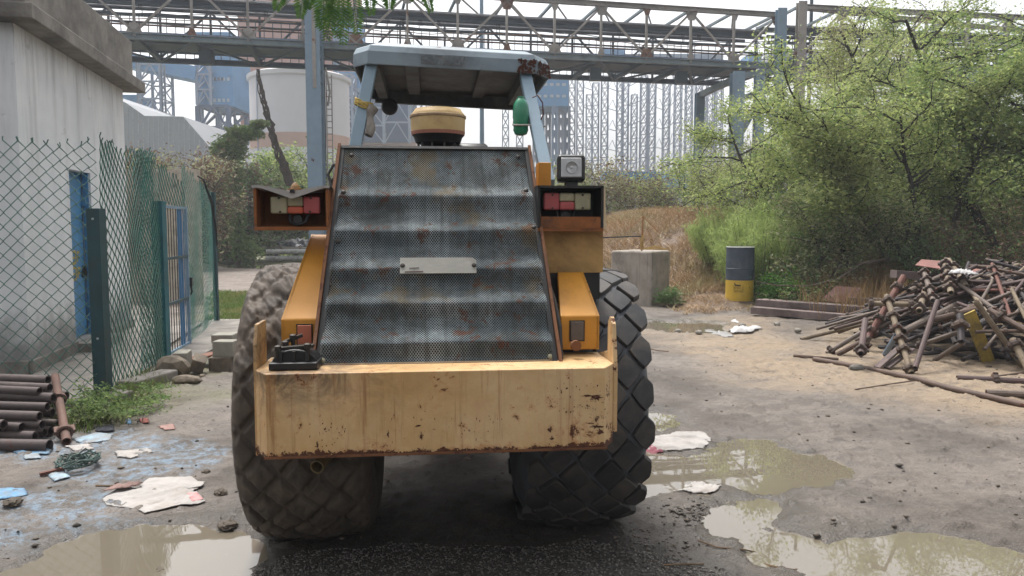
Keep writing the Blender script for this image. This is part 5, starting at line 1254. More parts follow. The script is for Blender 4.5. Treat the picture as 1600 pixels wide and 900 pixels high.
b = MB(); b.add([(5.98, 14.95, .28), (6.6, 14.5, .26), (6.65, 14.7, .55), (6.3, 15.0, .56)], [(0, 1, 2, 3)]); o = b.build('red_sheet', M_rsheet); o.modifiers.new('t', 'SOLIDIFY').thickness = .015; tag(o, 'small dull red metal sheet leaning behind the timber beams', 'metal sheet')

# ------------------------------------------------------------------ heap of scaffold pipes
M_p = [pm('brown grey tube', sr(98, 78, 66), .7, metal=.1, var=.25, scale=5, rust=.3, rscale=10, dirt=.4, dcol=sr(76, 64, 56)),
       pm('greyish tube', sr(112, 98, 88), .65, metal=.15, var=.2, scale=5, rust=.2, rscale=9, dirt=.4, dcol=sr(90, 78, 68)),
       pm('dark tube', sr(56, 49, 50), .7, metal=.1, var=.25, scale=5, rust=.25, dirt=.4),
       pm('red brown tube', sr(116, 74, 62), .75, var=.25, scale=5, rust=.35, rcol=sr(110, 60, 44), dirt=.3),
       pm('purplish tube', sr(88, 68, 64), .7, var=.25, scale=5, rust=.2, dirt=.4, dcol=sr(72, 60, 58)),
       pm('tan tube', sr(134, 118, 96), .75, var=.2, scale=5, rust=.15, dirt=.5, dcol=sr(104, 88, 70))]
M_ring = pm('rusty coupler ring', sr(82, 66, 56), .8, var=.35, rust=.4, rscale=18)
def ring_mesh(r):
    b = MB(); b.lathe([(r, -.022), (r + .020, -.018), (r + .024, 0), (r + .020, .018), (r, .022)], 10)
    for k in range(4): a = k * math.pi / 2; b.box(((r + .022) * math.cos(a), (r + .022) * math.sin(a), .0), (.02, .02, .03), rot=(0, 0, a))
    return b.mesh('coupler_ring', M_ring, False)
pipe_proto = []
for (L, r) in ((1.1, .022), (1.5, .023), (1.9, .023), (1.4, .028), (2.3, .024), (.8, .026)):
    b = MB(); b.hollow((0, 0, -L / 2), (0, 0, L / 2), r, r - .006, 10); pipe_proto.append((L, r, b, ring_mesh(r)))
pipe_meshes = {}
def place_pipe(p0, p1, mi, kind, rings, label, group, name='scaffold_tube', r=None):
    """pipe between two points; kind picks the prototype, scaled along its axis to the wanted length"""
    p0 = Vector(p0); p1 = Vector(p1); d = p1 - p0; L0, r0, b0, rm = pipe_proto[kind]; L = d.length
    key = (mi, kind)
    if key not in pipe_meshes:
        me = b0.mesh('scaffold_tube', M_p[mi] if isinstance(mi, int) else mi, False); pipe_meshes[key] = me
    o = bpy.data.objects.new(name, pipe_meshes[key]); COL.objects.link(o)
    o.location = (p0 + p1) / 2; o.rotation_euler = d.to_track_quat('Z', 'Y').to_euler()
    s = (r / r0) if r else 1; o.scale = (s, s, L / L0); tag(o, label, 'pipe', group)
    for u in rings:
        c = bpy.data.objects.new('coupler_ring', rm); COL.objects.link(c); c.parent = o; c.location = (0, 0, (u - .5) * L0); c.scale = (1, 1, L0 / L * s)
    return o
HC = (7.85, 10.8)
def heap(x, y):
    dx = (x - HC[0]) / 2.75; dy = (y - HC[1]) / 2.35; r2 = dx * dx + dy * dy
    return max(0, 1 - r2) ** .72 * .99
q = random.Random(21)
grp = 'scaffold tubes in the tangled heap'
labs = ['brown grey scaffold tube lying in the tangled heap', 'dull grey scaffold tube lying in the tangled heap', 'dark scaffold tube lying in the tangled heap', 'reddish scaffold tube lying in the tangled heap', 'purplish scaffold tube lying in the tangled heap', 'tan scaffold tube lying in the tangled heap']
cnt = 0
for k in range(1500):
    if cnt >= 290: break
    a = q.uniform(0, 6.283); rr2 = math.sqrt(q.random()) * .93; x = HC[0] + math.cos(a) * rr2 * 2.75; y = HC[1] + math.sin(a) * rr2 * 2.35
    if y > 12.4 and q.random() < .6: continue
    if y < 9.4 and q.random() < .30: continue
    # tubes fan outwards from the crest, with a good share lying crosswise
    th = math.atan2(y - HC[1], x - HC[0]) + q.gauss(0, .6) if q.random() < .40 else q.gauss(math.pi * .92, .45) if q.random() < .45 else q.uniform(0, 3.14)
    L = q.choice([.9, 1.1, 1.3, 1.5, 1.9]) * q.uniform(.85, 1.1)
    dx, dy = math.cos(th) * L / 2, math.sin(th) * L / 2
    z0 = heap(x - dx, y - dy); z1 = heap(x + dx, y + dy); zm = heap(x, y)
    tl = q.gauss(0, .10); z0 = max(.0, z0 - tl); z1 = max(.0, z1 + tl); lift = max(0, zm - (z0 + z1) / 2) * .8 + q.uniform(-.02, .12)
    m_ = q.choices(range(6), [6, 4, 4, 1.0, 3.5, 1.4])[0]; kd = q.randrange(6); nr = q.choice([0, 0, 1, 2, 3])
    z0 += lift + .05; z1 += lift + .05
    rings = sorted(q.uniform(.06, .94) for _ in range(nr)) if nr < 3 else [.12, .45, .80]
    ux, uy = (x - HC[0]) / 3, (y - HC[1]) / 2.35
    zone = 'on the crest of the heap' if math.hypot(ux, uy) < .35 else ('at the front foot of the heap' if uy < -.5 else 'on the far side of the heap' if uy > .5 else 'on the left flank of the heap' if ux < 0 else 'on the right flank of the heap')
    tone = ['brown grey', 'dull grey', 'dark', 'reddish', 'purplish', 'tan'][m_]; lng = 'short' if L < 1.1 else 'long' if L > 1.6 else 'middling'
    rg = ['plain', 'one ringed', 'two ringed', 'three ringed'][len(rings)]
    steep = 'lying level' if abs(z1 - z0) < .12 else 'leaning'
    place_pipe((x - dx, y - dy, z0), (x + dx, y + dy, z1), m_, kd, rings, '%s %s %s scaffold tube %s %s' % (lng, tone, rg, steep, zone), grp); cnt += 1
# core of the heap: tightly packed tubes showing only as dark gaps
core = MB()
for k in range(420):
    a = q.uniform(0, 6.283); rr2 = math.sqrt(q.random()) * .88; x = HC[0] + math.cos(a) * rr2 * 3; y = HC[1] + math.sin(a) * rr2 * 2.35; th = q.uniform(0, 3.14); L = q.uniform(.4, .8)
    z = heap(x, y) * q.uniform(.05, .92); dz = q.uniform(-.12, .12)
    core.tube([(x - math.cos(th) * L / 2, y - math.sin(th) * L / 2, max(.03, z - dz)), (x + math.cos(th) * L / 2, y + math.sin(th) * L / 2, max(.03, z + dz))], .028, 6)
tag(core.build('buried_tubes', M_p[2], kind='stuff'), 'dark tangle of buried tubes inside the heap')
# the tubes one can pick out, each placed where it lies
def ip(px, py, Y): return at(px, py, Y)
def ig(px, py, z=.03): return gp(px, py, z)
sp = [
 (ig(1345, 548), ip(1412, 432, 11.0), 3, 3, [.08, .25, .42, .6, .85], 'thick red brown prop with rings leaning up the left side of the heap', .045),
 (ig(1424, 583), ip(1385, 462, 9.9), 5, 4, [.05, .28, .42, .55, .72, .93], 'long tan prop with ring couplers standing out toward the camera', .034),
 (ig(1251, 530), ip(1365, 503, 11.4), 5, 4, [], 'long pale tube with its tip on the sand at the left of the heap', .03),
 (ig(1598, 572), ip(1524, 470, 9.3), 5, 4, [], 'long straight tan pole slanting down at the right of the heap', .034),
 (ig(1432, 541, .18), ip(1500, 518, 9.4), 1, 1, [.1], 'bright silvery tube low on the front of the heap', .03),
 (ip(1412, 518, 9.6), ip(1500, 474, 10.4), 1, 2, [], 'stout grey tube rising to the right across the heap', .045),
 (ip(1456, 500, 9.3), ip(1552, 476, 10.2), 0, 2, [.35, .9], 'rusty brown tube with an open end pointing left', .036),
 (ip(1465, 470, 9.4), ip(1430, 575, 8.7), 4, 1, [], 'purplish tube standing almost upright in the heap front', .03),
 (ip(1500, 492, 9.2), ip(1502, 534, 8.95), 2, 0, [.4], 'short dark tube hanging down beside the yellow board', .04),
 (ig(1460, 563), ip(1505, 535, 9.2), 1, 0, [], 'short grey tube lying on the sand under the heap', .03),
 (ip(1345, 553, 8.9), ip(1352, 500, 9.8), 4, 5, [.1], 'short purple grey tube near the red prop', .038),
 (ig(1383, 553, .05), ip(1400, 525, 9.3), pm('pale blue tube', sr(120, 140, 160), .6, var=.1, rust=.1), 5, [], 'short pale blue tube in the heap front', .034),
 (ig(1292, 552), ip(1345, 520, 10.2), 1, 1, [.12], 'grey tube reaching left out of the heap with a ring near its tip', .032),
 (ig(1308, 554), ip(1360, 527, 9.9), 0, 1, [], 'brown tube beside it reaching left out of the heap', .034),
 (ip(1357, 474, 10.6), ip(1440, 476, 10.4), 5, 2, [.05, .4, .8], 'tan tube with couplers lying level near the heap top left', .036),
 (ip(1420, 455, 10.8), ip(1475, 430, 11.4), 1, 1, [.2], 'grey tube with an open end at the top left of the heap', .04),
 (ip(1486, 458, 10.3), ip(1476, 408, 11.3), 5, 2, [.15, .3, .5, .7, .9], 'bundled prop with many rings at the top of the heap', .04),
 (ip(1510, 448, 10.4), ip(1482, 406, 11.5), 5, 2, [.2, .4, .7], 'second ringed prop at the top of the heap', .038),
 (ip(1458, 470, 10.2), ip(1443, 422, 11.3), 1, 1, [.1, .35, .65, .9], 'ringed grey prop left of the heap top', .036),
 (ip(1436, 486, 9.9), ip(1446, 452, 10.8), 5, 0, [.1, .5], 'short tan sleeve tube pointing at the camera', .04),
 (ip(1475, 500, 9.6), ip(1610, 440, 11), 0, 4, [], 'long brown tube crossing the heap to the right', .034),
 (ip(1530, 508, 9.5), ip(1610, 458, 10.3), 2, 2, [.3], 'dark tube crossing on the right side of the heap', .045),
 (ip(1582, 530, 9.0), ip(1606, 575, 8.7), 5, 1, [.2], 'tan tube end at the right edge of the heap', .04),
 (ip(1545, 484, 9.6), ip(1610, 520, 9.1), 0, 1, [.3], 'brown tube slanting down to the right edge', .036),
]
for (a, c, m_, kd, rings, lb, r_) in sp:
    if not isinstance(m_, int): M_p.append(m_); m_ = len(M_p) - 1
    place_pipe(a, c, m_, kd, rings, lb, None, r=r_)
# yellow board, angle irons, sheets and bag on the heap
b = MB(); b.beam(ig(1545, 566, .02), ip(1514, 488, 9.45), .15, .03, (0, 1, .2)); tag(b.build('yellow_board', pm('worn yellow board', sr(196, 168, 70), .8, var=.2, scale=5, dirt=.8, dcol=sr(96, 86, 66), rust=.15), bevel=.004), 'worn yellow board leaning on the front of the heap', 'board')
for (a, c, lb) in (((1370, 575, 0), (1410, 540, 9.2), 'rusty angle iron at the left foot of the heap'), ((1385, 575, 0), (1425, 545, 9.2), 'second rusty angle iron beside the blue tube'), ((1396, 428, 11.9), (1500, 436, 12.1), 'brown plank lying across the back of the heap')):
    p0 = ig(a[0], a[1], .04) if a[2] == 0 else ip(*a); p1 = ip(*c); d = .16 if a[2] else .09; b = MB(); b.beam(p0, p1, d, .03 if not a[2] else .12); tag(b.build('steel_angle' if not a[2] else 'timber_plank', M_beam, bevel=.004), lb, 'angle iron' if not a[2] else 'plank')
def sheet(name, pts, mat, label, cat, th=.012, sub=0, amp=.0, seed=0):
    b = MB(); b.add(pts, [tuple(range(len(pts)))]); o = b.build(name, mat); m = o.modifiers.new('t', 'SOLIDIFY'); m.thickness = th; return tag(o, label, cat)
sheet('red_sheet', [ip(1430, 414, 12.0), ip(1478, 421, 11.6), ip(1476, 408, 12.4), ip(1440, 405, 12.9)], M_rsheet, 'dull pink red steel sheet on top of the heap', 'metal sheet')
sheet('red_sheet', [ip(1515, 425, 11.6), ip(1556, 432, 11.2), ip(1552, 422, 12.4), ip(1515, 419, 12.6)], M_rsheet, 'faded pink sheet right of the white bag on the heap', 'metal sheet')
sheet('brown_sheet', [ip(1523, 452, 10.5), ip(1540, 452, 10.5), ip(1541, 434, 11.2), ip(1530, 430, 11.2)], M_beam2, 'small upright brown grey plate near the heap top', 'metal plate')
M_bag = pm('white plastic sack', sr(192, 190, 188), .6, var=.06, scale=8, dirt=.25, dcol=sr(150, 140, 130))
def crumple(name, outline, mat, z0, amp, label, cat, seed=0, grid=34, lift=None, parent=None, thickness=.004, wrap=True, rough_edge=.05, crk=.12, yf=2.2):
    """crumpled cloth or plastic filling a ground outline, with folds and raised ridges"""
    xs = [p[0] for p in outline]; ys = [p[1] for p in outline]
    X, Y = np.meshgrid(np.linspace(min(xs), max(xs), grid), np.linspace(min(ys), max(ys), grid))
    s = max(max(xs) - min(xs), max(ys) - min(ys))
    D = poly_sd(X, Y, outline) + (fbm(X / s * 9, Y / s * 9, 3, seed) - .5) * s * rough_edge
    ca, sa = math.cos(seed * 1.3), math.sin(seed * 1.3); U_ = (X * ca + Y * sa) / s; V_ = (-X * sa + Y * ca) / s
    rid = np.abs(fbm(U_ * 1.8 + 3, V_ * 4 * yf / 2.2, 2, seed + 3) - .5) * 2; rid2 = np.abs(fbm(U_ * 3, V_ * 9 + 7, 2, seed + 5) - .5) * 2
    cr_ = np.abs(fbm(X / s * 16, Y / s * 16 + 3, 2, seed + 11) - .5) * 2
    Z = z0 + amp * (1 - cr_) ** 6 * crk + amp * .45 * (.10 + fbm(X / s * 2.2, Y / s * 2.2, 2, seed + 9) * .35 + (1 - rid) ** 5 * .6 + (1 - rid2) ** 4 * .30) * sstep(0, -s * .10, D) + .004
    if wrap: Z = Z + ground_h(X, Y, False)
    if lift is not None: Z = Z + lift(X, Y)
    ok = D < 0; idx = np.arange(grid * grid).reshape(grid, grid)
    F = np.stack([idx[:-1, :-1], idx[:-1, 1:], idx[1:, 1:], idx[1:, :-1]], -1).reshape(-1, 4)
    keep = ok.reshape(-1)[F].all(1); F = F[keep]
    used = np.unique(F); rm = np.full(grid * grid, -1); rm[used] = np.arange(len(used)); F = rm[F]
    V = np.stack([X, Y, Z], -1).reshape(-1, 3)[used]
    o = link_mesh(name, np_mesh(name, V, F, mat, True), None, parent); m = o.modifiers.new('t', 'SOLIDIFY'); m.thickness = thickness; m.offset = 0
    return tag(o, label, cat)
bgp = ip(1503, 440, 10.5); crumple('white_bag', [(bgp.x + .2 * math.cos(a * .628) * (1 if a % 2 else .6), bgp.y + .2 * math.sin(a * .628)) for a in range(10)], M_bag, bgp.z + .10, .12, 'white plastic bag caught on top of the pipe heap', 'bag', 5, wrap=False)
# long pipes on the sand in front
b = MB(); pts = [ig(1272, 562), ig(1330, 573), ig(1390, 584), ig(1432, 596), ig(1480, 607), ig(1530, 618), ig(1610, 634)]
pts = [Vector((p.x, p.y, gz(p.x, p.y) + .02)) for p in pts]; b.tube(pts, .034, 10)
lp_ = b.build('long_pipe', M_p[0], smooth=True); tag(lp_, 'long brown bent pipe lying on the sand in front of the heap', 'pipe')
b = MB(); p = [ig(1240, 556), ig(1282, 560), ig(1310, 561)]; b.tube([Vector((v_.x, v_.y, gz(v_.x, v_.y) + .015)) for v_ in p], .018, 6); tag(b.build('thin_rod', M_p[0]), 'thin rusty rod at the tip of the long bent pipe', 'rod')
place_pipe(ig(1495, 591, .04), ig(1640, 598, .04), 4, 2, [.42], 'brown pipe with one coupler lying right of the long pipe', None, r=.036)
place_pipe(ig(1541, 614, .04), ig(1650, 618, .05), 1, 2, [], 'grey pipe end pointing left near the right edge', None, r=.038)
place_pipe(ig(1530, 592, .03), ig(1640, 577, .03), 0, 2, [], 'thin brown rod lying beyond the two short pipes', None, r=.016)
b = MB(); pts = [ig(1336, 608), ig(1385, 604), ig(1430, 598)]; b.tube([Vector((v_.x, v_.y, gz(v_.x, v_.y) + .012)) for v_ in pts], .007, 5); tag(b.build('thin_rod', M_p[0]), 'thin wire rod lying on the mud in front of the long pipe', 'rod')
def rock(name, p, r, mat, label, cat, seed=0, flat=.6, sub=2, parent=None):
    import bmesh
    bm = bmesh.new(); bmesh.ops.create_icosphere(bm, subdivisions=sub, radius=1); q = random.Random(seed); off = seed * 3.7
    for v in bm.verts:
        n_ = v.co.normalized(); k = (.75 + .5 * float(fbm(np.array([n_.x * 1.6 + off]), np.array([n_.y * 1.6 + n_.z * 1.9 + off]), 3, seed)[0])) if sub < 3 else (.45 + 1.1 * float(fbm(np.array([n_.x * 3.1 + n_.z * 1.3 + off]), np.array([n_.y * 3.1 - n_.z * 2.9 + off]), 4, seed)[0])); v.co = Vector((n_.x * k * r[0], n_.y * k * r[1], n_.z * k * r[2]))
    me = bpy.data.meshes.new(name); bm.to_mesh(me); bm.free(); o = link_mesh(name, me, mat, parent, p); return tag(o, label, cat)
M_clod = pm('dark clod', sr(92, 82, 70), .85, var=.3, bump=.6)
M_stone = pm('grey stone', sr(150, 144, 134), .85, var=.2, bump=.5)
p = ig(1338, 582, 0); rock('grey_cloth_lump', (p.x, p.y, .05), (.09, .06, .05), pm('grey rag', sr(120, 116, 108), .9, var=.3), 'small grey rag lump on the sand in front of the heap', 'rag', 3)
for i, (px, py, r_, lb) in enumerate(((250, 886, .035, 'muddy clod standing in the left puddle near the frame edge'), (357, 824, .05, 'dark mud clod at the far rim of the left puddle'), (322, 740, .03, 'small clod between the white sack and the tyre'),
       (345, 775, .04, 'crumbly clod beside the left tyre'), (20, 795, .05, 'dark clod at the left frame edge'), (130, 846, .02, 'dark pebble at the rim of the left puddle'), (1293, 654, .02, 'dark stone lying on the mud right of the roller'),
       (1560, 614, .03, 'small clod between the short pipes'), (1545, 575, .03, 'clod at the foot of the yellow board'))):
    p = ig(px, py, 0); rock('mud_clod', (p.x, p.y, gz(p.x, p.y) + r_ * .3), (r_, r_ * .9, r_ * .5), M_clod, lb, 'clod', i + 2, sub=3)
for i, (px, py) in enumerate(((1092, 505), (1200, 470), (1215, 492), (1247, 503), (1160, 495), (1060, 498))):
    p = ig(px, py, .2); rock('pale_stone', (p.x, p.y, gz(p.x, p.y) + .03), (.06, .05, .04), M_stone, ['pale stone left of the drum foot', 'pale stone between the drum and the beams', 'pale stone below the beams', 'pale stone right of the crumpled sheet', 'pale stone just below the drum', 'pale stone below the concrete block'][i], 'stone', i + 30)
# ------------------------------------------------------------------ litter: sacks and sheets
def crump_px(name, pix, mat, z0, amp, label, cat, seed=0, **k): return crumple(name, gpoly(pix), mat, z0, amp, label, cat, seed, **k)
M_sack = pm('dirty white woven sack', sr(178, 173, 168), .85, var=.14, scale=5, dirt=.45, dcol=sr(160, 148, 138), bump=.12, bscale=300)
M_sackp = pm('pink print', sr(206, 150, 148), .8, var=.15, scale=12)
s_ = crump_px('woven_sack', [(158, 785), (176, 770), (205, 765), (222, 766), (240, 760), (298, 756), (312, 766), (300, 772), (306, 782), (280, 789), (240, 795), (214, 800), (190, 796), (165, 793)], M_sack, .004, .045, 'dirty white woven sack with a pink printed corner lying left of the tyre', 'sack', 3, grid=60, rough_edge=.025)
for pix, z_, sd in (([(217, 766), (232, 753), (300, 749), (310, 757), (322, 758), (316, 765), (268, 776), (238, 779)], .022, 5), ([(212, 790), (235, 781), (309, 771), (323, 787), (311, 792), (280, 793), (250, 800), (226, 806), (214, 800)], .010, 6)):
    o = crump_px('folded_flap', pix, M_sack, z_ * .6, .026, None, None, sd, grid=60, rough_edge=.012); o.parent = s_
o = crump_px('pink_print', [(291, 777), (308, 774), (319, 786), (300, 790)], M_sackp, .012, .026, None, None, 6, rough_edge=.01); o.parent = s_
o = crump_px('stained_edge', [(160, 779), (180, 769), (224, 765), (214, 771), (190, 775)], pm('brown stain sack', sr(140, 112, 104), .85, var=.3), .035, .03, None, None, 11, rough_edge=.02); o.parent = s_
crump_px('plastic_sheet', [(985, 690), (1050, 680), (1100, 678), (1114, 690), (1100, 702), (1060, 707), (1020, 704), (985, 702)], M_sack, .0, .06, 'crumpled white sack beyond the right tyre at the edge of the puddle', 'sack', 7, grid=50)
crump_px('plastic_sheet', [(1030, 758), (1062, 745), (1080, 742), (1130, 762), (1115, 770), (1060, 768)], M_sack, .0, .045, 'torn white sheet lying in the near edge of the puddle', 'sheet', 8, grid=44)
crump_px('red_rag', [(985, 695), (1030, 700), (1038, 706), (1000, 708)], pm('dark pink cloth', sr(150, 84, 96), .85, var=.3), .0, .03, 'dark pink rag under the crumpled white sack', 'rag', 12)
crump_px('plastic_sheet', [(1134, 520), (1150, 514), (1165, 518), (1180, 512), (1192, 518), (1175, 524), (1145, 525)], M_bag, .02, .12, 'crumpled white plastic sheet below the drum', 'sheet', 13, grid=40)
crump_px('grey_sheet', [(1085, 512), (1120, 513), (1150, 528), (1130, 529)], pm('grey polythene', sr(150, 148, 146), .5, var=.1), .0, .06, 'grey polythene strip left of the crumpled white sheet', 'sheet', 14)
M_blu1 = pm('bright blue plastic', sr(96, 156, 200), .7, var=.3, scale=12, dirt=.8, dcol=sr(130, 132, 128))
M_blu2 = pm('pale blue plastic', sr(150, 186, 208), .6, var=.15, scale=9, dirt=.9, dcol=sr(140, 130, 120))
for i, (pix, m_, amp, lb) in enumerate((
    ([(-10, 768), (40, 766), (46, 778), (20, 784), (-10, 786)], M_blu1, .03, 'bright blue plastic scrap at the left frame edge'),
    ([(8, 704), (60, 698), (88, 700), (78, 712), (30, 714)], M_blu1, .03, 'blue and yellow plastic scrap under the lowest pipe'),
    ([(30, 712), (60, 708), (66, 718), (38, 720)], M_blu2, .02, 'pale blue scrap below the blue and yellow one'),
    ([(110, 690), (150, 678), (178, 680), (172, 690), (130, 696)], M_blu2, .02, 'pale blue film beside the fallen prop'),
    ([(72, 744), (104, 736), (112, 748), (84, 756)], M_blu2, .03, 'pale blue film left of the green rope tangle'),
    ([(178, 708), (232, 702), (242, 708), (205, 718), (182, 716)], M_sack, .03, 'flattened dirty sack strip with pink edge'),
    ([(100, 700), (140, 696), (150, 704), (118, 708)], M_sack, .02, 'muddy white paper scrap near the pipe end'),
    ([(245, 668), (272, 664), (276, 672), (258, 674)], pm('dusty red rag', sr(168, 132, 122), .85), .02, 'small dusty pink rag on the path'),
    ([(216, 658), (232, 656), (234, 663), (220, 664)], pm('red scrap', sr(146, 84, 74), .8), .03, 'small red scrap by the weeds'),
    ([(196, 660), (204, 658), (206, 664), (198, 666)], M_blu1, .04, 'tiny blue bottle cap sized scrap by the weeds'),
    ([(145, 670), (178, 666), (180, 676), (150, 678)], pm('black rag', sr(44, 46, 56), .9), .04, 'dark blue black rag at the foot of the weeds'),
    ([(1158, 508), (1140, 504), (1150, 500)], M_bag, .03, 'tiny white scrap near the drum'))):
    crump_px('scrap', pix, m_, .002, amp, lb, 'scrap', 20 + i, grid=26)
# green rope tangle
b = MB(); q = random.Random(31); c = ig(124, 732, 0)
for k in range(10):
    pts = []; a0 = q.uniform(0, 6.28); rr1 = q.uniform(.05, .14)
    for i in range(10): a = a0 + i * .6; pts.append((c.x + math.cos(a) * rr1 + q.uniform(-.02, .02), c.y + math.sin(a) * rr1 * 1.1 + q.uniform(-.02, .02), .02 + q.uniform(0, .08)))
    b.tube(pts, .006, 5)
tag(b.build('rope_tangle', pm('dark green rope', sr(84, 104, 98), .85, var=.25)), 'tangle of dark green rope lying on the blue stained mud', 'rope')
b = MB(); b.beam(ig(62, 741, .02), ig(100, 732, .03), .035, .02); tag(b.build('wood_strip', M_p[3]), 'small brown strip of wood left of the rope tangle', 'stick')
# bits of straw, twigs and wire on the mud
for i, pp in enumerate(([(1090, 850), (1120, 858), (1165, 860), (1190, 857)], [(1185, 872), (1210, 884), (1240, 888), (1252, 882)], [(1036, 886), (1060, 885), (1100, 884)], [(1010, 545), (1030, 549), (1045, 550)], [(1140, 689), (1170, 688), (1190, 690)], [(150, 762), (175, 764), (190, 762)])):
    b = MB(); b.tube([Vector((v_.x, v_.y, gz(v_.x, v_.y) + .008)) for v_ in (gp(*z) for z in pp)], .0045 + .002 * (i % 2), 5); tag(b.build('dry_twig', pm('dry twig', sr(120, 98, 74), .9, var=.3)), ['curved dry twig at the near edge of the small puddle', 'bent twig at the rim of the front right puddle', 'straight straw stalk on the gravel edge', 'thin twig right of the tyre top', 'thin stalk at the far rim of the right puddle', 'thin twig left of the woven sack'][i], 'twig')

# ------------------------------------------------------------------ pipes stacked on the left by the fence
M_lp = pm('dark rusty pipe', sr(84, 72, 70), .6, metal=.25, var=.25, scale=4, rust=.2, rscale=10, dirt=.35, dcol=sr(110, 98, 90))
rowz = [(75, 594, 6.45, 'uppermost'), (78, 606, 6.3, 'second from top'), (62, 612, 6.22, 'third from top'), (84, 622, 6.22, 'long middle'), (74, 636, 6.12, 'fat middle'), (82, 645, 6.25, 'shadowed middle'), (62, 651, 6.0, 'lower'), (66, 664, 5.98, 'lower left'),
        (34, 668, 5.92, 'short low'), (6, 664, 5.86, 'very short'), (92, 662, 6.3, 'recessed low'), (70, 676, 6.05, 'low front'), (55, 682, 5.9, 'bottom'), (98, 630, 6.6, 'recessed right'), (104, 618, 6.7, 'hindmost'), (80, 690, 6.15, 'lowest back')]
for i, (px, py, Y, wd) in enumerate(rowz):
    e = at(px, py, Y); e.z = max(e.z, .05); sx = e + Vector((-2.3, .25 + .1 * math.sin(i), .02)); b = MB(); b.hollow(e, sx, .037 if i % 3 else .042, .030, 14)
    tag(b.build('steel_pipe', M_lp, smooth=True, ang=50), '%s dark rusty pipe of the stack at the left frame edge' % wd, 'pipe', 'rusty pipes stacked by the fence')
e = gp(77, 697, .05); b = MB(); b.hollow(e, e + Vector((-1.8, .1, 0)), .05, .04, 14); tag(b.build('steel_pipe', M_lp, smooth=True, ang=50), 'separate dark pipe lying on the mud in front of the stack', 'pipe')
for x, wd in ((-4.1, 'right hand'), (-4.9, 'left hand')):
    b = MB(); b.bbox((x - .05, 5.75, 0), (x + .05, 6.8, .05)); tag(b.build('timber_sleeper', M_beam), '%s wooden bearer under the stack of rusty pipes' % wd, 'timber')
pp0 = gp(104, 690, .04); pp1 = at(86, 588, 6.85)
pr = empty('adjustable_prop', (0, 0, 0), 0, 'rusty adjustable prop with collars leaning against the stacked pipes', 'prop')
M_rp = pm('brown rust prop', sr(112, 84, 72), .8, var=.25, rust=.3, rcol=sr(104, 66, 48))
b = MB(); b.hollow(pp0, pp1, .034, .027, 14); b.build('tube', M_rp, pr, smooth=True, ang=50)
dd = (pp1 - pp0).normalized(); qt = dd.to_track_quat('Z', 'Y').to_euler()
for u, rr3 in ((.13, .062), (.62, .058)):
    b = MB(); b.lathe([(.045, -.02), (rr3, -.015), (rr3, .015), (.045, .02)], 14); o = b.build('collar', M_rp, pr); o.location = pp0.lerp(pp1, u); o.rotation_euler = qt
for k in (-1, 1):
    b = MB(); b.box((k * .055, 0, 0), (.035, .03, .09)); o = b.build('lug', M_rp, pr); o.location = pp0.lerp(pp1, .16); o.rotation_euler = qt
# ------------------------------------------------------------------ broken blocks by the gate
def block_px(name, px, py, Y, size, rot, mat, label, cat='block'):
    p = at(px, py, Y); b = MB(); b.box((0, 0, 0), size); o = b.build(name, mat, None, loc=p, rot=tuple(R(a) for a in rot), bevel=.012, seg=2); return tag(o, label, cat)
M_cb = pm('grey concrete block', sr(158, 154, 142), .9, var=.15, scale=5, dirt=.4, dcol=sr(110, 100, 84), bump=.5)
M_cb2 = pm('dirty broken concrete', sr(128, 116, 100), .9, var=.3, scale=5, dirt=.6, dcol=sr(70, 60, 50), bump=.8)
block_px('concrete_block', 347, 569, 9.1, (.26, .20, .19), (0, 0, 4), M_cb2, 'lower grey brown block by the left tyre')
block_px('concrete_block', 353, 544, 9.15, (.25, .20, .19), (0, 0, -3), M_cb, 'upper pale block stacked on the brown one by the tyre')
block_px('concrete_block', 352, 527, 9.7, (.26, .3, .10), (0, 0, 3), M_cb, 'flat slab behind the two stacked blocks')
block_px('concrete_block', 285, 562, 9.0, (.16, .30, .20), (0, 0, 12), M_cb, 'pale upright broken block left of the others')
block_px('concrete_block', 310, 568, 8.9, (.15, .2, .16), (18, 20, 20), M_cb2, 'tilted brown half block between the others')
block_px('paving_slab', 320, 556, 9.4, (.5, .3, .03), (0, -12, 14), pm('reddish slab', sr(150, 108, 92), .9, var=.2), 'thin reddish slab propped between the blocks', 'slab')
p = at(270, 573, 8.75); rock('broken_concrete', p, (.20, .18, .15), M_cb2, 'dark broken lump of concrete beside the gate post', 'rubble', 4)
p = at(292, 594, 8.3); rock('broken_concrete', p, (.17, .09, .06), M_cb2, 'flat brown lump in front of the broken blocks', 'rubble', 9)
p = at(316, 588, 8.6); rock('broken_concrete', p, (.03, .05, .03), M_cb2, 'tiny brick chip by the broken blocks', 'rubble', 12)
for (a, c, lb) in (((-4.0, 7.9), (-3.85, 8.6), 'long low broken kerb piece by the fence foot'), ((-3.95, 7.0), (-3.8, 7.5), 'short kerb piece by the teal fence post')):
    b = MB(); b.beam((a[0], a[1], .05), (c[0], c[1], .05), .22, .12); tag(b.build('kerb_piece', M_conc, bevel=.02), lb, 'kerb')
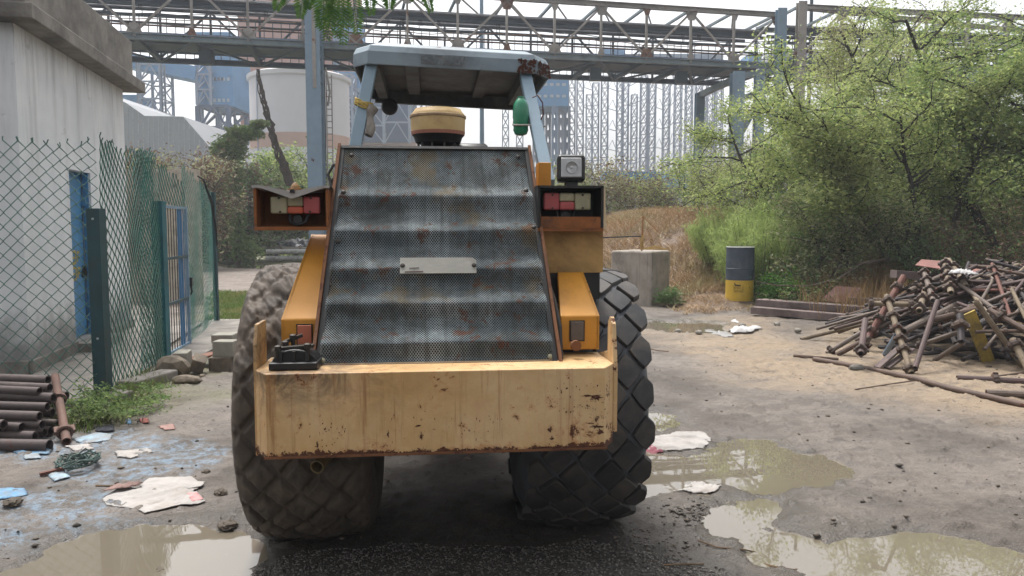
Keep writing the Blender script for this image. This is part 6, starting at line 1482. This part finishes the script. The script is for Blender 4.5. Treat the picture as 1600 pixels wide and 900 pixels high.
# ------------------------------------------------------------------ far left: rubble heap, white pipes, junk
for i in range(11):
    px = 345 + i * 4.2 + q.uniform(-2, 2); p = at(px, 397 - (i % 3) * 4, 40); rock('rubble_stone', (p.x, p.y, max(.15, p.z)), (.42, .4, .32), pm('pale rubble', sr(186, 170, 160), .9, var=.25, scale=2) if i == 0 else bpy.data.materials['pale rubble'], '%s pale rubble stone from the left in the heap on the far verge' % ORD[i], 'rubble', 50 + i)
    bpy.context.scene.objects[-1] if False else None
for i, (py, lb) in enumerate(((404, 'upper pale concrete pipe lying on the far verge'), (410, 'lower pale concrete pipe lying on the far verge'))):
    a = at(416, py, 34); b = MB(); b.tube([(a.x, 34, .62 - i * .28), (a.x + 2.9, 34.4, .62 - i * .28)], .11, 12); tag(b.build('concrete_pipe', pm('pale pipe', sr(170, 172, 168), .8, dirt=.4), smooth=True, ang=50), lb, 'pipe')
jk = empty('junk_heap', (0, 0, 0), 0, 'dark tarpaulin covered scrap left of the left column under the lamp box', 'scrap')
c = at(455, 378, 38)
crumple('tarpaulin', [(c.x - .9, 37), (c.x + .9, 37), (c.x + .9, 38.6), (c.x - .9, 38.6)], pm('black tarpaulin', sr(44, 48, 56), .5, var=.3), .7, .8, None, None, 44).parent = jk
b = MB(); b.beam((c.x - 1.2, 36.9, .75), (c.x + 1.1, 36.9, .68), .2, .12); b.build('pale_rail', M_brp, jk)
# ------------------------------------------------------------------ vegetation
def leaf_mesh(name, P, size, mat, seed=0, elong=2.2, drop=0.0, up=None, sv=.45):
    """many small folded rhombic leaves at points P"""
    g = np.random.default_rng(seed); n = len(P)
    s = size * (1 - sv + 2 * sv * g.random(n))
    d = g.normal(size=(n, 3)); d[:, 2] = d[:, 2] * .6 - drop
    if up is not None: d[:, 2] += up
    d /= np.linalg.norm(d, axis=1)[:, None]
    r = g.normal(size=(n, 3)); t = np.cross(d, r); t /= (np.linalg.norm(t, axis=1)[:, None] + 1e-9)
    L = d * s[:, None] * .5; W = t * (s / elong)[:, None] * .5
    nn = np.cross(d, t) * (s * .08)[:, None]
    V = np.stack([P - L, P + W + nn, P + L, P - W + nn], 1).reshape(-1, 3)
    F = np.arange(n * 4).reshape(n, 4)
    return np_mesh(name, V, F, mat)
def blades(name, P, h, w_, mat, seed=0, lean=.35, bend=True):
    g = np.random.default_rng(seed); n = len(P); h = h * g.uniform(.5, 1.3, n); a = g.uniform(0, 6.28, n)
    dx = np.stack([np.cos(a), np.sin(a), np.zeros(n)], 1) * (w_ / 2); ln = g.normal(0, lean, (n, 2))
    top = P + np.stack([ln[:, 0] * h, ln[:, 1] * h, h], 1); mid = P + np.stack([ln[:, 0] * h * .35, ln[:, 1] * h * .35, h * .6], 1)
    V = np.stack([P - dx, P + dx, mid + dx * .7, mid - dx * .7, top], 1).reshape(-1, 3); b = np.arange(n)[:, None] * 5
    F = np.concatenate([b + np.array([[0, 1, 2]]), b + np.array([[0, 2, 3]]), b + np.array([[3, 2, 4]])]).reshape(-1, 3)
    return np_mesh(name, V, F, mat)
def grow(rng, base, h, spread, n_limb, lean=(0, 0), n_sub=4, crook=.12, start=.3, upness=.5):
    """trunk, limbs and twigs as tubes; returns the tube mesh and the twig segments that carry leaves"""
    mb = MB(); base = Vector(base); tw = []
    def path(p, d, L, seg, wob, grav=0):
        pts = [p.copy()]; d = d.normalized()
        for i in range(seg):
            d = (d + Vector((rng.gauss(0, wob), rng.gauss(0, wob), rng.gauss(0, wob) + grav))).normalized(); p = p + d * (L / seg); pts.append(p.copy())
        return pts
    r0 = h * .0115 + (.009 if h > 1.2 else .001)
    d0 = Vector((lean[0], lean[1], 1)); tp = path(base, d0, h * .8, 9, crook)
    mb.tube(tp, [r0 * (1.25 - .95 * i / 9) for i in range(10)], 7)
    for k in range(n_limb):
        u = start + (1 - start) * (k + rng.random()) / n_limb; i = min(8, int(u * 9)); p = tp[i].lerp(tp[i + 1], u * 9 - i)
        a = rng.uniform(0, 6.283); d = Vector((math.cos(a), math.sin(a), upness + rng.uniform(-.3, .4)))
        L = spread * rng.uniform(.55, 1.1) * (1 - .35 * u); lp = path(p, d, L, 6, .18, .02); rl = r0 * (.55 - .3 * u)
        mb.tube(lp, [rl * (1 - .8 * j / 6) + r0 * .06 for j in range(7)], 5)
        for s in range(n_sub):
            j = rng.randrange(2, 7); dd = Vector((rng.gauss(0, 1), rng.gauss(0, 1), rng.gauss(.15, .6))); sp_ = path(lp[j], dd, L * rng.uniform(.3, .6), 4, .25, -.03)
            mb.tube(sp_, [r0 * .11 + .0012] * 4 + [.002], 3, False)
            tw += [(sp_[q_], sp_[q_ + 1]) for q_ in range(4)]
        tw += [(lp[q_], lp[q_ + 1]) for q_ in range(2, 6)]
    return mb, tw
def foliage_pts(rng, tw, n, sig):
    g = np.random.default_rng(rng.randrange(1 << 30)); A = np.array([a for a, b in tw]); B = np.array([b for a, b in tw])
    wts = g.random(len(tw)) ** 2.6 + .01; wts /= wts.sum(); k = g.choice(len(tw), n, p=wts); u = g.random(n)[:, None]
    return A[k] * (1 - u) + B[k] * u + g.normal(0, sig, (n, 3)) * np.array([1, 1, .75])
M_bark = pm('dark bark', sr(58, 50, 46), .95, var=.3, scale=4, bump=.6, bscale=30)
M_bark2 = pm('grey brown bark', sr(104, 92, 82), .95, var=.3, scale=4, bump=.6)
L_yg = leaf_mat('yellow green leaves', sr(222, 226, 146), sr(160, 178, 104), sr(186, 188, 128), trans=.5)
L_gr = leaf_mat('mid green leaves', sr(168, 188, 116), sr(118, 144, 86), sr(146, 148, 104), trans=.5)
L_dk = leaf_mat('deep green leaves', sr(142, 168, 106), sr(100, 130, 80), sr(124, 128, 92), trans=.45)
L_ol = leaf_mat('olive leaves', sr(204, 204, 158), sr(160, 164, 120), sr(178, 164, 134), trans=.5)
L_br = leaf_mat('brown dead foliage', sr(158, 128, 106), sr(120, 98, 80), sr(104, 96, 74), trans=.4)
L_ft = leaf_mat('feathery bright green', sr(206, 216, 136), sr(156, 180, 106), sr(180, 188, 126), trans=.55)
L_ns = leaf_mat('pinnate leaves', sr(112, 144, 72), sr(64, 100, 46), trans=.4)
def tree(name, base, h, spread, nleaf, size, mat, label, seed, bark=None, n_limb=9, n_sub=5, lean=(0, 0), sig=.12, stems=1, group=None, cat='tree', mat2=None, start=.3, elong=2.2, upness=.5):
    rng = random.Random(seed); e = empty(name, base, 0, label, cat, group); allt = []; M = MB()
    for s in range(stems):
        ln = (lean[0] + rng.gauss(0, .22) * (stems > 1), lean[1] + rng.gauss(0, .22) * (stems > 1))
        mb, tw = grow(rng, (rng.gauss(0, .12) * (stems > 1), rng.gauss(0, .12) * (stems > 1), -.1), h * rng.uniform(.8, 1.05), spread, n_limb, ln, n_sub, start=start, upness=upness); M.add(mb.v, mb.f); allt += tw
    M.build('trunk', bark or M_bark, e, smooth=True)
    P = foliage_pts(rng, allt, nleaf, sig); P[:, 2] = np.maximum(P[:, 2], .1)
    if mat2:
        k = int(nleaf * .4); link_mesh('crown', leaf_mesh('crown', P[:k], size, mat2, seed + 1, elong), None, e); P = P[k:]
    link_mesh('crown', leaf_mesh('crown', P, size, mat, seed, elong), None, e)
    return e
def onb_(px, Y, dz=0):
    p = at(px, 400, Y); return (p.x, Y, gz(p.x, Y) + dz)
# right hand side mass
tree('tall_tree', onb_(1225, 19.0), 5.6, 2.3, 21000, .072, L_yg, 'yellow green tree at the left end of the thicket by the bridge support', 11, n_limb=12, n_sub=8, sig=.17, stems=2, mat2=L_gr, lean=(.05, 0), group='trees of the right hand thicket')
tree('tall_tree', onb_(1330, 17.0), 5.6, 2.5, 19000, .078, L_yg, 'leafy tree with one dark trunk standing just left of the pipe heap', 12, n_limb=12, n_sub=8, sig=.17, mat2=L_gr, start=.42, group='trees of the right hand thicket')
tree('tall_tree', onb_(1440, 16.5), 6.3, 2.4, 21000, .072, L_yg, 'multi stemmed tree with slanting dark trunks right behind the pipe heap', 13, n_limb=11, n_sub=7, sig=.17, stems=3, mat2=L_gr, lean=(-.12, 0), start=.48, group='trees of the right hand thicket')
tree('tall_tree', onb_(1508, 16.0), 7.0, 2.5, 21000, .072, L_gr, 'tall tree with an upright dark trunk behind the white bag on the heap', 14, n_limb=12, n_sub=7, sig=.17, mat2=L_yg, start=.45, group='trees of the right hand thicket')
tree('tall_tree', onb_(1600, 16.5), 8.0, 2.8, 26000, .072, L_gr, 'tallest tree reaching out of the frame at the top right corner', 15, n_limb=14, n_sub=7, sig=.18, stems=2, mat2=L_yg, start=.25, group='trees of the right hand thicket')
tree('tall_tree', onb_(1700, 15.5), 7.5, 2.8, 15000, .072, L_gr, 'tree at the right frame edge beyond the pipe heap', 16, n_limb=12, n_sub=6, sig=.18, stems=2, start=.2, group='trees of the right hand thicket')
tree('tall_tree', onb_(1390, 21.5), 7.0, 2.6, 15000, .078, L_yg, 'pale green tree standing behind the front row of the thicket', 17, n_limb=12, n_sub=7, sig=.2, stems=2, mat2=L_ol, start=.3, group='trees of the right hand thicket')
tree('tall_tree', onb_(1540, 22), 9.0, 3.2, 15000, .078, L_yg, 'tall loose crowned tree showing sky at the top right', 18, n_limb=13, n_sub=7, sig=.2, stems=2, mat2=L_ol, start=.35, group='trees of the right hand thicket')
tree('olive_shrub', onb_(1275, 16.8), 2.9, 1.7, 13000, .07, L_ol, 'grey olive twiggy shrub left of the single dark trunk', 21, bark=M_bark2, n_limb=13, n_sub=9, sig=.13, stems=3, cat='shrub', mat2=L_dk, start=.1)
tree('olive_shrub', onb_(1370, 18.4), 3.0, 1.6, 12000, .065, L_gr, 'mid green shrub between the slanting trunks behind the timber stack', 22, n_limb=12, n_sub=8, sig=.14, stems=3, cat='shrub', mat2=L_ol, start=.1)
tree('brown_shrub', onb_(1560, 15.2), 2.3, 1.5, 9000, .06, L_br, 'dry brown shrub behind the right end of the pipe heap', 23, bark=M_bark2, n_limb=12, n_sub=8, sig=.13, stems=3, cat='shrub', mat2=L_dk, start=.1)
tree('brown_shrub', onb_(1470, 15.6), 1.7, 1.2, 3500, .06, L_dk, 'dark thin shrub just behind the top of the heap', 24, bark=M_bark, n_limb=10, n_sub=7, sig=.13, stems=3, cat='shrub', start=.1)
for i, (px, Y, h, m1, lb) in enumerate(((1165, 23, 2.6, L_yg, 'leafy shrub on the bank behind the feathery bushes'), (1215, 21, 3.0, L_gr, 'shrub filling the gap between the drum and the bridge column'), (1300, 20.5, 3.0, L_yg, 'shrub behind the single dark trunk'), (1420, 19.5, 2.8, L_gr, 'bushy growth behind the slanting trunks'), (1500, 19, 3.0, L_yg, 'bushy growth behind the white bag on the heap'), (1590, 18, 3.2, L_gr, 'bushy growth behind the right end of the heap'))):
    tree('bank_shrub', onb_(px, Y), h, 1.8, 9000, .075, m1, lb, 160 + i, bark=M_bark2, n_limb=13, n_sub=8, sig=.18, stems=3, cat='shrub', mat2=L_ol, start=.05)
# fallen bough crossing behind the drum
b = MB(); pts = [at(1182, 440, 14.9), at(1215, 446, 15), at(1265, 447, 15.2), at(1310, 436, 15.4), at(1345, 412, 15.6), at(1390, 404, 15.8)]; b.tube(pts, [.012, .016, .02, .026, .03, .035], 6); tag(b.build('fallen_bough', M_bark2, smooth=True), 'thin grey bough arching from the drum to the tree trunks', 'branch')
# feathery bush: hair fine upright sprays
def feathery(name, base, h, rad, nst, mat, label, seed):
    rng = random.Random(seed); g = np.random.default_rng(seed); e = empty(name, base, 0, label, 'shrub'); mb = MB(); P = []; 
    for k in range(nst):
        a = rng.uniform(0, 6.28); rr4 = rad * math.sqrt(rng.random()); x, y = math.cos(a) * rr4 * .6, math.sin(a) * rr4 * .6; top = Vector((math.cos(a) * rr4 * 1.15, math.sin(a) * rr4 * 1.15, h * rng.uniform(.6, 1) * (1 - .35 * (rr4 / rad) ** 2)))
        pts = [Vector((x, y, -.05)), Vector((x, y, 0)).lerp(top, .5) + Vector((0, 0, .08)), top]; mb.tube(pts, [.012, .008, .003], 3, False)
        m = 260; u = g.random(m) ** .7; c = np.array(Vector((x, y, 0)))[None] * (1 - u[:, None]) + np.array(top)[None] * u[:, None]
        P.append(c + g.normal(0, .07, (m, 3)) + np.array([0, 0, .05]))
    mb.build('stems', M_bark2, e); P = np.concatenate(P)
    link_mesh('crown', leaf_mesh('crown', P, .17, mat, seed, 16, up=1.0), None, e); return e
feathery('feathery_bush', onb_(1135, 19.3), 1.5, .9, 60, L_ft, 'bright feathery green bush left of the drum', 41)
feathery('feathery_bush', onb_(1185, 17.2), 2.1, 1.0, 90, L_ft, 'tall feathery bright green bush right behind the drum', 42)
feathery('feathery_bush', onb_(1235, 17.6), 2.3, .9, 70, L_ft, 'feathery green bush between the drum and the dark trunk', 43)
tree('bramble', onb_(1236, 15.6), .85, .62, 5500, .055, leaf_mat('fresh bramble leaves', sr(104, 150, 52), sr(60, 108, 38), sr(120, 116, 70), trans=.4), 'low fresh green bramble covering the ground right of the drum', 44, n_limb=12, n_sub=7, sig=.11, stems=4, cat='bush', start=.05, upness=.1)
tree('bramble', onb_(1270, 15.6), .7, .75, 4500, .055, L_gr, 'low green and brown undergrowth behind the timber beams', 45, n_limb=10, n_sub=7, sig=.11, stems=4, cat='bush', mat2=L_br, start=.05, upness=.1)
tree('weed_clump', onb_(1052, 16.6), .55, .3, 1400, .06, L_dk, 'small dark green weed at the right corner of the concrete block', 46, n_limb=7, n_sub=5, sig=.07, stems=2, cat='plant', start=.05)
# far shrubs on the bank right of the roller
for i, (px, Y, h, m1, m2, lb) in enumerate(((905, 33, 2.8, L_ol, L_gr, 'twiggy olive shrub on the bank just right of the canopy post'), (950, 34, 2.5, L_ol, L_br, 'grey purple twiggy shrub on the bank beside the work lamp'), (990, 36, 2.6, L_yg, L_br, 'thin shrub on the bank in front of the lattice towers'), (1030, 38, 2.0, L_ol, L_br, 'low shrub on the bank left of the cyan container'), (1112, 34, 2.6, L_dk, L_ol, 'dark shrub on the bank by the bridge support'), (870, 30, 2.9, L_yg, L_ol, 'pale shrub directly behind the work lamp'))):
    bb_ = tree('bank_shrub', onb_(px, Y), h, 1.9, 3600, .13, m1, lb, 60 + i, bark=M_bark2, n_limb=10, n_sub=7, sig=.25, stems=3, cat='shrub', mat2=m2, start=.15)
for i, (px, Y, h, lb) in enumerate(((612, 60, 7.2, 'slim pale green sapling seen under the left half of the canopy'), (745, 60, 7.0, 'sapling seen right of the round air pre-cleaner'), (640, 62, 6.5, 'loose sapling left of the round air pre-cleaner'), (860, 60, 4.4, 'thin sapling right of the canopy post'), (800, 62, 3.6, 'low sapling seen just over the hood'))):
    tree('far_sapling', onb_(px, Y), h - (2 if Y > 25 and px > 640 else 0) * .8, 1.7, 1500, .26, L_yg, lb, 80 + i, bark=M_bark2, n_limb=9, n_sub=5, sig=.3, stems=1, mat2=L_gr, start=.35)
# left background
tree('brown_thicket', onb_(232, 30), 5.6, 2.6, 12000, .15, L_ol, 'olive brown bush behind the fence next to the white building', 90, bark=M_bark2, n_limb=12, n_sub=8, sig=.3, stems=3, cat='bush', mat2=L_br, start=.08)
tree('brown_thicket', onb_(285, 31), 5.4, 2.6, 12000, .15, L_br, 'brown and green bush above the barred gate', 91, bark=M_bark2, n_limb=12, n_sub=8, sig=.3, stems=3, cat='bush', mat2=L_ol, start=.08)
rng = random.Random(5); mb, tw = grow(rng, (0, 0, 0), 6.2, 1.8, 8, (.05, 0), 4, start=.45); p_ = onb_(248, 33)
tag(mb.build('bare_sapling', pm('pale twigs', sr(134, 112, 104), .9), loc=p_), 'leafless brown sapling with spreading twigs in front of the grey shed', 'tree')
# vine covered post: a thick column of leaves with a hooked head
ve = empty('vine_covered_post', onb_(372, 34), 0, 'dead post smothered in green vines with a hooked leafy head', 'plant')
g = np.random.default_rng(8)
b = MB(); b.tube([(0, 0, 0), (.05, 0, 3), (-.05, 0, 5.4), (.4, 0, 6.0), (1.2, 0, 6.4)], [.14, .12, .1, .06, .03], 8); b.build('post', M_bark2, ve)
Pv = []
for (c, r_, n) in (((0, 0, 2.0), (.35, .35, 1.4), 1800), ((-.05, 0, 3.8), (.38, .38, 1.0), 1800), ((-.2, 0, 5.2), (.62, .5, .45), 2600), ((.45, 0, 5.8), (.7, .4, .28), 2000), ((-.75, 0, 5.0), (.3, .3, .3), 700), ((1.1, 0, 6.2), (.35, .3, .14), 600), ((.3, 0, .7), (.6, .5, .6), 900)):
    Pv.append(np.array(c) + np.clip(g.normal(0, .5, (n, 3)), -1.1, 1.1) * np.array(r_))
link_mesh('vines', leaf_mesh('vines', np.concatenate(Pv), .15, L_gr, 3), None, ve); link_mesh('vines', leaf_mesh('vines', np.concatenate(Pv)[::3] + .03, .15, L_dk, 4), None, ve)
for i, (px, Y, h, sp_, m1, m2, lb, nl) in enumerate(((340, 38, 3.4, 1.9, L_dk, L_ol, 'dark bush at the foot of the vine covered post', 7000), (388, 37, 3.4, 1.9, L_dk, L_br, 'dark brown tangled bush right of the vine covered post', 8000), (425, 40, 4.2, 2.0, L_gr, L_ol, 'twiggy green bush behind the left lamp box', 6000), (462, 42, 4.8, 2.2, L_gr, L_yg, 'green bush left of the pale blue column', 7000),
      (515, 44, 4.6, 2.2, L_yg, L_gr, 'light green bush right of the pale blue column', 5500), (560, 46, 3.6, 2.2, L_gr, L_ol, 'low bush behind the hood', 4000), (305, 40, 2.8, 2.0, L_ol, L_gr, 'low olive bush at the end of the fence', 6000), (400, 52, 5.6, 2.6, L_ol, L_gr, 'thin crowned bush in front of the silo', 3500))):
    tree('far_bush', onb_(px, Y), h * 1.5, sp_ * 1.25, int(nl * 1.25), .19, m1, lb, 100 + i, bark=M_bark, n_limb=12, n_sub=8, sig=.3, stems=3, cat='bush', mat2=m2, start=.06)
# distant wood line hiding the foot of the plant
P = []
for k in range(90):
    x = g.uniform(-62, 70); y = g.uniform(72, 84); r_ = g.uniform(1.6, 3.2)
    if 6 < x < 30: r_ *= .5
    P.append(np.array([x, y, r_ * .9]) + np.clip(g.normal(0, .5, (260, 3)), -1, 1) * np.array([r_ * 1.6, r_, r_]))
o = link_mesh('far_undergrowth', leaf_mesh('far_undergrowth', np.concatenate(P), .5, L_ol, 5), None); tag(o, 'continuous band of far undergrowth in front of the plant buildings', kind='stuff')
# grass and dry grass
def scat(n, x0, x1, y0, y1, cond=None, seed=0):
    g = np.random.default_rng(seed); x = g.uniform(x0, x1, n); y = g.uniform(y0, y1, n)
    if cond is not None: k = cond(x, y); x, y = x[k], y[k]
    return np.stack([x, y, ground_h(x, y, False) - .01], 1)
G_dry = leaf_mat('dry brown grass', sr(212, 180, 138), sr(150, 120, 88), sr(168, 158, 112), trans=.2, cscale=.7)
G_tan = leaf_mat('straw grass', sr(190, 158, 112), sr(140, 112, 76), trans=.2)
G_grn = leaf_mat('green grass', sr(126, 146, 74), sr(88, 110, 52), sr(150, 140, 84), trans=.3)
P = scat(60000, 1.2, 15, 17.2, 30, lambda x, y: (x / y > .02) & (fbm(x * .9, y * .9, 3, 40) > .36), 1)
o = link_mesh('dry_grass', blades('dry_grass', P * np.array([1, 1, 1]), .26 , .018, G_dry, 1, 1.3)); tag(o, 'matted brown dry grass covering the bank beyond the concrete block', kind='stuff')
P = scat(9000, 2, 15, 17.5, 34, None, 2); o = link_mesh('straw_grass', blades('straw_grass', P, .55, .014, G_tan, 2, .35)); tag(o, 'pale straw stalks standing in the dry grass', kind='stuff')
P = scat(16000, 3.3, 13, 14.9, 18.2, lambda x, y: (fbm(x * 1.6, y * 1.6, 3, 43) > .45) & (y > 15.0 + .15 * (x - 4)), 3); o = link_mesh('leaf_litter', blades('leaf_litter', P, .10, .014, G_dry, 3, 1.6)); tag(o, 'brown dead stalks and litter at the foot of the thicket', kind='stuff')
P = scat(7000, 5.5, 14, 13.4, 17.5, lambda x, y: fbm(x * 1.2, y * 1.2, 3, 47) > .42, 4); o = link_mesh('tall_grass', blades('tall_grass', P, .7, .014, G_tan, 4, .25)); tag(o, 'tall pale grass standing behind the pipe heap', kind='stuff')
def inpoly(pix, n, seed, h, w_, mat, name, lb, lean=.3):
    pl_ = gpoly(pix); xs = [p[0] for p in pl_]; ys = [p[1] for p in pl_]
    P = scat(n, min(xs), max(xs), min(ys), max(ys), lambda x, y: poly_sd(x, y, pl_) + (fbm(x * 2, y * 2, 3, seed) - .5) * .8 < 0, seed); o = link_mesh(name, blades(name, P, h, w_, mat, seed, lean)); tag(o, lb, kind='stuff')
inpoly([(335, 508), (395, 500), (420, 460), (333, 458)], 26000, 6, .10, .012, G_grn, 'grass', 'short green grass between the fence end and the left tyre', .6)
inpoly([(250, 402), (560, 402), (560, 380), (250, 380)], 60000, 7, .35, .03, G_grn, 'grass', 'far green verge beyond the rutted track', .5)
inpoly([(150, 640), (110, 640), (95, 680), (190, 672), (225, 620), (262, 580), (240, 560), (180, 610)], 4500, 8, .14, .010, G_grn, 'weeds', 'straggly green weeds along the foot of the fence', .6)
for i, (px, py, h, n_, lb) in enumerate(((140, 625, .42, 900, 'leafy weed under the mesh beside the rusty prop'), (175, 640, .38, 800, 'leafy weed at the foot of the dark teal post'), (118, 640, .4, 700, 'leafy weed between the prop and the pipes'), (205, 625, .28, 600, 'small weed right of the dark teal post'), (235, 600, .25, 400, 'small weed near the gate foot'))):
    p = gp(px, py + 20); tree('leafy_weed', (p.x, p.y, 0), h, .20, n_, .034, L_gr, lb, 140 + i, n_limb=7, n_sub=4, sig=.05, stems=4, cat='weed', mat2=L_dk, start=.05)
# ------------------------------------------------------------------ pinnate leaves hanging into the top of the picture
br = empty('overhanging_branch', at(530, -30, 3.2), 0, 'green feathery compound leaves hanging into the top edge of the view', 'branch')
b = MB(); b.tube([(-.7, .1, .22), (-.2, 0, .12), (.1, 0, .05), (.42, .05, .10), (.7, .1, .2)], [.010, .008, .007, .006, .004], 6); b.build('twig', M_bark2, br)
def frond(x, y, z, dirx, L, seed, wd=.03, dz=-1.0):
    rng = random.Random(seed); mb = MB(); n = 20; p = Vector((x, y, z)); d = Vector((dirx, rng.uniform(-.15, .15), dz)).normalized(); pts = [p.copy()]
    for i in range(n): d = (d + Vector((dirx * .02, 0, -.03))).normalized(); p = p + d * (L / n); pts.append(p.copy())
    mb.tube(pts, .0015, 4)
    sd = d.cross(Vector((0, 1, 0))).normalized()
    for i in range(1, n):
        for s in (-1, 1):
            w_ = wd * (1 - abs(i / n - .45) * 1.1) * rng.uniform(.85, 1.1); q0 = pts[i]; t_ = (sd * s + (pts[i] - pts[i - 1]).normalized() * .55 + Vector((0, rng.uniform(-.25, .25), 0))).normalized(); o_ = (pts[i] - pts[i - 1]).normalized() * .005
            mb.add([q0, q0 + t_ * w_ * .5 + o_, q0 + t_ * w_, q0 + t_ * w_ * .5 - o_], [(0, 1, 2, 3)])
    o = mb.build('compound_leaf', L_ns, br); return o
def fr(px0, py0, px1, py1, seed, wd=.034):
    c = br.location; a = at(px0, py0, 3.2) - c; e = at(px1, py1, 3.2) - c; d = e - a; frond(a.x, a.y, a.z, d.x / abs(d.z), d.length * 1.08, seed, wd * 1.35)
for i, (a, b_, c, d, w_) in enumerate(((446, -28, 432, 14, .03), (476, -26, 470, 26, .034), (505, -30, 505, 40, .05), (525, -30, 512, 60, .04), (538, -30, 536, 64, .036), (548, -28, 560, 48, .04), (575, -28, 582, 22, .03), (610, -28, 608, 10, .034), (660, -28, 674, 16, .026), (520, -30, 498, 38, .04), (530, -30, 528, 54, .04), (490, -32, 480, 10, .03), (640, -30, 648, -2, .03))):
    fr(a, b_, c, d, 200 + i, w_)
# ------------------------------------------------------------------ haze
hz = MB(); hz.bbox((-170, -12, -2.5), (170, 190, 46))
t = NT('haze air'); t.t.nodes.remove(t.b); pv = t.n('ShaderNodeVolumePrincipled'); pv.inputs['Color'].default_value = (.86, .92, 1, 1); pv.inputs['Density'].default_value = .0012; pv.inputs['Anisotropy'].default_value = .2
t.l(pv.outputs[0], t.out.inputs['Volume'])
USE_HAZE = True
if USE_HAZE: hz.build('haze', t.m, kind='stuff')
